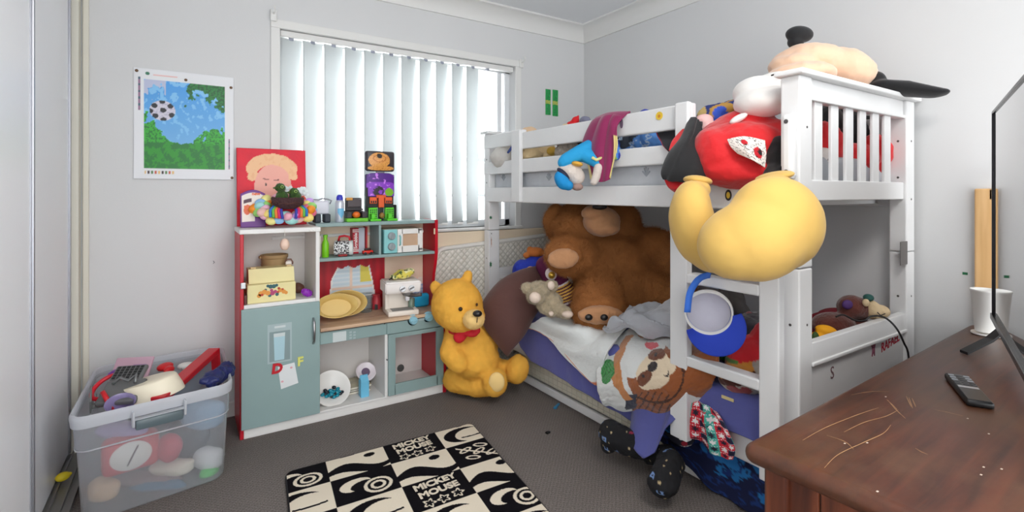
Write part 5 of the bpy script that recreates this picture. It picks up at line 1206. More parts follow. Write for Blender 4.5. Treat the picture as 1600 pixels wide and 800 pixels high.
sph('head_patch', (1324, 476, 1.992), 7.5, t0, mat('patch_purple', (72, 40, 104), 0.7), 1.1, 1.0, 0.012)
sph('head_patch', (1357, 465, 2.0), 7, t0, mat('patch_teal', (40, 90, 84), 0.7), 1.0, 0.8, 0.02)
YH = mat('plush_gold', (246, 172, 20), 0.8)
t0 = thing('banana_toy', 'yellow plush pieces lying in front of the brown monkey', 'plush toy', (1.95, 0.95, 0.5))
plush('banana_body', [CE(1291, 517, 1.93, 17, 9, 0.03, -12), CE(1283, 529, 1.92, 12, 7, 0.03, -25), CE(1277, 540, 1.95, 24, 22, 0.025)], YH, t0, 0.005, 3)
sph('green_tag', (1274, 528, 1.90), 7, t0, mat('tag_green', (60, 90, 40), 0.7), 0.8, 1.4, 0.01)
t0 = thing('red_cloth', 'dark red cloth bunched behind the plush monkey', 'cloth', (2.1, 1.1, 0.5))
plush('cloth_body', [CE(1300, 490, 2.2, 22, 8, 0.05, 10), CE(1290, 520, 2.2, 40, 34, 0.05)], mat('cloth_darkred', (110, 16, 30), 0.85, bump=(20, 0.4)), t0, 0.008, 3)
bm = B(); tube(bm, [spl([at(1306, 495, 1.93), at(1318, 492, 1.935), at(1335, 500, 1.93), at(1350, 501, 1.93), at(1362, 494, 1.93), at(1382, 496, 1.92), at(1400, 512, 1.90), at(1412, 535, 1.90), at(1420, 560, 1.92), at(1422, 640, 1.95)], i / 60) for i in range(61)], 0.0035, 8)
tag(put('power_cord', bm, BLACK, smooth=True), 'black cable looping over the lower end board of the bunk', 'cable')

# ------------------------------------------------------------------ on the ladder: blue cap, printed shorts
CAPB = mat('cap_blue2', (36, 66, 190), 0.75, bump=(40, 0.2)); CAPL = mat('cap_lightblue', (60, 120, 226), 0.75, bump=(40, 0.2)); CAPW = mat('cap_white', (232, 230, 228), 0.8); CAPI = mat('cap_lining', (206, 204, 216), 0.85, bump=(20, 0.3))
t0 = thing('baseball_cap', 'blue and white baseball cap hanging by its strap from the ladder', 'cap', (1.5, 1.15, 0.75))
cc = at(1107, 490, 1.755); k = 1.755 / FPX
# axis of the opening points towards the viewer and slightly down-left; brim towards the lower right
A_ = (-FW * 0.86 - RT * 0.30 - UP * 0.15).normalized(); Bv = (RT * 0.42 - UP * 0.9); Bv = (Bv - A_ * Bv.dot(A_)).normalized(); Cv = A_.cross(Bv)
Mc = Matrix((Cv, Bv, A_)).transposed().to_4x4(); Mc.translation = cc
rc = 0.078
bm = B(); lathe(bm, [(0, -0.088)] + [(rc * math.sin(a), -0.088 * math.cos(a)) for a in [PI / 2 * i / 10 for i in range(1, 11)]], Mc, 36); me = bpy.data.meshes.new('crown'); bm.to_mesh(me); bm.free()
me = evaluated(me, [('SOLIDIFY', dict(thickness=0.003, offset=1.0))])
crown = fin('crown', me, CAPL, t0, True)
bm = B(); lathe(bm, [(0, -0.083)] + [((rc - 0.005) * math.sin(a), -0.083 * math.cos(a)) for a in [PI / 2 * i / 10 for i in range(1, 10)]], Mc, 36); put('lining', bm, CAPI, t0, True)
bm = B(); lathe(bm, [(rc - 0.005, -0.024), (rc - 0.003, 0.001), (rc + 0.002, 0.002), (rc + 0.004, -0.018)], Mc, 36); put('sweatband', bm, CAPW, t0, True)
def Pb(u, v):
    a = -1.15 + 2.3 * u; r = rc + (0.075 * math.cos(a * 1.15) ** 0.7 if abs(a) < 1.36 else 0) * v
    return Mc @ Vector((r * math.sin(a), r * math.cos(a), 0.002 + 0.016 * v * (1 - 2.2 * (u - 0.5) ** 2) - 0.035 * v * (2 * u - 1) ** 2))
sheet('brim', Pb, 40, 14, CAPB, t0, 0.004)
bm = B(); st = [at(1074, 488, 1.72), at(1078, 458, 1.715), at(1090, 438, 1.72), at(1102, 431, 1.75), at(1110, 430, 1.80)]
for i in range(16):
    a, b = spl(st, i / 16), spl(st, (i + 1) / 16); n_ = (b - a).normalized().cross(FW).normalized() * 0.011
    bm.faces.new([bm.verts.new(p) for p in (a - n_, a + n_, b + n_, b - n_)])
bmesh.ops.remove_doubles(bm, verts=bm.verts, dist=0.004); me = bpy.data.meshes.new('strap'); bm.to_mesh(me); bm.free(); me = evaluated(me, [('SOLIDIFY', dict(thickness=0.003, offset=0))]); fin('strap', me, CAPL, t0, True)
# shorts
def xmasc(u, v):
    cell = (int(u * 7), int(v * 7)); x, y = u * 7 % 1, v * 7 % 1; h = (cell[0] * 5 + cell[1] * 3) % 6
    base = [lin((206, 28, 50)), lin((206, 28, 50)), lin((70, 176, 160)), lin((30, 26, 70)), lin((206, 28, 50)), lin((60, 160, 150))][h]
    if instar(x, y, 0.5, 0.5, 0.42, 6): return lin((240, 236, 236)) if h % 2 == 0 else lin((24, 20, 44))
    if abs(y - 0.05) < 0.06 and int(u * 60) % 2: return lin((242, 238, 238))
    return base
XM = mat('shorts_print', (255, 255, 255), 0.8, attr=True, bump=(20, 0.2))
t0 = thing('printed_shorts', 'red, teal and navy patterned shorts hanging off the lower rail', 'shorts', (1.6, 1.2, 0.2))
rw = [[Sx(1066, 632, 1.612), Sx(1088, 628, 1.612), Sx(1105, 634, 1.612), Sx(1125, 650, 1.612)], [Sx(1056, 650, 1.608), Sx(1085, 655, 1.6), Sx(1112, 665, 1.59), Sx(1140, 674, 1.60)], [Sx(1048, 672, 1.608), Sx(1085, 678, 1.6), Sx(1118, 692, 1.585), Sx(1150, 700, 1.60)], [Sx(1058, 674, 1.61), Sx(1085, 684, 1.605), Sx(1122, 712, 1.59), Sx(1146, 718, 1.60)]]
sheet('shorts_cloth', rows_surface(rw, lambda u, v: Vector((0.006 * math.sin(u * 18), 0, 0.003 * math.sin(u * 22 + v * 5)))), 110, 80, XM, t0, 0.008, xmasc)
plush('shorts_leg', [CE(1130, 690, 1.80, 14, 24, 0.014, 38), CE(1112, 662, 1.82, 12, 22, 0.012, 40)], XM, t0, 0.004, 4, lambda p: xmasc((p.y * 5) % 1, (p.z * 5) % 1))
t0 = thing('navy_pants', 'navy cloth with white edging dangling below the patterned shorts', 'clothing', (1.62, 1.3, 0.15))
rw = [[Sx(1040, 676, 1.622), Sx(1065, 680, 1.616), Sx(1082, 684, 1.62)], [Sx(1052, 690, 1.62), Sx(1068, 692, 1.612), Sx(1084, 690, 1.62)], [Sx(1060, 694, 1.62), Sx(1070, 698, 1.614), Sx(1080, 695, 1.62)]]
sheet('pants_cloth', rows_surface(rw), 40, 24, mat('pants_print', (255, 255, 255), 0.8, attr=True), t0, 0.006, lambda u, v: lin((226, 210, 212)) if v > 0.8 and int(u * 30) % 2 else (lin((160, 30, 50)) if inel(u, v, 0.55, 0.6, 0.15, 0.2) else lin((24, 24, 40))))
bm = B(); box(bm, on(1127, 613, 0, 1.617) + Vector((0, 0, -0.02)), on(1147, 628, 0, 1.621) + Vector((0, 0, 0.01)), 0.001); tag(put('care_label', bm, mat('label_cream', (226, 206, 150), 0.7)), 'cream cloth label sticking out below the blue sheet', 'label')
# pyjama trousers crumpled on the floor
def pjc(p):
    q = p * 24; n = Vector((round(q.x), round(q.y), round(q.z))); d = q - n
    h = (int(n.x) * 7 + int(n.y) * 11 + int(n.z) * 3) % 7
    L_ = max(abs(d.x + 0.1 * h - 0.2), abs(d.z) * 1.6, abs(d.y) * 1.2)
    if h in (0, 3) and 0.16 < L_ < 0.30: return lin((120, 150, 200))
    if h == 5 and L_ < 0.2: return lin((150, 44, 70))
    q2 = p * 70; n2 = Vector((round(q2.x), round(q2.y), round(q2.z))); h2 = (int(n2.x) * 5 + int(n2.y) * 3 + int(n2.z) * 7) % 13
    if h2 == 0 and (q2 - n2).length < 0.34: return lin((190, 170, 130))
    return lin((18, 18, 22))
PJ = mat('pyjama_print', (255, 255, 255), 0.9, attr=True, bump=(14, 0.3, 0.02))
t0 = thing('pyjama_trousers', 'black printed pyjama trousers crumpled on the carpet beside the bed', 'trousers', (1.55, 1.5, 0))
plush('trouser_leg', chain([(955, 678, 2.12, 20), (980, 690, 2.08, 20), (1005, 700, 2.05, 17)]) + [CE(952, 690, 2.13, 13, 18, 0.05)], PJ, t0, 0.005, 4, pjc, (18, 0.006))
plush('trouser_leg', chain([(1016, 714, 2.06, 13), (1042, 712, 1.99, 17), (1048, 725, 1.90, 21), (1038, 748, 1.83, 22)]) + [CE(1037, 754, 1.83, 24, 20, 0.06)], PJ, t0, 0.005, 4, pjc, (18, 0.006))

# ------------------------------------------------------------------ upper bunk
PEACH = mat('plush_peach2', (242, 200, 168), 0.85, bump=(30, 0.25, 0.01), sheen=0.4)
VELW = mat('plush_white', (236, 232, 228), 0.85, bump=(30, 0.2), sheen=0.4)
VELY = mat('plush_butter', (218, 178, 94), 0.85, var=(8, 0.05), bump=(7, 0.12, 0.02), sheen=0.15)
VELR = mat('plush_red', (214, 16, 26), 0.75, bump=(10, 0.4, 0.03), sheen=0.3)
VELK = mat('plush_black', (20, 20, 23), 0.85, bump=(20, 0.3), sheen=0.2)
t0 = thing('giant_plush', 'giant plush doll in red with huge yellow feet dangling from top bunk', 'plush toy', (1.7, 1.0, 1.28))
plush('torso', [CE(1160, 232, 1.86, 70, 42, 0.16, -6), CE(1120, 245, 1.84, 36, 48, 0.11, 14), CE(1160, 268, 1.80, 62, 30, 0.10), CE(1196, 215, 1.86, 36, 32, 0.11), CE(1140, 205, 1.90, 50, 24, 0.10, 18), CE(1165, 190, 1.9, 45, 18, 0.1)], VELR, t0, 0.008, 7, None, (9, 0.008))
plush('arm', [CE(1222, 250, 1.71, 24, 40, 0.05, 4), CE(1214, 276, 1.68, 20, 20, 0.05)], VELK, t0, 0.007, 5, None, (16, 0.006))
plush('foot', [CE(1160, 378, 1.44, 70, 58, 0.115, 25), CE(1212, 348, 1.44, 70, 74, 0.115, 30), CE(1185, 372, 1.42, 74, 66, 0.115, 25), CE(1212, 292, 1.50, 26, 20, 0.05)], VELY, t0, 0.008, 14, None, (4, 0.005))
plush('foot', [CE(1083, 352, 1.66, 35, 64, 0.10, 10), CE(1104, 385, 1.64, 32, 42, 0.10, 20), CE(1090, 296, 1.72, 20, 18, 0.06), CE(1080, 325, 1.68, 30, 45, 0.09)], VELY, t0, 0.008, 14, None, (4, 0.005))
for c in ((1210, 276, 1.56, 27, 8, 0.065, 12), (1090, 282, 1.74, 21, 8, 0.06, -8)):
    bm = B(); ell(bm, *CE(*c)); put('cuff', bm, VELY, t0, True)
plush('muzzle', [CE(1193, 160, 1.82, 44, 24, 0.11, 4), CE(1222, 140, 1.86, 42, 26, 0.11, -14), CE(1185, 145, 1.86, 38, 26, 0.09)], VELW, t0, 0.007, 8)
plush('head', [CE(1262, 97, 2.12, 52, 28, 0.13, -4), CE(1238, 104, 2.08, 34, 20, 0.10), CE(1318, 110, 2.10, 48, 32, 0.12, -16), CE(1250, 118, 2.02, 50, 18, 0.12)], PEACH, t0, 0.008, 6, None, (7, 0.010))
plush('nose', [CE(1249, 54, 2.10, 21, 13, 0.04, -6), CE(1243, 66, 2.10, 12, 10, 0.03)], VELK, t0, 0.005, 3)
plush('ear', [CE(1364, 128, 2.07, 14, 17, 0.06, 20)] + [CE(1375 + i * 8.5, 134 + i * 1.1 + (0.12 * (i - 4)), 2.03 - i * 0.010, 15, 12 - abs(i - 4) * 0.9, 0.06, -6) for i in range(11)], VELK, t0, 0.006, 3)
bm = B(); tube(bm, [at(1205, 118, 1.755), at(1220, 113, 1.75), at(1234, 112, 1.75)], 0.003, 6); put('mouth_line', bm, NOSE, t0, True)
bm = B(); ell(bm, *CE(1154, 185, 1.785, 15, 5.5, 0.02, 28)); put('button', bm, VELW, t0, True)
# white printed cloth on the doll
def spots(u, v):
    n = fbm((u * 7, v * 7, 3))
    if inel(u, v, 0.72, 0.55, 0.12, 0.2) or inel(u, v, 0.45, 0.25, 0.08, 0.1): return lin((190, 20, 36)) if n < 0.25 else lin((24, 20, 22))
    return lin((40, 36, 38)) if abs(n) < 0.055 else lin((236, 228, 222))
t1 = thing('printed_cloth', 'white cloth with black and red scribble print on the doll', 'cloth', (1.6, 1.05, 1.3))
rw = [[at(1134, 218, 1.735), at(1160, 214, 1.70), at(1192, 220, 1.70)], [at(1140, 230, 1.725), at(1168, 235, 1.675), at(1194, 240, 1.69)], [at(1150, 240, 1.71), at(1172, 250, 1.675), at(1192, 262, 1.69)]]
sheet('cloth_patch', rows_surface(rw, lambda u, v: -FW * 0.012), 50, 36, mat('patch_print', (255, 255, 255), 0.8, attr=True), t1, 0.004, spots)
t1 = thing('printed_cloth', 'white scribble-printed cloth seen behind the first end slats', 'cloth', (1.85, 0.95, 1.27))
plush('cloth_fold', [CE(1285, 250, 1.88, 20, 20, 0.04), CE(1268, 245, 1.86, 14, 18, 0.03)], mat('patch_print', (255, 255, 255), 0.8, attr=True), t1, 0.006, 3, lambda p: spots((p.x * 6) % 1, (p.z * 7) % 1))
t1 = thing('red_throw', 'red fleece throw lying behind the slats of the top bunk end', 'blanket', (2.15, 1.0, 1.27))
plush('throw_cloth', [CE(1330, 248, 2.08, 40, 24, 0.08), CE(1290, 225, 2.0, 26, 36, 0.06), CE(1368, 240, 2.10, 22, 32, 0.06, 10)], VELR, t1, 0.008, 5, None, (10, 0.010))
t1 = thing('black_fleece', 'black fleece heap behind the slats of the top bunk end', 'clothing', (2.1, 1.2, 1.27))
plush('fleece_heap', [CE(1310, 200, 2.25, 40, 36, 0.10), CE(1345, 210, 2.3, 40, 30, 0.10), CE(1290, 190, 2.2, 24, 24, 0.08)], VELK, t1, 0.009, 4, None, (10, 0.010))
t1 = thing('yellow_plush', 'olive yellow plush toy at the wall end of the top bunk', 'plush toy', (2.35, 1.15, 1.27))
plush('plush_body', [CE(1372, 215, 2.35, 18, 24, 0.06), CE(1380, 195, 2.35, 12, 12, 0.05)], mat('plush_olive', (190, 170, 80), 0.85), t1, 0.008, 4)
# black and red costume hanging over the guard rail end
t1 = thing('costume_jacket', 'black jacket with red lining hanging beside the doll', 'jacket', (1.6, 1.3, 1.2))
rw = [[at(1078, 186, 1.95), at(1084, 186, 1.94), at(1094, 190, 1.94)], [at(1066, 215, 1.90), at(1080, 208, 1.87), at(1096, 205, 1.90)], [at(1048, 240, 1.88), at(1072, 235, 1.82), at(1096, 235, 1.84)], [at(1037, 268, 1.87), at(1066, 264, 1.80), at(1100, 262, 1.81)], [at(1038, 280, 1.87), at(1060, 284, 1.81), at(1103, 282, 1.80)]]
rowsP = rows_surface(rw, lambda u, v: RT * (0.003 * math.sin(u * 16 + v * 6)) + FW * (0.008 * math.sin(u * 10 + v * 4)))
sheet('jacket_cloth', rowsP, 50, 70, VELK, t1, 0.016)
rw = [[at(1037, 276, 1.88), at(1052, 279, 1.86), at(1070, 281, 1.84)], [at(1046, 291, 1.87), at(1056, 293, 1.84), at(1068, 288, 1.83)], [at(1060, 301, 1.86), at(1063, 300, 1.85), at(1066, 297, 1.84)]]
sheet('red_hem', rows_surface(rw), 24, 20, VELR, t1, 0.014)
rw = [[at(1070, 200, 1.955), at(1078, 196, 1.945)], [at(1052, 220, 1.93), at(1066, 215, 1.91)], [at(1046, 236, 1.90), at(1052, 236, 1.885)]]
sheet('red_lining', rows_surface(rw), 16, 30, VELR, t1, 0.010)
# colourful cloths beside the doll
def multi(p):
    n = fbm(p * 8 + Vector((1, 5, 0))); s = p.z * 22 + p.y * 14 + n * 2
    return [lin((196, 150, 70)), lin((40, 56, 120)), lin((206, 176, 110)), lin((180, 40, 50)), lin((56, 90, 200))][int(s) % 5]
t1 = thing('colourful_throw', 'mustard and blue printed throw heaped behind the doll', 'blanket', (1.85, 1.35, 1.27))
plush('throw_cloth', [CE(1118, 180, 2.12, 32, 20, 0.09, 18), CE(1145, 172, 2.14, 26, 16, 0.08), CE(1130, 200, 2.12, 34, 24, 0.09)], mat('multi_print', (255, 255, 255), 0.85, attr=True, bump=(20, 0.3)), t1, 0.007, 4, multi, (12, 0.012))
t1 = thing('pink_plush', 'pale pink plush toy tucked between jacket and doll', 'plush toy', (1.75, 1.3, 1.27))
plush('plush_body', [CE(1106, 202, 1.95, 15, 14, 0.05), CE(1100, 188, 1.97, 14, 10, 0.04)], mat('plush_pink', (236, 190, 186), 0.85, bump=(40, 0.3)), t1, 0.006, 4)
# maroon jersey over the guard rail
MAR = mat('jersey_claret', (142, 20, 84), 0.7, attr=True, bump=(60, 0.1), sheen=0.3)
def jerc(u, v):
    if v > 0.50 and u > 0.86: return lin((236, 214, 140))
    if v > 0.66 and u < 0.10: return lin((236, 220, 150))
    if v > 0.5 and u > 0.80: return lin((110, 14, 62))
    return lin((140, 18, 82))
t1 = thing('maroon_jersey', 'maroon jersey with pale yellow trim slung over the guard rail', 'jersey', (1.63, 1.7, 1.3))
X1 = 1.613
rw = [[on(945, 196, 0, 1.70), on(955, 190, 0, 1.70), on(968, 186, 0, 1.70), on(984, 184, 0, 1.70)],
      [on(935, 183, 0, 1.655), on(950, 177, 0, 1.655), on(966, 175, 0, 1.655), on(985, 175, 0, 1.655)],
      [on(922, 200, 0, X1), on(940, 192, 0, X1 - 0.012), on(956, 190, 0, X1), on(966, 196, 0, X1 + 0.004)],
      [on(911, 236, 0, X1), on(932, 232, 0, X1 - 0.02), on(952, 230, 0, X1 - 0.005), on(967, 228, 0, X1)],
      [on(922, 258, 0, X1), on(936, 262, 0, X1 - 0.02), on(952, 258, 0, X1 - 0.01), on(962, 252, 0, X1)],
      [on(926, 280, 0, X1), on(938, 284, 0, X1 - 0.014), on(950, 283, 0, X1 - 0.008), on(957, 276, 0, X1)]]
sheet('jersey_cloth', rows_surface(rw, lambda u, v: Vector((-0.004 - 0.010 * abs(math.sin(u * 9 + v * 2)) * (v > 0.3), 0, 0))), 80, 100, MAR, t1, 0.006, jerc)
# blue-jacketed plush hanging head-down over the rail
t1 = thing('hanging_plush', 'plush toy in blue jacket and blue hat hanging head-down over rail', 'plush toy', (1.58, 1.85, 1.2))
plush('jacket', chain([(925, 228, 2.38, 12), (905, 240, 2.36, 13), (885, 250, 2.36, 11), (880, 254, 2.36, 9)]) + chain([(912, 240, 2.36, 13), (932, 252, 2.32, 10), (938, 258, 2.31, 9)]), mat('plush_sky', (34, 158, 216), 0.8, bump=(50, 0.3)), t1, 0.005, 4)
plush('head', [CE(893, 268, 2.37, 17, 15, 0.05), CE(900, 276, 2.37, 14, 14, 0.045), CE(880, 262, 2.37, 8, 8, 0.03)], mat('plush_offwhite', (220, 208, 198), 0.9, bump=(70, 0.4)), t1, 0.005, 4)
plush('hat', [CE(878, 282, 2.33, 11, 16, 0.035, 28), CE(888, 290, 2.33, 8, 8, 0.03)], mat('plush_azure', (16, 140, 206), 0.8, bump=(50, 0.3)), t1, 0.005, 3)
bm = B(); ell(bm, *CE(880, 272, 2.335, 13, 5, 0.03, -45)); put('hat_band', bm, mat('band_navy', (30, 34, 60), 0.7), t1, True)
plush('arm', chain([(936, 262, 2.30, 8), (932, 276, 2.30, 7), (928, 284, 2.30, 6)]), mat('plush_offwhite', (220, 208, 198), 0.9), t1, 0.004, 3)
bm = B(); ell(bm, *CE(902, 256, 2.33, 9, 4, 0.03, -12)); put('collar', bm, mat('collar_orange', (232, 176, 70), 0.7), t1, True)
bm = B(); tube(bm, [at(925, 246, 2.29), at(932, 250, 2.285), at(941, 246, 2.29)], 0.007, 8); put('cuff_stripe', bm, mat('stripe_lemon', (226, 222, 150), 0.7), t1, True)
bm = B(); ell(bm, *CE(902, 292, 2.36, 9, 6, 0.03)); put('scarf', bm, mat('scarf_taupe', (170, 140, 130), 0.8), t1, True)
# soft toys and clothes behind the guard rail
def soft(name, label, cat, blobs, m, voxel=0.006, sm=4, lump=(20, 0.006), col=None, part='plush_body', kids=()):
    t = thing(name, label, cat, blobs[0][0])
    plush(part, blobs, m, t, voxel, sm, col, lump)
    for kn, bl2, m2 in kids: plush(kn, bl2, m2, t, 0.005, 3)
    return t
soft('pillow', 'off-white pillow at the far end of the top bunk', 'pillow', [CE(790, 246, 3.15, 24, 18, 0.08)], mat('pillow_white', (206, 202, 196), 0.85), part='pillow_body')
soft('blue_strap', 'black and blue strap lying behind the far guard rail', 'strap', [(c, r, R) for c, r, R in chain([(794, 238, 2.98, 2), (800, 230, 2.98, 2.4), (805, 236, 2.98, 3), (804, 250, 2.98, 4)])], mat('strap_blue', (40, 60, 120), 0.6), 0.003, 2, None, part='strap_body')
CRP = mat('plush_cream2', (222, 196, 150), 0.9, var=(20, 0.08), bump=(60, 0.5), sheen=0.3)
soft('plush_dog', 'cream plush dog lying behind the guard rail near the window', 'plush toy', [CE(832, 240, 3.0, 22, 16, 0.07), CE(852, 234, 2.95, 16, 12, 0.05), CE(838, 225, 3.0, 12, 10, 0.04), CE(858, 244, 2.9, 10, 8, 0.03)], CRP, kids=[('yellow_snout', [CE(862, 236, 2.87, 8, 7, 0.03)], mat('plush_mustard', (214, 172, 70), 0.85))])
soft('red_felt', 'red felt scrap behind the guard rail beside the cream dog', 'cloth', [CE(874, 223, 2.85, 8, 5, 0.03, -25)], mat('felt_red', (196, 40, 36), 0.85), part='cloth_body')
soft('knitted_toy', 'speckled grey-beige knitted toy behind the guard rail', 'plush toy', [CE(886, 238, 2.7, 20, 18, 0.06), CE(902, 228, 2.65, 14, 14, 0.05)], mat('knit_grey', (150, 140, 128), 0.95, var=(70, 0.3), bump=(160, 0.8)))
soft('dark_toy', 'small black and white toy behind the rail left of jersey', 'plush toy', [CE(908, 218, 2.6, 11, 8, 0.04), CE(918, 224, 2.6, 9, 8, 0.04)], mat('toy_blackgrey', (54, 52, 58), 0.8, var=(40, 0.4)))
soft('red_hat', 'red pointed felt hat peeping above the top guard rail', 'hat', [CE(893, 200, 2.75, 12, 10, 0.04), CE(899, 190, 2.75, 6, 8, 0.025, -20), CE(902, 184, 2.75, 3, 5, 0.02, -20)], mat('felt_red2', (214, 26, 34), 0.8), part='hat_body', kids=[('hat_trim', [CE(884, 197, 2.74, 6, 4, 0.03)], CRP)])
soft('tan_plush', 'tan plush ear showing over the far guard rail', 'plush toy', [CE(828, 208, 3.05, 12, 10, 0.04), CE(822, 204, 3.05, 6, 5, 0.03)], mat('plush_sand', (232, 200, 164), 0.9))
soft('blue_ball', 'blue rounded toy just visible above the top guard rail', 'toy', [CE(1008, 184, 2.3, 12, 14, 0.04)], mat('toy_royal', (50, 66, 170), 0.5), lump=None, part='toy_body')
soft('grey_toy', 'small grey toy tip above the rail left of the jersey', 'toy', [CE(914, 190, 2.7, 9, 9, 0.03)], mat('toy_greyblue', (120, 120, 140), 0.7), part='toy_body')
def pyj(p):
    q = p * 14; n = fbm(q); 
    if abs(n) < 0.05: return lin((200, 220, 240))
    if fbm(p * 9 + Vector((1, 6, 4))) > 0.5: return lin((60, 66, 76))
    return lin((96, 152, 224)) if fbm(p * 5 + Vector((2, 8, 3))) > -0.25 else lin((44, 84, 190))
soft('blue_pyjamas', 'sky blue printed pyjamas lying behind the guard rail', 'clothing', [CE(1000, 222, 2.42, 40, 22, 0.06, 6), CE(1030, 214, 2.32, 30, 22, 0.05), CE(958, 228, 2.53, 34, 20, 0.06), CE(1015, 218, 2.37, 34, 20, 0.05)], mat('pyjama_blue', (255, 255, 255), 0.8, attr=True, bump=(16, 0.3)), col=pyj, part='pyjama_cloth', lump=(9, 0.010))
soft('printed_sock', 'blue and green printed sock hanging below the jersey hem', 'sock', [CE(962, 243, 2.265, 10, 8, 0.014, 10), CE(962, 236, 2.275, 9, 9, 0.014), CE(960, 226, 2.33, 9, 10, 0.03)], mat('pyjama_blue', (255, 255, 255), 0.8, attr=True, bump=(16, 0.3)), col=lambda p: lin((150, 190, 60)) if fbm(p * 40) > 0.3 else (lin((30, 50, 150)) if fbm(p * 30 + Vector((3, 0, 0))) > 0 else lin((70, 130, 220))), part='sock_body', lump=None)
t1 = thing('charcoal_cloth', 'charcoal cloth corner with red edge poking over the second rail', 'clothing', (1.62, 1.35, 1.3))
rw = [[on(1024, 202, 0, 1.69), on(1042, 196, 0, 1.69), on(1060, 194, 0, 1.69)], [on(1028, 214, 0, 1.68), on(1044, 212, 0, 1.68), on(1060, 210, 0, 1.68)], [on(1033, 222, 0, 1.645), on(1044, 220, 0, 1.645), on(1058, 219, 0, 1.645)], [on(1036, 228, 0, 1.627), on(1046, 228, 0, 1.627), on(1056, 227, 0, 1.627)], [on(1050, 242, 0, 1.624), on(1052, 243, 0, 1.624), on(1054, 242, 0, 1.624)]]
sheet('cloth_corner', rows_surface(rw), 30, 30, mat('cloth_charcoal', (44, 44, 48), 0.85, attr=True), t1, 0.006, lambda u, v: lin((170, 40, 60)) if u < 0.1 else lin((46, 46, 50)))
# ------------------------------------------------------------------ storage tub with toys
FR = bpy.data.materials.new('frosted_plastic'); FR.use_nodes = True
_nt = FR.node_tree; _b = _nt.nodes['Principled BSDF']; _b.inputs['Base Color'].default_value = (0.93, 0.95, 0.97, 1)
_b.inputs['Roughness'].default_value = 0.2; _b.inputs['Transmission Weight'].default_value = 1.0; _b.inputs['IOR'].default_value = 1.12
_d = _nt.nodes.new('ShaderNodeBsdfDiffuse'); _d.inputs[0].default_value = (0.86, 0.88, 0.92, 1)
_t = _nt.nodes.new('ShaderNodeBsdfTranslucent'); _t.inputs[0].default_value = (0.88, 0.9, 0.94, 1)
_m1 = _nt.nodes.new('ShaderNodeMixShader'); _m1.inputs[0].default_value = 0.5; _nt.links.new(_d.outputs[0], _m1.inputs[1]); _nt.links.new(_t.outputs[0], _m1.inputs[2])
_m2 = _nt.nodes.new('ShaderNodeMixShader'); _m2.inputs[0].default_value = 0.23; _nt.links.new(_b.outputs[0], _m2.inputs[1]); _nt.links.new(_m1.outputs[0], _m2.inputs[2]); _nt.links.new(_m2.outputs[0], _nt.nodes['Material Output'].inputs[0])
FR2 = FR.copy(); FR2.name = 'frosted_rim'
for n in FR2.node_tree.nodes:
    if n.type == 'MIX_SHADER' and abs(n.inputs[0].default_value - 0.23) < 1e-4: n.inputs[0].default_value = 0.72
NL, NR, FRr, FLl = Vector((-0.338, 2.205)), Vector((0.162, 2.29)), Vector((0.158, 2.89)), Vector((-0.335, 2.84))
def T2(u, v): return NL * (1 - u) * (1 - v) + NR * u * (1 - v) + FRr * u * v + FLl * (1 - u) * v
CEN = T2(0.5, 0.5)
def ringpts(z, shrink, n=12, rad=0.11):
    """rounded quadrilateral ring at height z; shrink = fraction of the rim size"""
    out = []
    for (cu, cv, a0_) in ((rad, rad, PI), (1 - rad, rad, 1.5 * PI), (1 - rad, 1 - rad, 0), (rad, 1 - rad, 0.5 * PI)):
        for k in range(n + 1):
            a = a0_ + k * PI / 2 / n
            p = T2(cu + rad * math.cos(a), cv + rad * math.sin(a))
            q = CEN + (p - CEN) * shrink
            out.append(Vector((q.x, q.y, z)))
    return out
def loft(bm, rings, close_bottom=False):
    R_ = [[bm.verts.new(p) for p in r] for r in rings]; n = len(R_[0])
    for a, b in zip(R_, R_[1:]):
        for i in range(n): bm.faces.new((a[i], a[(i + 1) % n], b[(i + 1) % n], b[i]))
    if close_bottom: bm.faces.new(list(reversed(R_[0])))
tub = thing('storage_tub', 'large frosted clear plastic tub full of toys beside the wardrobe', 'storage tub', (CEN.x, CEN.y, 0))
bm = B(); loft(bm, [ringpts(0.003, 0.86), ringpts(0.012, 0.88), ringpts(0.26, 0.925), ringpts(0.264, 0.945), ringpts(0.365, 0.96)], True)
me = bpy.data.meshes.new('tub_wall'); bm.to_mesh(me); bm.free(); me = evaluated(me, [('SOLIDIFY', dict(thickness=0.003, offset=-1))]); fin('tub_wall', me, FR, tub, 40)
bm = B(); loft(bm, [ringpts(0.345, 0.965), ringpts(0.345, 0.985), ringpts(0.372, 0.995), ringpts(0.384, 0.99), ringpts(0.388, 0.975), ringpts(0.384, 0.955), ringpts(0.365, 0.95), ringpts(0.345, 0.965)])
put('rim', bm, FR2, tub, 50)
d01 = (NR - NL).normalized(); nrm = Vector((d01.y, -d01.x))
hc = NL.lerp(NR, 0.515) - nrm * 0.0; HX = Vector((d01.x, d01.y, 0)); HN = Vector((nrm.x, nrm.y, 0)); H0 = Vector((hc.x, hc.y, 0)) + HN * -0.005
def hb(bm, x0, x1, n0, n1, z0, z1, bev=0.003):
    M = Matrix((HX, HN, UP)).transposed().to_4x4(); M.translation = H0; box(bm, (x0, n0, z0), (x1, n1, z1), bev, M=M)
bm = B(); hb(bm, -0.072, 0.072, 0.002, 0.026, 0.302, 0.338, 0.006); hd = put('handle', bm, mat('handle_smoke', (112, 128, 134), 0.3, trans=0.4), tub, 40)
bm = B(); hb(bm, -0.078, 0.078, 0.004, 0.022, 0.338, 0.344, 0.002); hb(bm, -0.082, -0.074, -0.005, 0.026, 0.315, 0.37); hb(bm, 0.074, 0.082, -0.005, 0.026, 0.315, 0.37); put('handle_bracket', bm, FR2, tub)
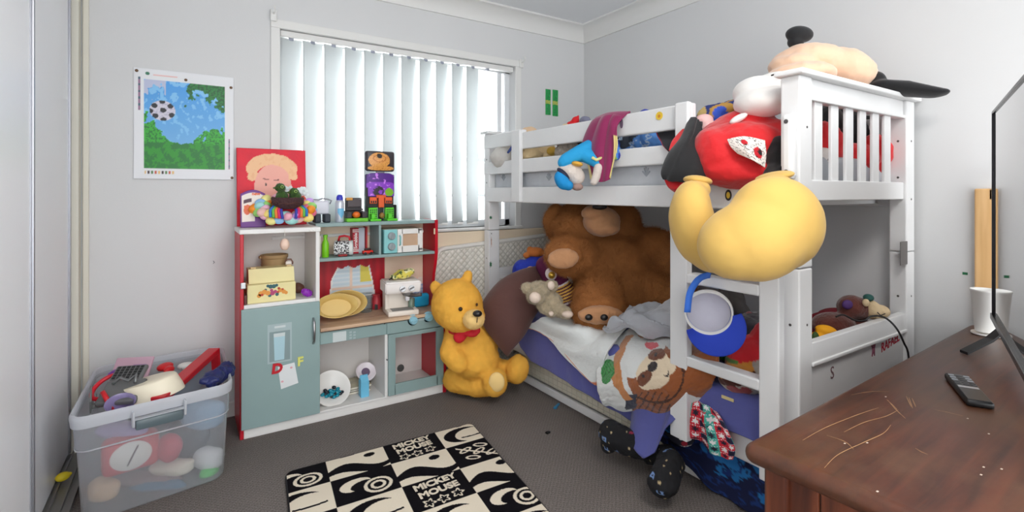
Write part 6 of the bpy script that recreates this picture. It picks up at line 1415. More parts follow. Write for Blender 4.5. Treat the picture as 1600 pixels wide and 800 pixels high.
bm = B(); loft(bm, [ringpts(0.258, 0.932), ringpts(0.262, 0.952), ringpts(0.266, 0.952)]); put('step_ridge', bm, FR2, tub)
def tb(u, v, z): q = CEN + (T2(u, v) - CEN) * 0.9; return Vector((q.x, q.y, z))
# contents seen at the top
def hinged(name, label, cat, c): return thing(name, label, cat, c)
c = tb(0.16, 0.2, 0.335); t0 = thing('dish_rack', 'dark grey toy dish rack at the left of the storage tub', 'toy rack', c)
bm = B(); M = Matrix.Translation(at(163, 622, 1.90)) @ Matrix.Rotation(0.1, 4, 'Z') @ Matrix.Rotation(0.45, 4, 'X') @ Matrix.Scale(0.62, 4)
for i in range(8): box(bm, (-0.055 + i * 0.0155, -0.06, -0.01), (-0.050 + i * 0.0155, 0.05, 0.0), 0.001, M=M)
for y in (-0.055, -0.02, 0.015): box(bm, (-0.057, y, -0.016), (0.062, y + 0.006, -0.009), 0.001, M=M)
box(bm, (-0.068, -0.065, -0.04), (-0.058, 0.07, 0.055), 0.003, M=M)
put('rack_slats', bm, mat('toy_slate', (110, 114, 112), 0.45), t0)
c = tb(0.34, 0.34, 0.36); t0 = thing('grill_toy', 'grey plastic toy grill plate with chain lying on top of tub toys', 'toy', c)
M = Matrix.Translation(at(192, 605, 1.93)) @ Matrix.Rotation(-0.35, 4, 'Z') @ Matrix.Rotation(0.5, 4, 'X')
bm = B(); box(bm, (-0.06, -0.08, -0.01), (0.075, 0.03, 0.012), 0.008, M=M); box(bm, (-0.06, 0.03, -0.01), (0.05, 0.105, 0.008), 0.006, M=M); put('grill_body', bm, mat('toy_graphite', (104, 104, 104), 0.4), t0)
bm = B()
for i in range(6):
    for j in range(5): box(bm, (-0.052 + i * 0.016, 0.036 + j * 0.013, 0.0075), (-0.041 + i * 0.016, 0.045 + j * 0.013, 0.0095), M=M)
put('grill_hole', bm, BLACK, t0)
bm = B(); tube(bm, [M @ Vector(p) for p in ((-0.03, -0.0, 0.02), (-0.01, 0.02, 0.03), (0.02, 0.01, 0.022), (0.04, 0.03, 0.03), (0.045, 0.0, 0.02))], 0.006, 8); put('chain', bm, mat('chain_grey', (130, 132, 132), 0.3, metal=0.6), t0, True)
c = tb(0.43, 0.14, 0.345); t0 = thing('purple_cup', 'clear purple toy cup tilted at the front of the tub', 'toy cup', c)
Mq = Matrix.Translation(at(189, 648, 1.86)) @ Matrix.Rotation(0.45, 4, 'X')
bm = B(); lathe(bm, [(0.0, 0.0), (0.034, 0.0), (0.044, 0.055), (0.047, 0.06), (0.042, 0.055), (0.032, 0.004), (0, 0.004)], Mq, 32); put('cup_body', bm, mat('cup_lilac', (186, 172, 220), 0.2, trans=0.5), t0, 40)
c = tb(0.62, 0.45, 0.38); t0 = thing('cream_bowl', 'large cream upturned toy bowl in the middle of the tub', 'toy bowl', c)
Mq = Matrix.Translation(at(236, 620, 1.98)) @ Matrix.Rotation(-0.5, 4, 'Z') @ Matrix.Rotation(-0.22, 4, 'Y') @ Matrix.Diagonal((1.15, 0.9, 1, 1))
bm = B(); lathe(bm, [(0.105, 0.0), (0.102, 0.02), (0.09, 0.062), (0.085, 0.068), (0.03, 0.070), (0, 0.070)], Mq, 40); put('bowl_body', bm, mat('bowl_ivory', (240, 230, 206), 0.45), t0, 50)
# red picture frame/tray standing slantwise
c = tb(0.8, 0.45, 0.36); t0 = thing('red_tray', 'red rimmed toy tray standing slanted in the tub', 'toy tray', c)
P0, P1 = Vector((at(240, 626, 1.90))), Vector((at(328, 549, 2.33)))
ud = (P1 - P0).normalized(); side = Vector((ud.y, -ud.x, 0)).normalized(); upn = side.cross(ud).normalized()
if upn.z < 0: upn = -upn
M = Matrix((ud, upn, ud.cross(upn))).transposed().to_4x4(); M.translation = P0
L0 = (P1 - P0).length
bm = B(); box(bm, (0.03, -0.12, -0.004), (L0, 0.0, 0.004), 0.002, M=M); 
put('tray_base', bm, mat('tray_grey', (150, 160, 172), 0.5), t0)
bm = B(); box(bm, (0.0, -0.014, -0.012), (L0 + 0.012, 0.012, 0.040), 0.004, M=M); box(bm, (L0 - 0.0, -0.14, -0.012), (L0 + 0.012, 0.008, 0.040), 0.004, M=M); put('tray_rim', bm, mat('tray_red', (196, 24, 38), 0.35), t0)
c = tb(0.92, 0.5, 0.36); t0 = thing('navy_bag', 'crumpled navy blue plastic bag at the right of the tub', 'bag', c)
plush('bag_body', [CE(347, 585, 2.12, 14, 12, 0.07, 15), CE(332, 592, 2.0, 14, 9, 0.05), CE(352, 578, 2.2, 10, 12, 0.06)], mat('bag_navy', (26, 34, 92), 0.4, bump=(40, 0.6)), t0, 0.006, 2, None, (22, 0.014))
c = tb(0.45, 0.7, 0.37); t0 = thing('pink_pad', 'pale pink printed card toy at the back of the tub', 'toy', c)
M = Matrix.Translation(at(207, 578, 2.15)) @ Matrix.Rotation(-0.4, 4, 'Z') @ Matrix.Rotation(0.9, 4, 'X')
bm = B(); box(bm, (-0.075, -0.05, -0.006), (0.07, 0.055, 0.006), 0.004, M=M); put('card_body', bm, mat('card_pink', (206, 168, 184), 0.4), t0)
bm = B(); box(bm, (0.0, -0.02, 0.0055), (0.05, 0.02, 0.0075), 0.001, M=M); put('card_print', bm, mat('card_violet', (140, 90, 160), 0.5), t0)
for nm, lab, blobs, cc_ in (('red_toy', 'small red toy block at the back of the tub', [CE(258, 573, 2.25, 10, 6, 0.04), CE(264, 578, 2.22, 6, 6, 0.03)], (216, 30, 36)), ('purple_toy', 'bright purple toy scrap behind the grill toy in the tub', [CE(182, 583, 2.06, 9, 6, 0.04)], (112, 34, 150)), ('white_tag', 'white paper scrap at the back of the tub', [CE(292, 572, 2.25, 14, 6, 0.03)], (226, 224, 220))):
    t0 = thing(nm, lab, 'toy', blobs[0][0]); plush('toy_body', blobs, mat('tub_%s' % nm, cc_, 0.4), t0, 0.006, 2)
bm = B(); cr_ = at(168, 604, 1.93); tube(bm, [cr_ + RT * (0.045 * math.cos(a)) + FW * (0.05 * math.sin(a)) + UP * (0.028 * math.sin(a)) for a in [2 * PI * k / 32 for k in range(33)]], 0.008, 8)
tag(put('red_ring_toy', bm, mat('ring_red', (206, 26, 44), 0.35), smooth=True), 'red plastic ring toy under the grey grill toy in the tub', 'toy ring')
bm = B(); tube(bm, [at(160, 612, 1.86), at(168, 626, 1.85), at(176, 640, 1.86)], [0.008, 0.009, 0.006], 8)
tag(put('red_handle_toy', bm, mat('hook_red', (210, 30, 40), 0.35), smooth=True), 'red toy handle beside the purple cup in the tub', 'toy')
bm = B(); tube(bm, [at(266, 576, 2.25), at(274, 586, 2.2), at(285, 580, 2.2), at(282, 572, 2.24)], 0.0025, 6); tag(put('wire_loop', bm, mat('wire_grey', (150, 140, 140), 0.4), smooth=True), 'thin grey wire loop among the toys in the tub', 'wire')
# toys seen through the wall of the tub
c = at(205, 712, 1.80); t0 = thing('toy_scale', 'red toy kitchen scale with white dial seen through the tub wall', 'toy scale', c)
zz = 0.10
def twall(px, py, back): return on(px, py, 1, 2.355 + back)
c = twall(205, 712, -0.005)
M = Matrix((HX, UP, -HN * -1.0)).transposed().to_4x4(); M = Matrix((HX, Vector((-HN.x, -HN.y, 0)), UP)).transposed().to_4x4(); M.translation = c
bm = B(); box(bm, (-0.085, 0.0, -0.065), (0.09, 0.08, 0.065), 0.025, 4, M=M); put('scale_body', bm, mat('scale_red', (206, 20, 38), 0.4), t0, True)
bm = B(); lathe(bm, [(0, 0.008), (0.058, 0.008), (0.064, 0.0)], M @ Matrix.Rotation(PI / 2, 4, 'X') @ Matrix.Diagonal((1, 0.82, 1, 1)), 36); dl = put('dial', bm, mat('scale_dial', (240, 236, 226), 0.5), t0, True)
bm = B(); tube(bm, [M @ Vector((-0.012, -0.0105, -0.03)), M @ Vector((0.02, -0.0105, 0.036))], 0.003, 6); put('needle', bm, mat('needle_grey', (90, 70, 70), 0.5), dl)
for nm, lab, px, py, rx, ry, back, cc_, cat in (
    ('red_rose_toy', 'dark red crumpled toy seen through the tub right of scale', 264, 700, 18, 22, 0.03, (196, 22, 58), 'toy'),
    ('white_plate', 'white toy plate edge seen low through the tub wall', 268, 730, 34, 12, 0.05, (238, 228, 206), 'toy plate'),
    ('white_cloth', 'white cloth pressed against the right of the tub wall', 325, 716, 24, 18, 0.06, (240, 240, 238), 'cloth'),
    ('green_ball', 'green toy ball low in the right corner of the tub', 326, 738, 12, 10, 0.04, (70, 214, 80), 'toy ball'),
    ('pink_toy', 'pink and red toy pieces on the tub floor at right', 312, 755, 14, 6, 0.03, (226, 80, 120), 'toy'),
    ('orange_toy', 'orange toy piece on the tub floor near the right corner', 335, 750, 12, 5, 0.03, (232, 130, 60), 'toy'),
    ('blue_box', 'grey-blue plastic toy box on the floor of the tub', 240, 775, 48, 26, 0.05, (92, 132, 160), 'toy box'),
    ('yellow_toy', 'yellow toy piece at the bottom left of the tub', 160, 792, 26, 9, 0.05, (244, 196, 90), 'toy'),
    ('tan_toy', 'tan toy piece at the left inside the tub', 160, 765, 24, 20, 0.07, (226, 190, 150), 'toy'),
    ('lilac_cloth', 'lilac cloth near the top left inside the tub', 190, 672, 42, 13, 0.08, (190, 170, 214), 'cloth'),
    ('pale_blue_cloth', 'pale blue cloth near the top right inside the tub', 315, 648, 36, 24, 0.09, (140, 176, 204), 'cloth'),
    ('dark_toy', 'dark grey toy in the shadow behind the scale in the tub', 290, 685, 34, 34, 0.16, (70, 74, 84), 'toy'),
    ('grey_pan', 'grey toy pan lying behind the tan toy in the tub', 225, 748, 60, 10, 0.10, (150, 130, 130), 'toy')):
    c = twall(px, py, back); dd = (c - EYE).dot(FW); rr = [rx * dd / FPX, 0.04, ry * dd / FPX]
    t0 = thing(nm, lab, cat, c)
    plush('toy_body', [(c, rr, camrot()), (c + RT * rr[0] * 0.4 + UP * rr[2] * 0.2, [r * 0.7 for r in rr], camrot(20))], mat('in_%s' % nm, cc_, 0.5), t0, 0.006, 2, None, (14, 0.004))

# ------------------------------------------------------------------ little things on the floor
c = on(98, 752, 2, 0.02); t0 = thing('lemon_toy', 'yellow toy lemon on the wardrobe floor track', 'toy', c)
plush('lemon_body', [(c + Vector((0, 0, 0.018)), (0.024, 0.018, 0.017), Matrix.Rotation(0.4, 3, 'Z')), (c + Vector((0.02, 0.008, 0.02)), (0.008, 0.007, 0.007), None)], mat('lemon', (240, 214, 40), 0.45, bump=(120, 0.2)), t0, 0.003, 2)
bm = B(); tube(bm, [spl([(-0.405, 2.88, 0.12), (-0.39, 2.86, 0.13), (-0.385, 2.86, 0.09), (-0.37, 2.87, 0.06), (-0.33, 2.88, 0.05), (-0.29, 2.90, 0.02)], i / 30) for i in range(31)], 0.0028, 6); tag(put('black_wire', bm, BLACK, smooth=True), 'thin black wire curling behind the storage tub', 'wire')
bm = B(); c = on(870, 634, 2, 0.005); M = Matrix.Translation(c) @ Matrix.Rotation(0.5, 4, 'Z'); box(bm, (-0.035, -0.006, -0.004), (0.03, 0.006, 0.004), 0.002, M=M); box(bm, (-0.035, -0.011, -0.004), (-0.015, -0.004, 0.004), 0.002, M=M); tag(put('clothes_peg', bm, mat('peg_blue', (44, 124, 168), 0.5)), 'blue plastic clothes peg on the carpet by the trundle', 'peg')
bm = B(); c = on(856, 677, 2, 0.0); M = Matrix.Translation(c) @ Matrix.Rotation(0.3, 4, 'Z'); box(bm, (-0.012, -0.008, 0.0005), (0.012, 0.008, 0.008), 0.002, M=M); tag(put('black_brick', bm, BLACK), 'tiny black toy brick on open carpet', 'toy brick')
bm = B(); c = on(722, 612, 2, 0.0); ell(bm, c + Vector((0, 0, 0.004)), (0.006, 0.005, 0.004), sub=2); tag(put('white_bead', bm, WHITE_PLASTIC, smooth=True), 'white bead on the carpet in front of the yellow bear', 'bead')
# ------------------------------------------------------------------ rug
TL, TR = Vector((0.342, 2.208)), Vector((1.178, 2.183)); BLc, BRc = TL + Vector((-0.128, -1.19)), TR + Vector((-0.150, -1.19))
def RG(u, v): return TL * (1 - u) * (1 - v) + TR * u * (1 - v) + BLc * (1 - u) * v + BRc * u * v
UB = [0, 0.182, 0.475, 0.772, 1.0]; VB = [0.0, 0.136] + [0.136 + 0.152 * k for k in range(1, 7)]
IV, BKc = lin((230, 218, 198)), lin((17, 15, 20))
def rugc(u, v):
    i = max(k for k in range(4) if u >= UB[k] - 1e-9); j = max([k for k in range(len(VB)) if v >= VB[k] - 1e-9])
    du, dv = UB[i + 1] - UB[i], (VB[j + 1] if j + 1 < len(VB) else VB[j] + 0.152) - VB[j]
    if i == 0: du2 = 0.29; x = 1 - (UB[1] - u) / du2
    elif i == 3: x = (u - UB[3]) / 0.29
    else: x = (u - UB[i]) / du
    y = 1 - (v - VB[j]) / dv
    black = (i + j) % 2 == 0
    bg, fg = (BKc, IV) if black else (IV, BKc)
    if i == 2 and black:                       # the lettered tiles: three outlined stars under the words
        for cx in (0.27, 0.5, 0.74):
            cy = 0.17 + 0.04 * (cx > 0.6)
            if instar(x, y * 0.7, cx, cy * 0.7 + 0.01, 0.115, 5, cx * 3) and not instar(x, y * 0.7, cx, cy * 0.7 + 0.01, 0.078, 5, cx * 3): return fg
        return bg
    k = (i * 3 + j * 5) % 4
    if k == 0:      # big leaf and swirl
        if inel(x, y, 0.35, 0.6, 0.26, 0.22, 0.5) and not inel(x, y, 0.45, 0.52, 0.2, 0.16, 0.5): return fg
        d = math.hypot(x - 0.68, (y - 0.38) * 0.8)
        if abs(d - 0.2) < 0.028 or abs(d - 0.1) < 0.025: return fg
    elif k == 1:    # bold crescent
        if inel(x, y, 0.48, 0.5, 0.40, 0.40) and not inel(x, y, 0.64, 0.42, 0.34, 0.36): return fg
        if abs((y - 0.3) - 0.5 * (x - 0.65) ** 2) < 0.03 and 0.4 < x < 0.9: return fg
    elif k == 2:    # sprig of outlined drops
        for cx, cy, a in ((0.3, 0.68, 0.6), (0.52, 0.5, 0.6), (0.72, 0.32, 0.6), (0.62, 0.74, -0.6), (0.34, 0.3, -0.6)):
            if inel(x, y, cx, cy, 0.15, 0.085, a) and not inel(x, y, cx, cy, 0.105, 0.045, a): return fg
        if abs((x - 0.2) + (y - 0.8) * 0.9) < 0.03 and 0.15 < x < 0.85: return fg
    else:           # solid wave
        if y < 0.42 + 0.2 * math.sin(x * 5.5) and y > 0.12 + 0.14 * math.sin(x * 5.5 + 0.7): return fg
        if inel(x, y, 0.72, 0.78, 0.10, 0.10): return fg
    return bg
def cornered(u, v, r=0.03):
    """round the corners of the mat: squeeze the boundary inwards"""
    a, b = u * 0.83, v * 1.19; w, h = 0.83, 1.19
    for cx, cy in ((r, r), (w - r, r), (r, h - r), (w - r, h - r)):
        if (a < r if cx == r else a > w - r) and (b < r if cy == r else b > h - r):
            dx, dy = a - cx, b - cy; m = max(abs(dx), abs(dy)); l = math.hypot(dx, dy)
            if l > 1e-9: dx, dy = dx * m / l, dy * m / l
            a, b = cx + dx, cy + dy
    return a / w, b / h
def Prug(u, v):
    a, b = cornered(u, v); p = RG(a, b); return Vector((p.x, p.y, 0.0115 + 0.0008 * fbm((a * 5, b * 5, 0))))
rug = thing('rug', 'black and cream checked rug with lettering on the carpet', 'rug', (RG(0.5, 0.5).x, RG(0.5, 0.5).y, 0))
sheet('rug_pile', Prug, 360, 440, mat('rug_print', (255, 255, 255), 0.95, attr=True, bump=(200, 0.2), spec=0.1), rug, 0.003, rugc)
N = 60; edge = [cornered(t / N, 0) for t in range(N)] + [cornered(1, t / N) for t in range(N)] + [cornered(1 - t / N, 1) for t in range(N)] + [cornered(0, 1 - t / N) for t in range(N)]
bm = B(); lo = [bm.verts.new((*RG(*e), 0.0005)) for e in edge]; hi = [bm.verts.new((*RG(*e), 0.0098)) for e in edge]
for i in range(len(lo)): q = (i + 1) % len(lo); bm.faces.new((lo[i], lo[q], hi[q], hi[i]))
bm.faces.new(list(reversed(lo))); bm.faces.new(hi)
put('rug_backing', bm, mat('rug_backing', (34, 32, 36), 0.9), rug)
bm = B(); tube(bm, [(*RG(*e), 0.0075) for e in edge + edge[:1]], 0.006, 6, False); put('rug_binding', bm, mat('rug_binding', (30, 28, 32), 0.8), rug, True)
for j in (0, 2, 4, 6):
    v0 = VB[j]; v1 = VB[j + 1] if j + 1 < len(VB) else v0 + 0.152
    o = RG(0.6235, v0 + (v1 - v0) * 0.36); x_ = RG(0.7, v0) - RG(0.5, v0); y_ = RG(0.6, v0) - RG(0.6, v0 + 0.1)
    o2 = RG(0.6235, v0 + (v1 - v0) * 0.19); o3 = RG(0.6235, v0 + (v1 - v0) * 0.49)
    for w_, oo in (('MICKEY', o2), ('MOUSE', o3)):
        M = axes((oo.x, oo.y, 0.0135), (x_.x, x_.y, 0), (y_.x, y_.y, 0)) 
        M = M @ Matrix.Rotation(math.radians(3), 4, 'Z')
        letters(w_, 0.051, mat('rug_ivory', (226, 214, 194), 0.85), M, rug, 'rug_lettering', 0.0008, 0.0020, space=0.98)
# ------------------------------------------------------------------ wall: poster, ribbons, marks
def posterc(u, v):
    mx, my = (u - 0.10) / 0.80, (v - 0.10) / 0.80
    n = fbm((u * 14, v * 14, 2)); n2 = fbm((u * 50, v * 50, 5))
    if not (0 <= mx <= 1 and 0 <= my <= 1):
        if v < 0.075 and 0.045 < v and 0.10 < u < 0.40 and int(u * 60) % 2 == 0: return [lin((60, 40, 40)), lin((80, 120, 60)), lin((200, 90, 60)), lin((230, 190, 120))][int(u * 30) % 4]
        if (0.045 < u < 0.062 and 0.62 < v < 0.92) or (0.94 < u < 0.955 and 0.1 < v < 0.4): return lin((150, 110, 140)) if int(v * 50) % 3 else lin((60, 90, 110))
        if 0.94 < v < 0.955 and 0.18 < u < 0.42: return lin((236, 190, 186))
        if inel(u, v, 0.13, 0.955, 0.02, 0.014): return lin((50, 120, 90))
        return lin((232, 233, 236))
    if inel(mx, my, 0.215, 0.66, 0.155, 0.115):
        a, b = (mx - 0.215) / 0.155, (my - 0.66) / 0.115
        for cx, cy in ((0.05, 0.05), (-0.62, 0.45), (0.62, 0.5), (0.72, -0.4), (-0.55, -0.55), (0.08, -0.9), (-0.02, 0.92), (-0.95, -0.1)):
            if inel(a, b, cx, cy, 0.24, 0.24): return lin((34, 34, 42))
        return lin((214, 210, 224)) if n2 > -0.2 else lin((186, 182, 204))
    if my > 0.76 - 0.12 * math.sin(mx * 7) + 0.16 * n and mx > 0.54 + 0.1 * n: return lin((24, 92, 44)) if n2 > 0 else lin((34, 128, 56))
    if my < 0.30 + 0.02 * n: return lin((40, 150, 40)) if n + n2 * 0.6 > 0.0 else lin((24, 120, 44))
    bush = 0.50 + 0.09 * math.sin(mx * 9 + 1) - 0.22 * math.sin(mx * PI) + 0.12 * n
    if my < bush: return lin((52, 172, 48)) if n2 > -0.1 else lin((26, 120, 44))
    if mx < 0.25 and my > 0.9 + n * 0.2: return lin((190, 196, 222))
    return lin((72 + 60 * (1 - my), 158 + 30 * (1 - my), 232)) if n < 0.2 else lin((130, 196, 242))
PX0, PX1, PZ0, PZ1 = -0.206, 0.207, 1.212, 1.737
po = thing('poster', 'white bordered poster of a football on green grass pinned to wall', 'poster', (0.0, 2.945, PZ0))
sheet('poster_paper', lambda u, v: Vector((PX0 + (PX1 - PX0) * u, YB - 0.004 - 0.004 * (1 - v) ** 4 - 0.002 * math.sin(u * PI) * v, PZ0 + (PZ1 - PZ0) * v)), 150, 180, mat('poster_print', (255, 255, 255), 0.45, attr=True), po, 0.001, posterc)
for u, v in ((0.03, 0.97), (0.97, 0.90), (0.5, 0.93), (0.98, 0.02)):
    bm = B(); lathe(bm, [(0, 0.004), (0.006, 0.003), (0.007, 0.0)], axes((PX0 + (PX1 - PX0) * u, YB - 0.008, PZ0 + (PZ1 - PZ0) * v), (1, 0, 0), (0, 0, 1)), 12)
    put('drawing_pin', bm, mat('pin_bronze', (120, 92, 70), 0.4, metal=0.6), po, True)
def ribc(u, v): 
    if 0.42 < v < 0.58: return lin((120, 176, 80)) if fbm((u * 6, v * 40, 1)) > 0 else lin((206, 190, 90))
    return lin((30, 160, 78)) if (u < 0.12 or u > 0.88 or fbm((u * 5, v * 24, 3)) > -0.1) else lin((20, 120, 60))
for i, (pxa, pya, pxb, pyb, lab) in enumerate(((852, 139, 860, 180, 'left green award ribbon on the wall beside the window'), (863, 140, 871.5, 182, 'right green award ribbon on the wall above the bunk'))):
    a, b = on(pxa, pya, 1, YB), on(pxb, pyb, 1, YB)
    r_ = sheet('award_ribbon', lambda u, v: Vector((a.x + (b.x - a.x) * u, YB - 0.003 - 0.001 * math.sin(v * 9), b.z + (a.z - b.z) * v)), 10, 50, mat('ribbon_print', (255, 255, 255), 0.4, attr=True), None, 0.001, ribc)
    tag(r_, lab, 'ribbon', 'green ribbons on the wall')
c = on(1508, 427, 0, XR); bm = B(); box(bm, (XR - 0.0012, c.y - 0.008, c.z - 0.006), (XR - 0.0002, c.y + 0.008, c.z + 0.004)); tag(put('wall_sticker', bm, GRN), 'tiny green sticker on the right wall above the dresser', 'sticker')
c = on(333, 410, 1, YB); bm = B(); tube(bm, [c + Vector((0, -0.001, 0.008)), c + Vector((0.006, -0.001, 0.0)), c + Vector((0, -0.001, -0.006))], 0.0018, 6); tag(put('wall_scuff', bm, mat('scuff_grey', (110, 112, 116), 0.8)), 'small grey scuff mark on the wall below the poster', 'mark')
# ------------------------------------------------------------------ dresser, television and what stands by it
DA = math.radians(2.3); DZ = 0.64
dr_o = Vector((0.952, 0.606, 0))
dresser = thing('dresser', 'dark stained scratched timber dresser in the near right corner', 'dresser', (dr_o.x, dr_o.y, 0), DA)
DW = wood_mat('dresser_top_wood', (52, 21, 9), (92, 44, 24), (2.2, 26, 26), 0.36, 0.1, wear=(96, 66, 46))
DS = wood_mat('dresser_side_wood', (62, 26, 14), (128, 66, 40), (22, 22, 1.6), 0.35, 0.3)
DL, DD = 1.60, 0.50    # length (towards the right wall), depth
def dpart(name, fn, m, parent=None, smooth=False):
    bm = B(); fn(bm); return put(name, bm, m, parent or dresser, smooth, True)
dpart('top', lambda bm: box(bm, (0, -DD, DZ - 0.042), (DL, 0, DZ), 0.0205, 6), DW, None, 50)
dpart('side_panel', lambda bm: [box(bm, (0.045, -DD + 0.10 + i * 0.068, 0.06), (0.06, -DD + 0.165 + i * 0.068, DZ - 0.043), 0.003) for i in range(5)], DS)
dpart('leg', lambda bm: box(bm, (0.030, -0.075, 0), (0.075, -0.030, DZ - 0.042), 0.006), DS)
dpart('leg', lambda bm: box(bm, (0.030, -DD + 0.03, 0), (0.075, -DD + 0.075, DZ - 0.042), 0.006), DS)
dpart('leg', lambda bm: box(bm, (DL - 0.075, -0.075, 0), (DL - 0.03, -0.030, DZ - 0.042), 0.006), DS)
dpart('leg', lambda bm: box(bm, (DL - 0.075, -DD + 0.03, 0), (DL - 0.03, -DD + 0.075, DZ - 0.042), 0.006), DS)
dpart('side_panel', lambda bm: box(bm, (DL - 0.06, -DD + 0.07, 0.06), (DL - 0.045, -0.07, DZ - 0.043), 0.003), DS)
dpart('back_panel', lambda bm: box(bm, (0.075, -0.05, 0.06), (DL - 0.075, -0.04, DZ - 0.043)), DS)
for i in range(2):
    for j in range(3):
        x0 = 0.085 + i * (DL - 0.17) / 2; z0 = 0.09 + j * 0.168
        d_ = dpart('drawer', lambda bm: box(bm, (x0, -DD + 0.035, z0), (x0 + (DL - 0.19) / 2, -DD + 0.055, z0 + 0.155), 0.005), DS)
        dpart('knob', lambda bm: lathe(bm, [(0, 0.03), (0.014, 0.028), (0.017, 0.02), (0.008, 0.010), (0.01, 0)], Matrix.Translation((x0 + (DL - 0.19) / 4, -DD + 0.036, z0 + 0.078)) @ Matrix.Rotation(PI / 2, 4, 'X'), 20), DS, d_, 40)
# scratches and stains worn into the top
SCR = mat('scratch_pale', (176, 136, 96), 0.6); SCW = mat('scratch_white', (206, 190, 176), 0.6)
def scratch(pts, w, m, name='scratch'):
    P_ = [on(px, py, 2, DZ + 0.0004) for px, py in pts]; n = max(8, 6 * len(pts)); Q = [spl(P_, i / n) for i in range(n + 1)]
    bm = B(); prev = None
    for i, q in enumerate(Q):
        d = (Q[min(i + 1, n)] - Q[max(i - 1, 0)]).normalized(); s_ = Vector((-d.y, d.x, 0)) * (w * (0.35 + 0.65 * math.sin(PI * i / n)) * (1 + 0.4 * fbm((i * 0.7, w * 1000, 0))))
        a, b = bm.verts.new(q - s_), bm.verts.new(q + s_)
        if prev: bm.faces.new((prev[0], prev[1], b, a))
        prev = (a, b)
    put(name, bm, m, dresser)
for pts in (((1254, 688), (1290, 668), (1340, 648), (1373, 637)), ((1319, 675), (1350, 660), (1385, 650), (1404, 640)), ((1288, 731), (1310, 710), (1350, 691), (1380, 677), (1392, 664)), ((1387, 625), (1400, 640), (1415, 654)), ((1385, 624), (1394, 632), (1402, 640))): scratch(pts, 0.0008, SCR)
for pts in (((1416, 619), (1424, 636)), ((1420, 621), (1426, 638)), ((1425, 622), (1431, 636)), ((1330, 617), (1360, 612), (1390, 612)), ((1292, 680), (1320, 690), (1334, 702)), ((1430, 700), (1440, 706), (1450, 710)), ((1460, 640), (1480, 644), (1505, 650))): scratch(pts, 0.0007, SCR)
for px, py in ((1384, 620), (1512, 654), (1545, 678), (1565, 733), (1533, 742), (1355, 692), (1320, 693), (1537, 730), (1371, 768)):
    bm = B(); p = on(px, py, 2, DZ + 0.0004); box(bm, p + Vector((-0.0025, -0.0015, 0)), p + Vector((0.0025, 0.0015, 0.0005)), 0.0002, M=None); put('chip', bm, SCW, dresser)
# remote control
rc_ = [on(1471.5, 581, 2, DZ + 0.016), on(1518, 588, 2, DZ + 0.016), on(1560, 628, 2, DZ + 0.016), on(1504.5, 628, 2, DZ + 0.016)]
rcen = sum(rc_, Vector()) / 4; rx_ = ((rc_[3] - rc_[0]) + (rc_[2] - rc_[1])); rx_.z = 0; rx_.normalize(); ry_ = UP.cross(rx_)
Lr, Wr = 0.5 * ((rc_[3] - rc_[0]).length + (rc_[2] - rc_[1]).length), 0.052
rem = thing('remote_control', 'black television remote control lying on the dresser', 'remote control', (rcen.x, rcen.y, DZ), math.atan2(rx_.y, rx_.x))
def rpart(name, fn, m, parent=None, smooth=False):
    bm = B(); fn(bm); return put(name, bm, m, parent or rem, smooth, True)
rpart('remote_body', lambda bm: box(bm, (-Lr / 2, -Wr / 2, 0.0005), (Lr / 2, Wr / 2, 0.017), 0.006, 3), mat('remote_black', (20, 20, 22), 0.35), None, 40)
rpart('face_plate', lambda bm: box(bm, (-Lr / 2 + 0.005, -Wr / 2 + 0.005, 0.0168), (Lr / 2 - 0.006, Wr / 2 - 0.005, 0.0176), 0.0004), mat('remote_face', (34, 34, 37), 0.3))
rpart('silver_bar', lambda bm: box(bm, (Lr * 0.0, -Wr / 2 + 0.006, 0.0174), (Lr * 0.06, Wr / 2 - 0.006, 0.0182), 0.0004), mat('remote_silver', (196, 198, 204), 0.3, metal=0.5))
for i, xx in enumerate((-0.40, -0.31, -0.22, -0.14, -0.07)):
    for j, yy in enumerate((-0.3, 0.0, 0.3)):
        big = (j != 1)
        rpart('button', lambda bm: box(bm, (Lr * xx - 0.004, Wr * yy - 0.0062, 0.0174), (Lr * xx + 0.004, Wr * yy + 0.0062, 0.0188), 0.0015), mat('button_silver', (170, 176, 184), 0.35) if big and i < 3 else mat('button_dark', (70, 72, 78), 0.35))
# television seen edge-on
Fc = ray(1553, 300) * 1.72; TVF = Vector((Fc.x, Fc.y, 0)); tdir = Vector((-0.953, -0.304, 0)).normalized(); tn = Vector((-0.304, 0.953, 0)).normalized()
TW, TZ0, TZ1 = 1.12, 0.716, 1.426
tv = thing('television', 'flat screen television standing on the dresser, seen almost edge-on', 'television', (TVF.x + tdir.x * TW / 2, TVF.y + tdir.y * TW / 2, DZ))
Mt = Matrix((tdir, tn, UP)).transposed().to_4x4(); Mt.translation = TVF
GM = mat('tv_bezel', (40, 38, 44), 0.25, metal=0.4)
bm = B()
for a, b in (((0, -0.022, TZ0), (0.009, 0.006, TZ1)), ((TW - 0.009, -0.022, TZ0), (TW, 0.006, TZ1)), ((0, -0.022, TZ1 - 0.009), (TW, 0.006, TZ1)), ((0, -0.022, TZ0), (TW, 0.010, TZ0 + 0.020))): box(bm, a, b, 0.002, M=Mt)
put('bezel', bm, GM, tv)
bm = B(); box(bm, (0.006, -0.004, TZ0 + 0.014), (TW - 0.006, 0.001, TZ1 - 0.007), 0, M=Mt)
SCRM = mat('tv_screen', (14, 14, 16), 0.03, spec=0.9, coat=1.0); put('screen', bm, SCRM, tv)
bm = B(); box(bm, (0.004, -0.03, TZ0 + 0.01), (TW - 0.004, -0.01, TZ1 - 0.004), 0.006, M=Mt); box(bm, (0.2, -0.062, TZ0 + 0.05), (TW - 0.2, -0.028, TZ0 + 0.4), 0.012, M=Mt); put('back_cover', bm, mat('tv_back', (28, 28, 30), 0.5), tv)
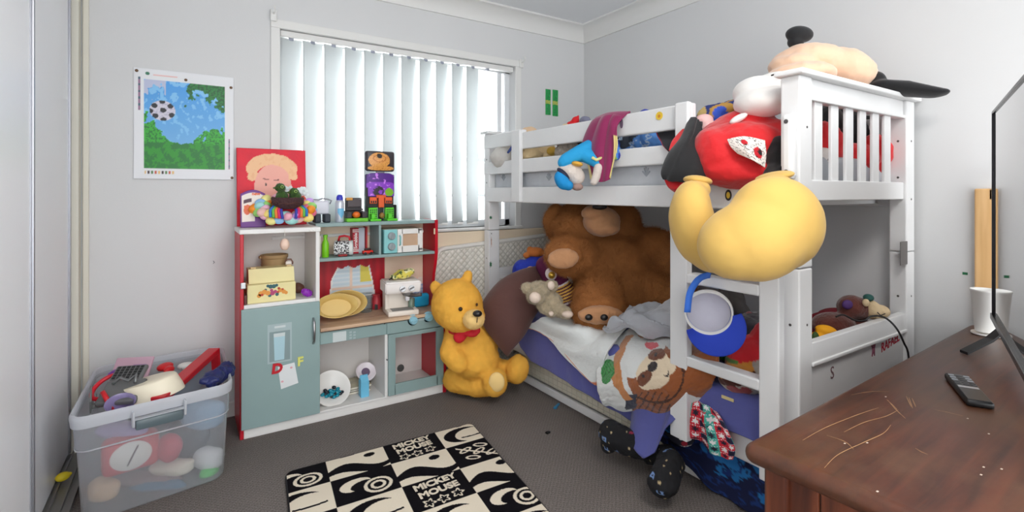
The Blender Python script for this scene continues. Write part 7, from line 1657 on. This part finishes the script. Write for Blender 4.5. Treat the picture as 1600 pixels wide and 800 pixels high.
for x0 in (0.17, TW - 0.05):
    f_ = TVF + tdir * x0
    bm = B(); top = Vector((f_.x, f_.y, TZ0 + 0.004)) - tn * 0.008
    for s_, ln in ((1, 0.125 if x0 < 0.5 else 0.02), (-1, 0.10)):
        e_ = top + tn * (s_ * ln) + tdir * (0.06 if s_ > 0 else 0.0)
        if s_ > 0 and x0 < 0.5: e_ = on(1506, 553, 2, DZ)
        e_.z = DZ + 0.005
        mid = top.lerp(e_, 0.35); mid.z = DZ + 0.045
        for a, b in ((top, mid), (mid, e_)):
            d_ = (b - a); w_ = UP.cross(d_).normalized() * 0.014
            lo = [bm.verts.new(p) for p in (a - w_ + UP * -0.004, a + w_ + UP * -0.004, b + w_ + UP * -0.004, b - w_ + UP * -0.004)]; hi = [bm.verts.new(p) for p in (a - w_ + UP * 0.004, a + w_ + UP * 0.004, b + w_ + UP * 0.004, b - w_ + UP * 0.004)]
            bm.faces.new(lo); bm.faces.new(list(reversed(hi)))
            for i in range(4): bm.faces.new((lo[i], hi[i], hi[(i + 1) % 4], lo[(i + 1) % 4]))
    put('stand_foot', bm, BLACK, tv)
# paper cup on a saucer
cu = ray(1541, 300) * 1.80; cu = Vector((cu.x, cu.y, DZ))
t0 = thing('paper_cup', 'tall white takeaway cup standing behind the television edge', 'cup', cu)
bm = B(); lathe(bm, [(0, 0.006), (0.031, 0.006), (0.0425, 0.146), (0.0445, 0.149), (0.0455, 0.153), (0.0435, 0.156), (0.0415, 0.150), (0.029, 0.010), (0, 0.010)], Matrix.Translation(cu + Vector((0, 0, 0.005))), 40); put('cup_body', bm, mat('cup_white', (242, 240, 236), 0.5), t0, 50)
bm = B(); lathe(bm, [(0, 0.0), (0.042, 0.0), (0.047, 0.004), (0.046, 0.008), (0.04, 0.005), (0, 0.005)], Matrix.Translation(cu + Vector((-0.006, -0.006, 0.0005))), 40); tag(put('cup_lid', bm, WHITE_PLASTIC, smooth=50), 'flat white plastic lid under the takeaway cup on the dresser', 'lid')
# wooden frame leaning on the right wall
t0 = thing('wooden_frame', 'pale wooden frame with white panel standing against the right wall', 'frame', (2.55, 0.5, DZ))
PW = wood_mat('frame_pine', (206, 160, 104), (228, 186, 132), (20, 20, 1.5), 0.5)
bm = B(); y0, y1, z0, z1 = 0.25, 0.655, DZ + 0.002, 1.163
for a, b in (((2.552, y0, z0), (2.572, y0 + 0.055, z1)), ((2.552, y1 - 0.055, z0), (2.572, y1, z1)), ((2.552, y0 + 0.04, z0), (2.572, y1 - 0.04, z0 + 0.055)), ((2.552, y0 + 0.04, z1 - 0.045), (2.572, y1 - 0.04, z1))): box(bm, a, b, 0.005)
put('frame_border', bm, PW, t0)
bm = B(); box(bm, (2.558, y0 + 0.045, z0 + 0.045), (2.568, y1 - 0.045, z1 - 0.035)); put('panel', bm, mat('panel_white', (214, 216, 220), 0.4), t0)
# navy bag between dresser and bed
t0 = thing('navy_bag', 'dark navy cloth bag on the floor between dresser and bed', 'bag', (2.48, 0.76, 0))
plush('bag_body', [((2.49, 0.76, 0.16), (0.07, 0.05, 0.15), None), ((2.49, 0.76, 0.36), (0.065, 0.048, 0.14), None)], mat('bag_navy2', (26, 34, 60), 0.8, bump=(20, 0.4)), t0, 0.009, 4, None, (10, 0.006))
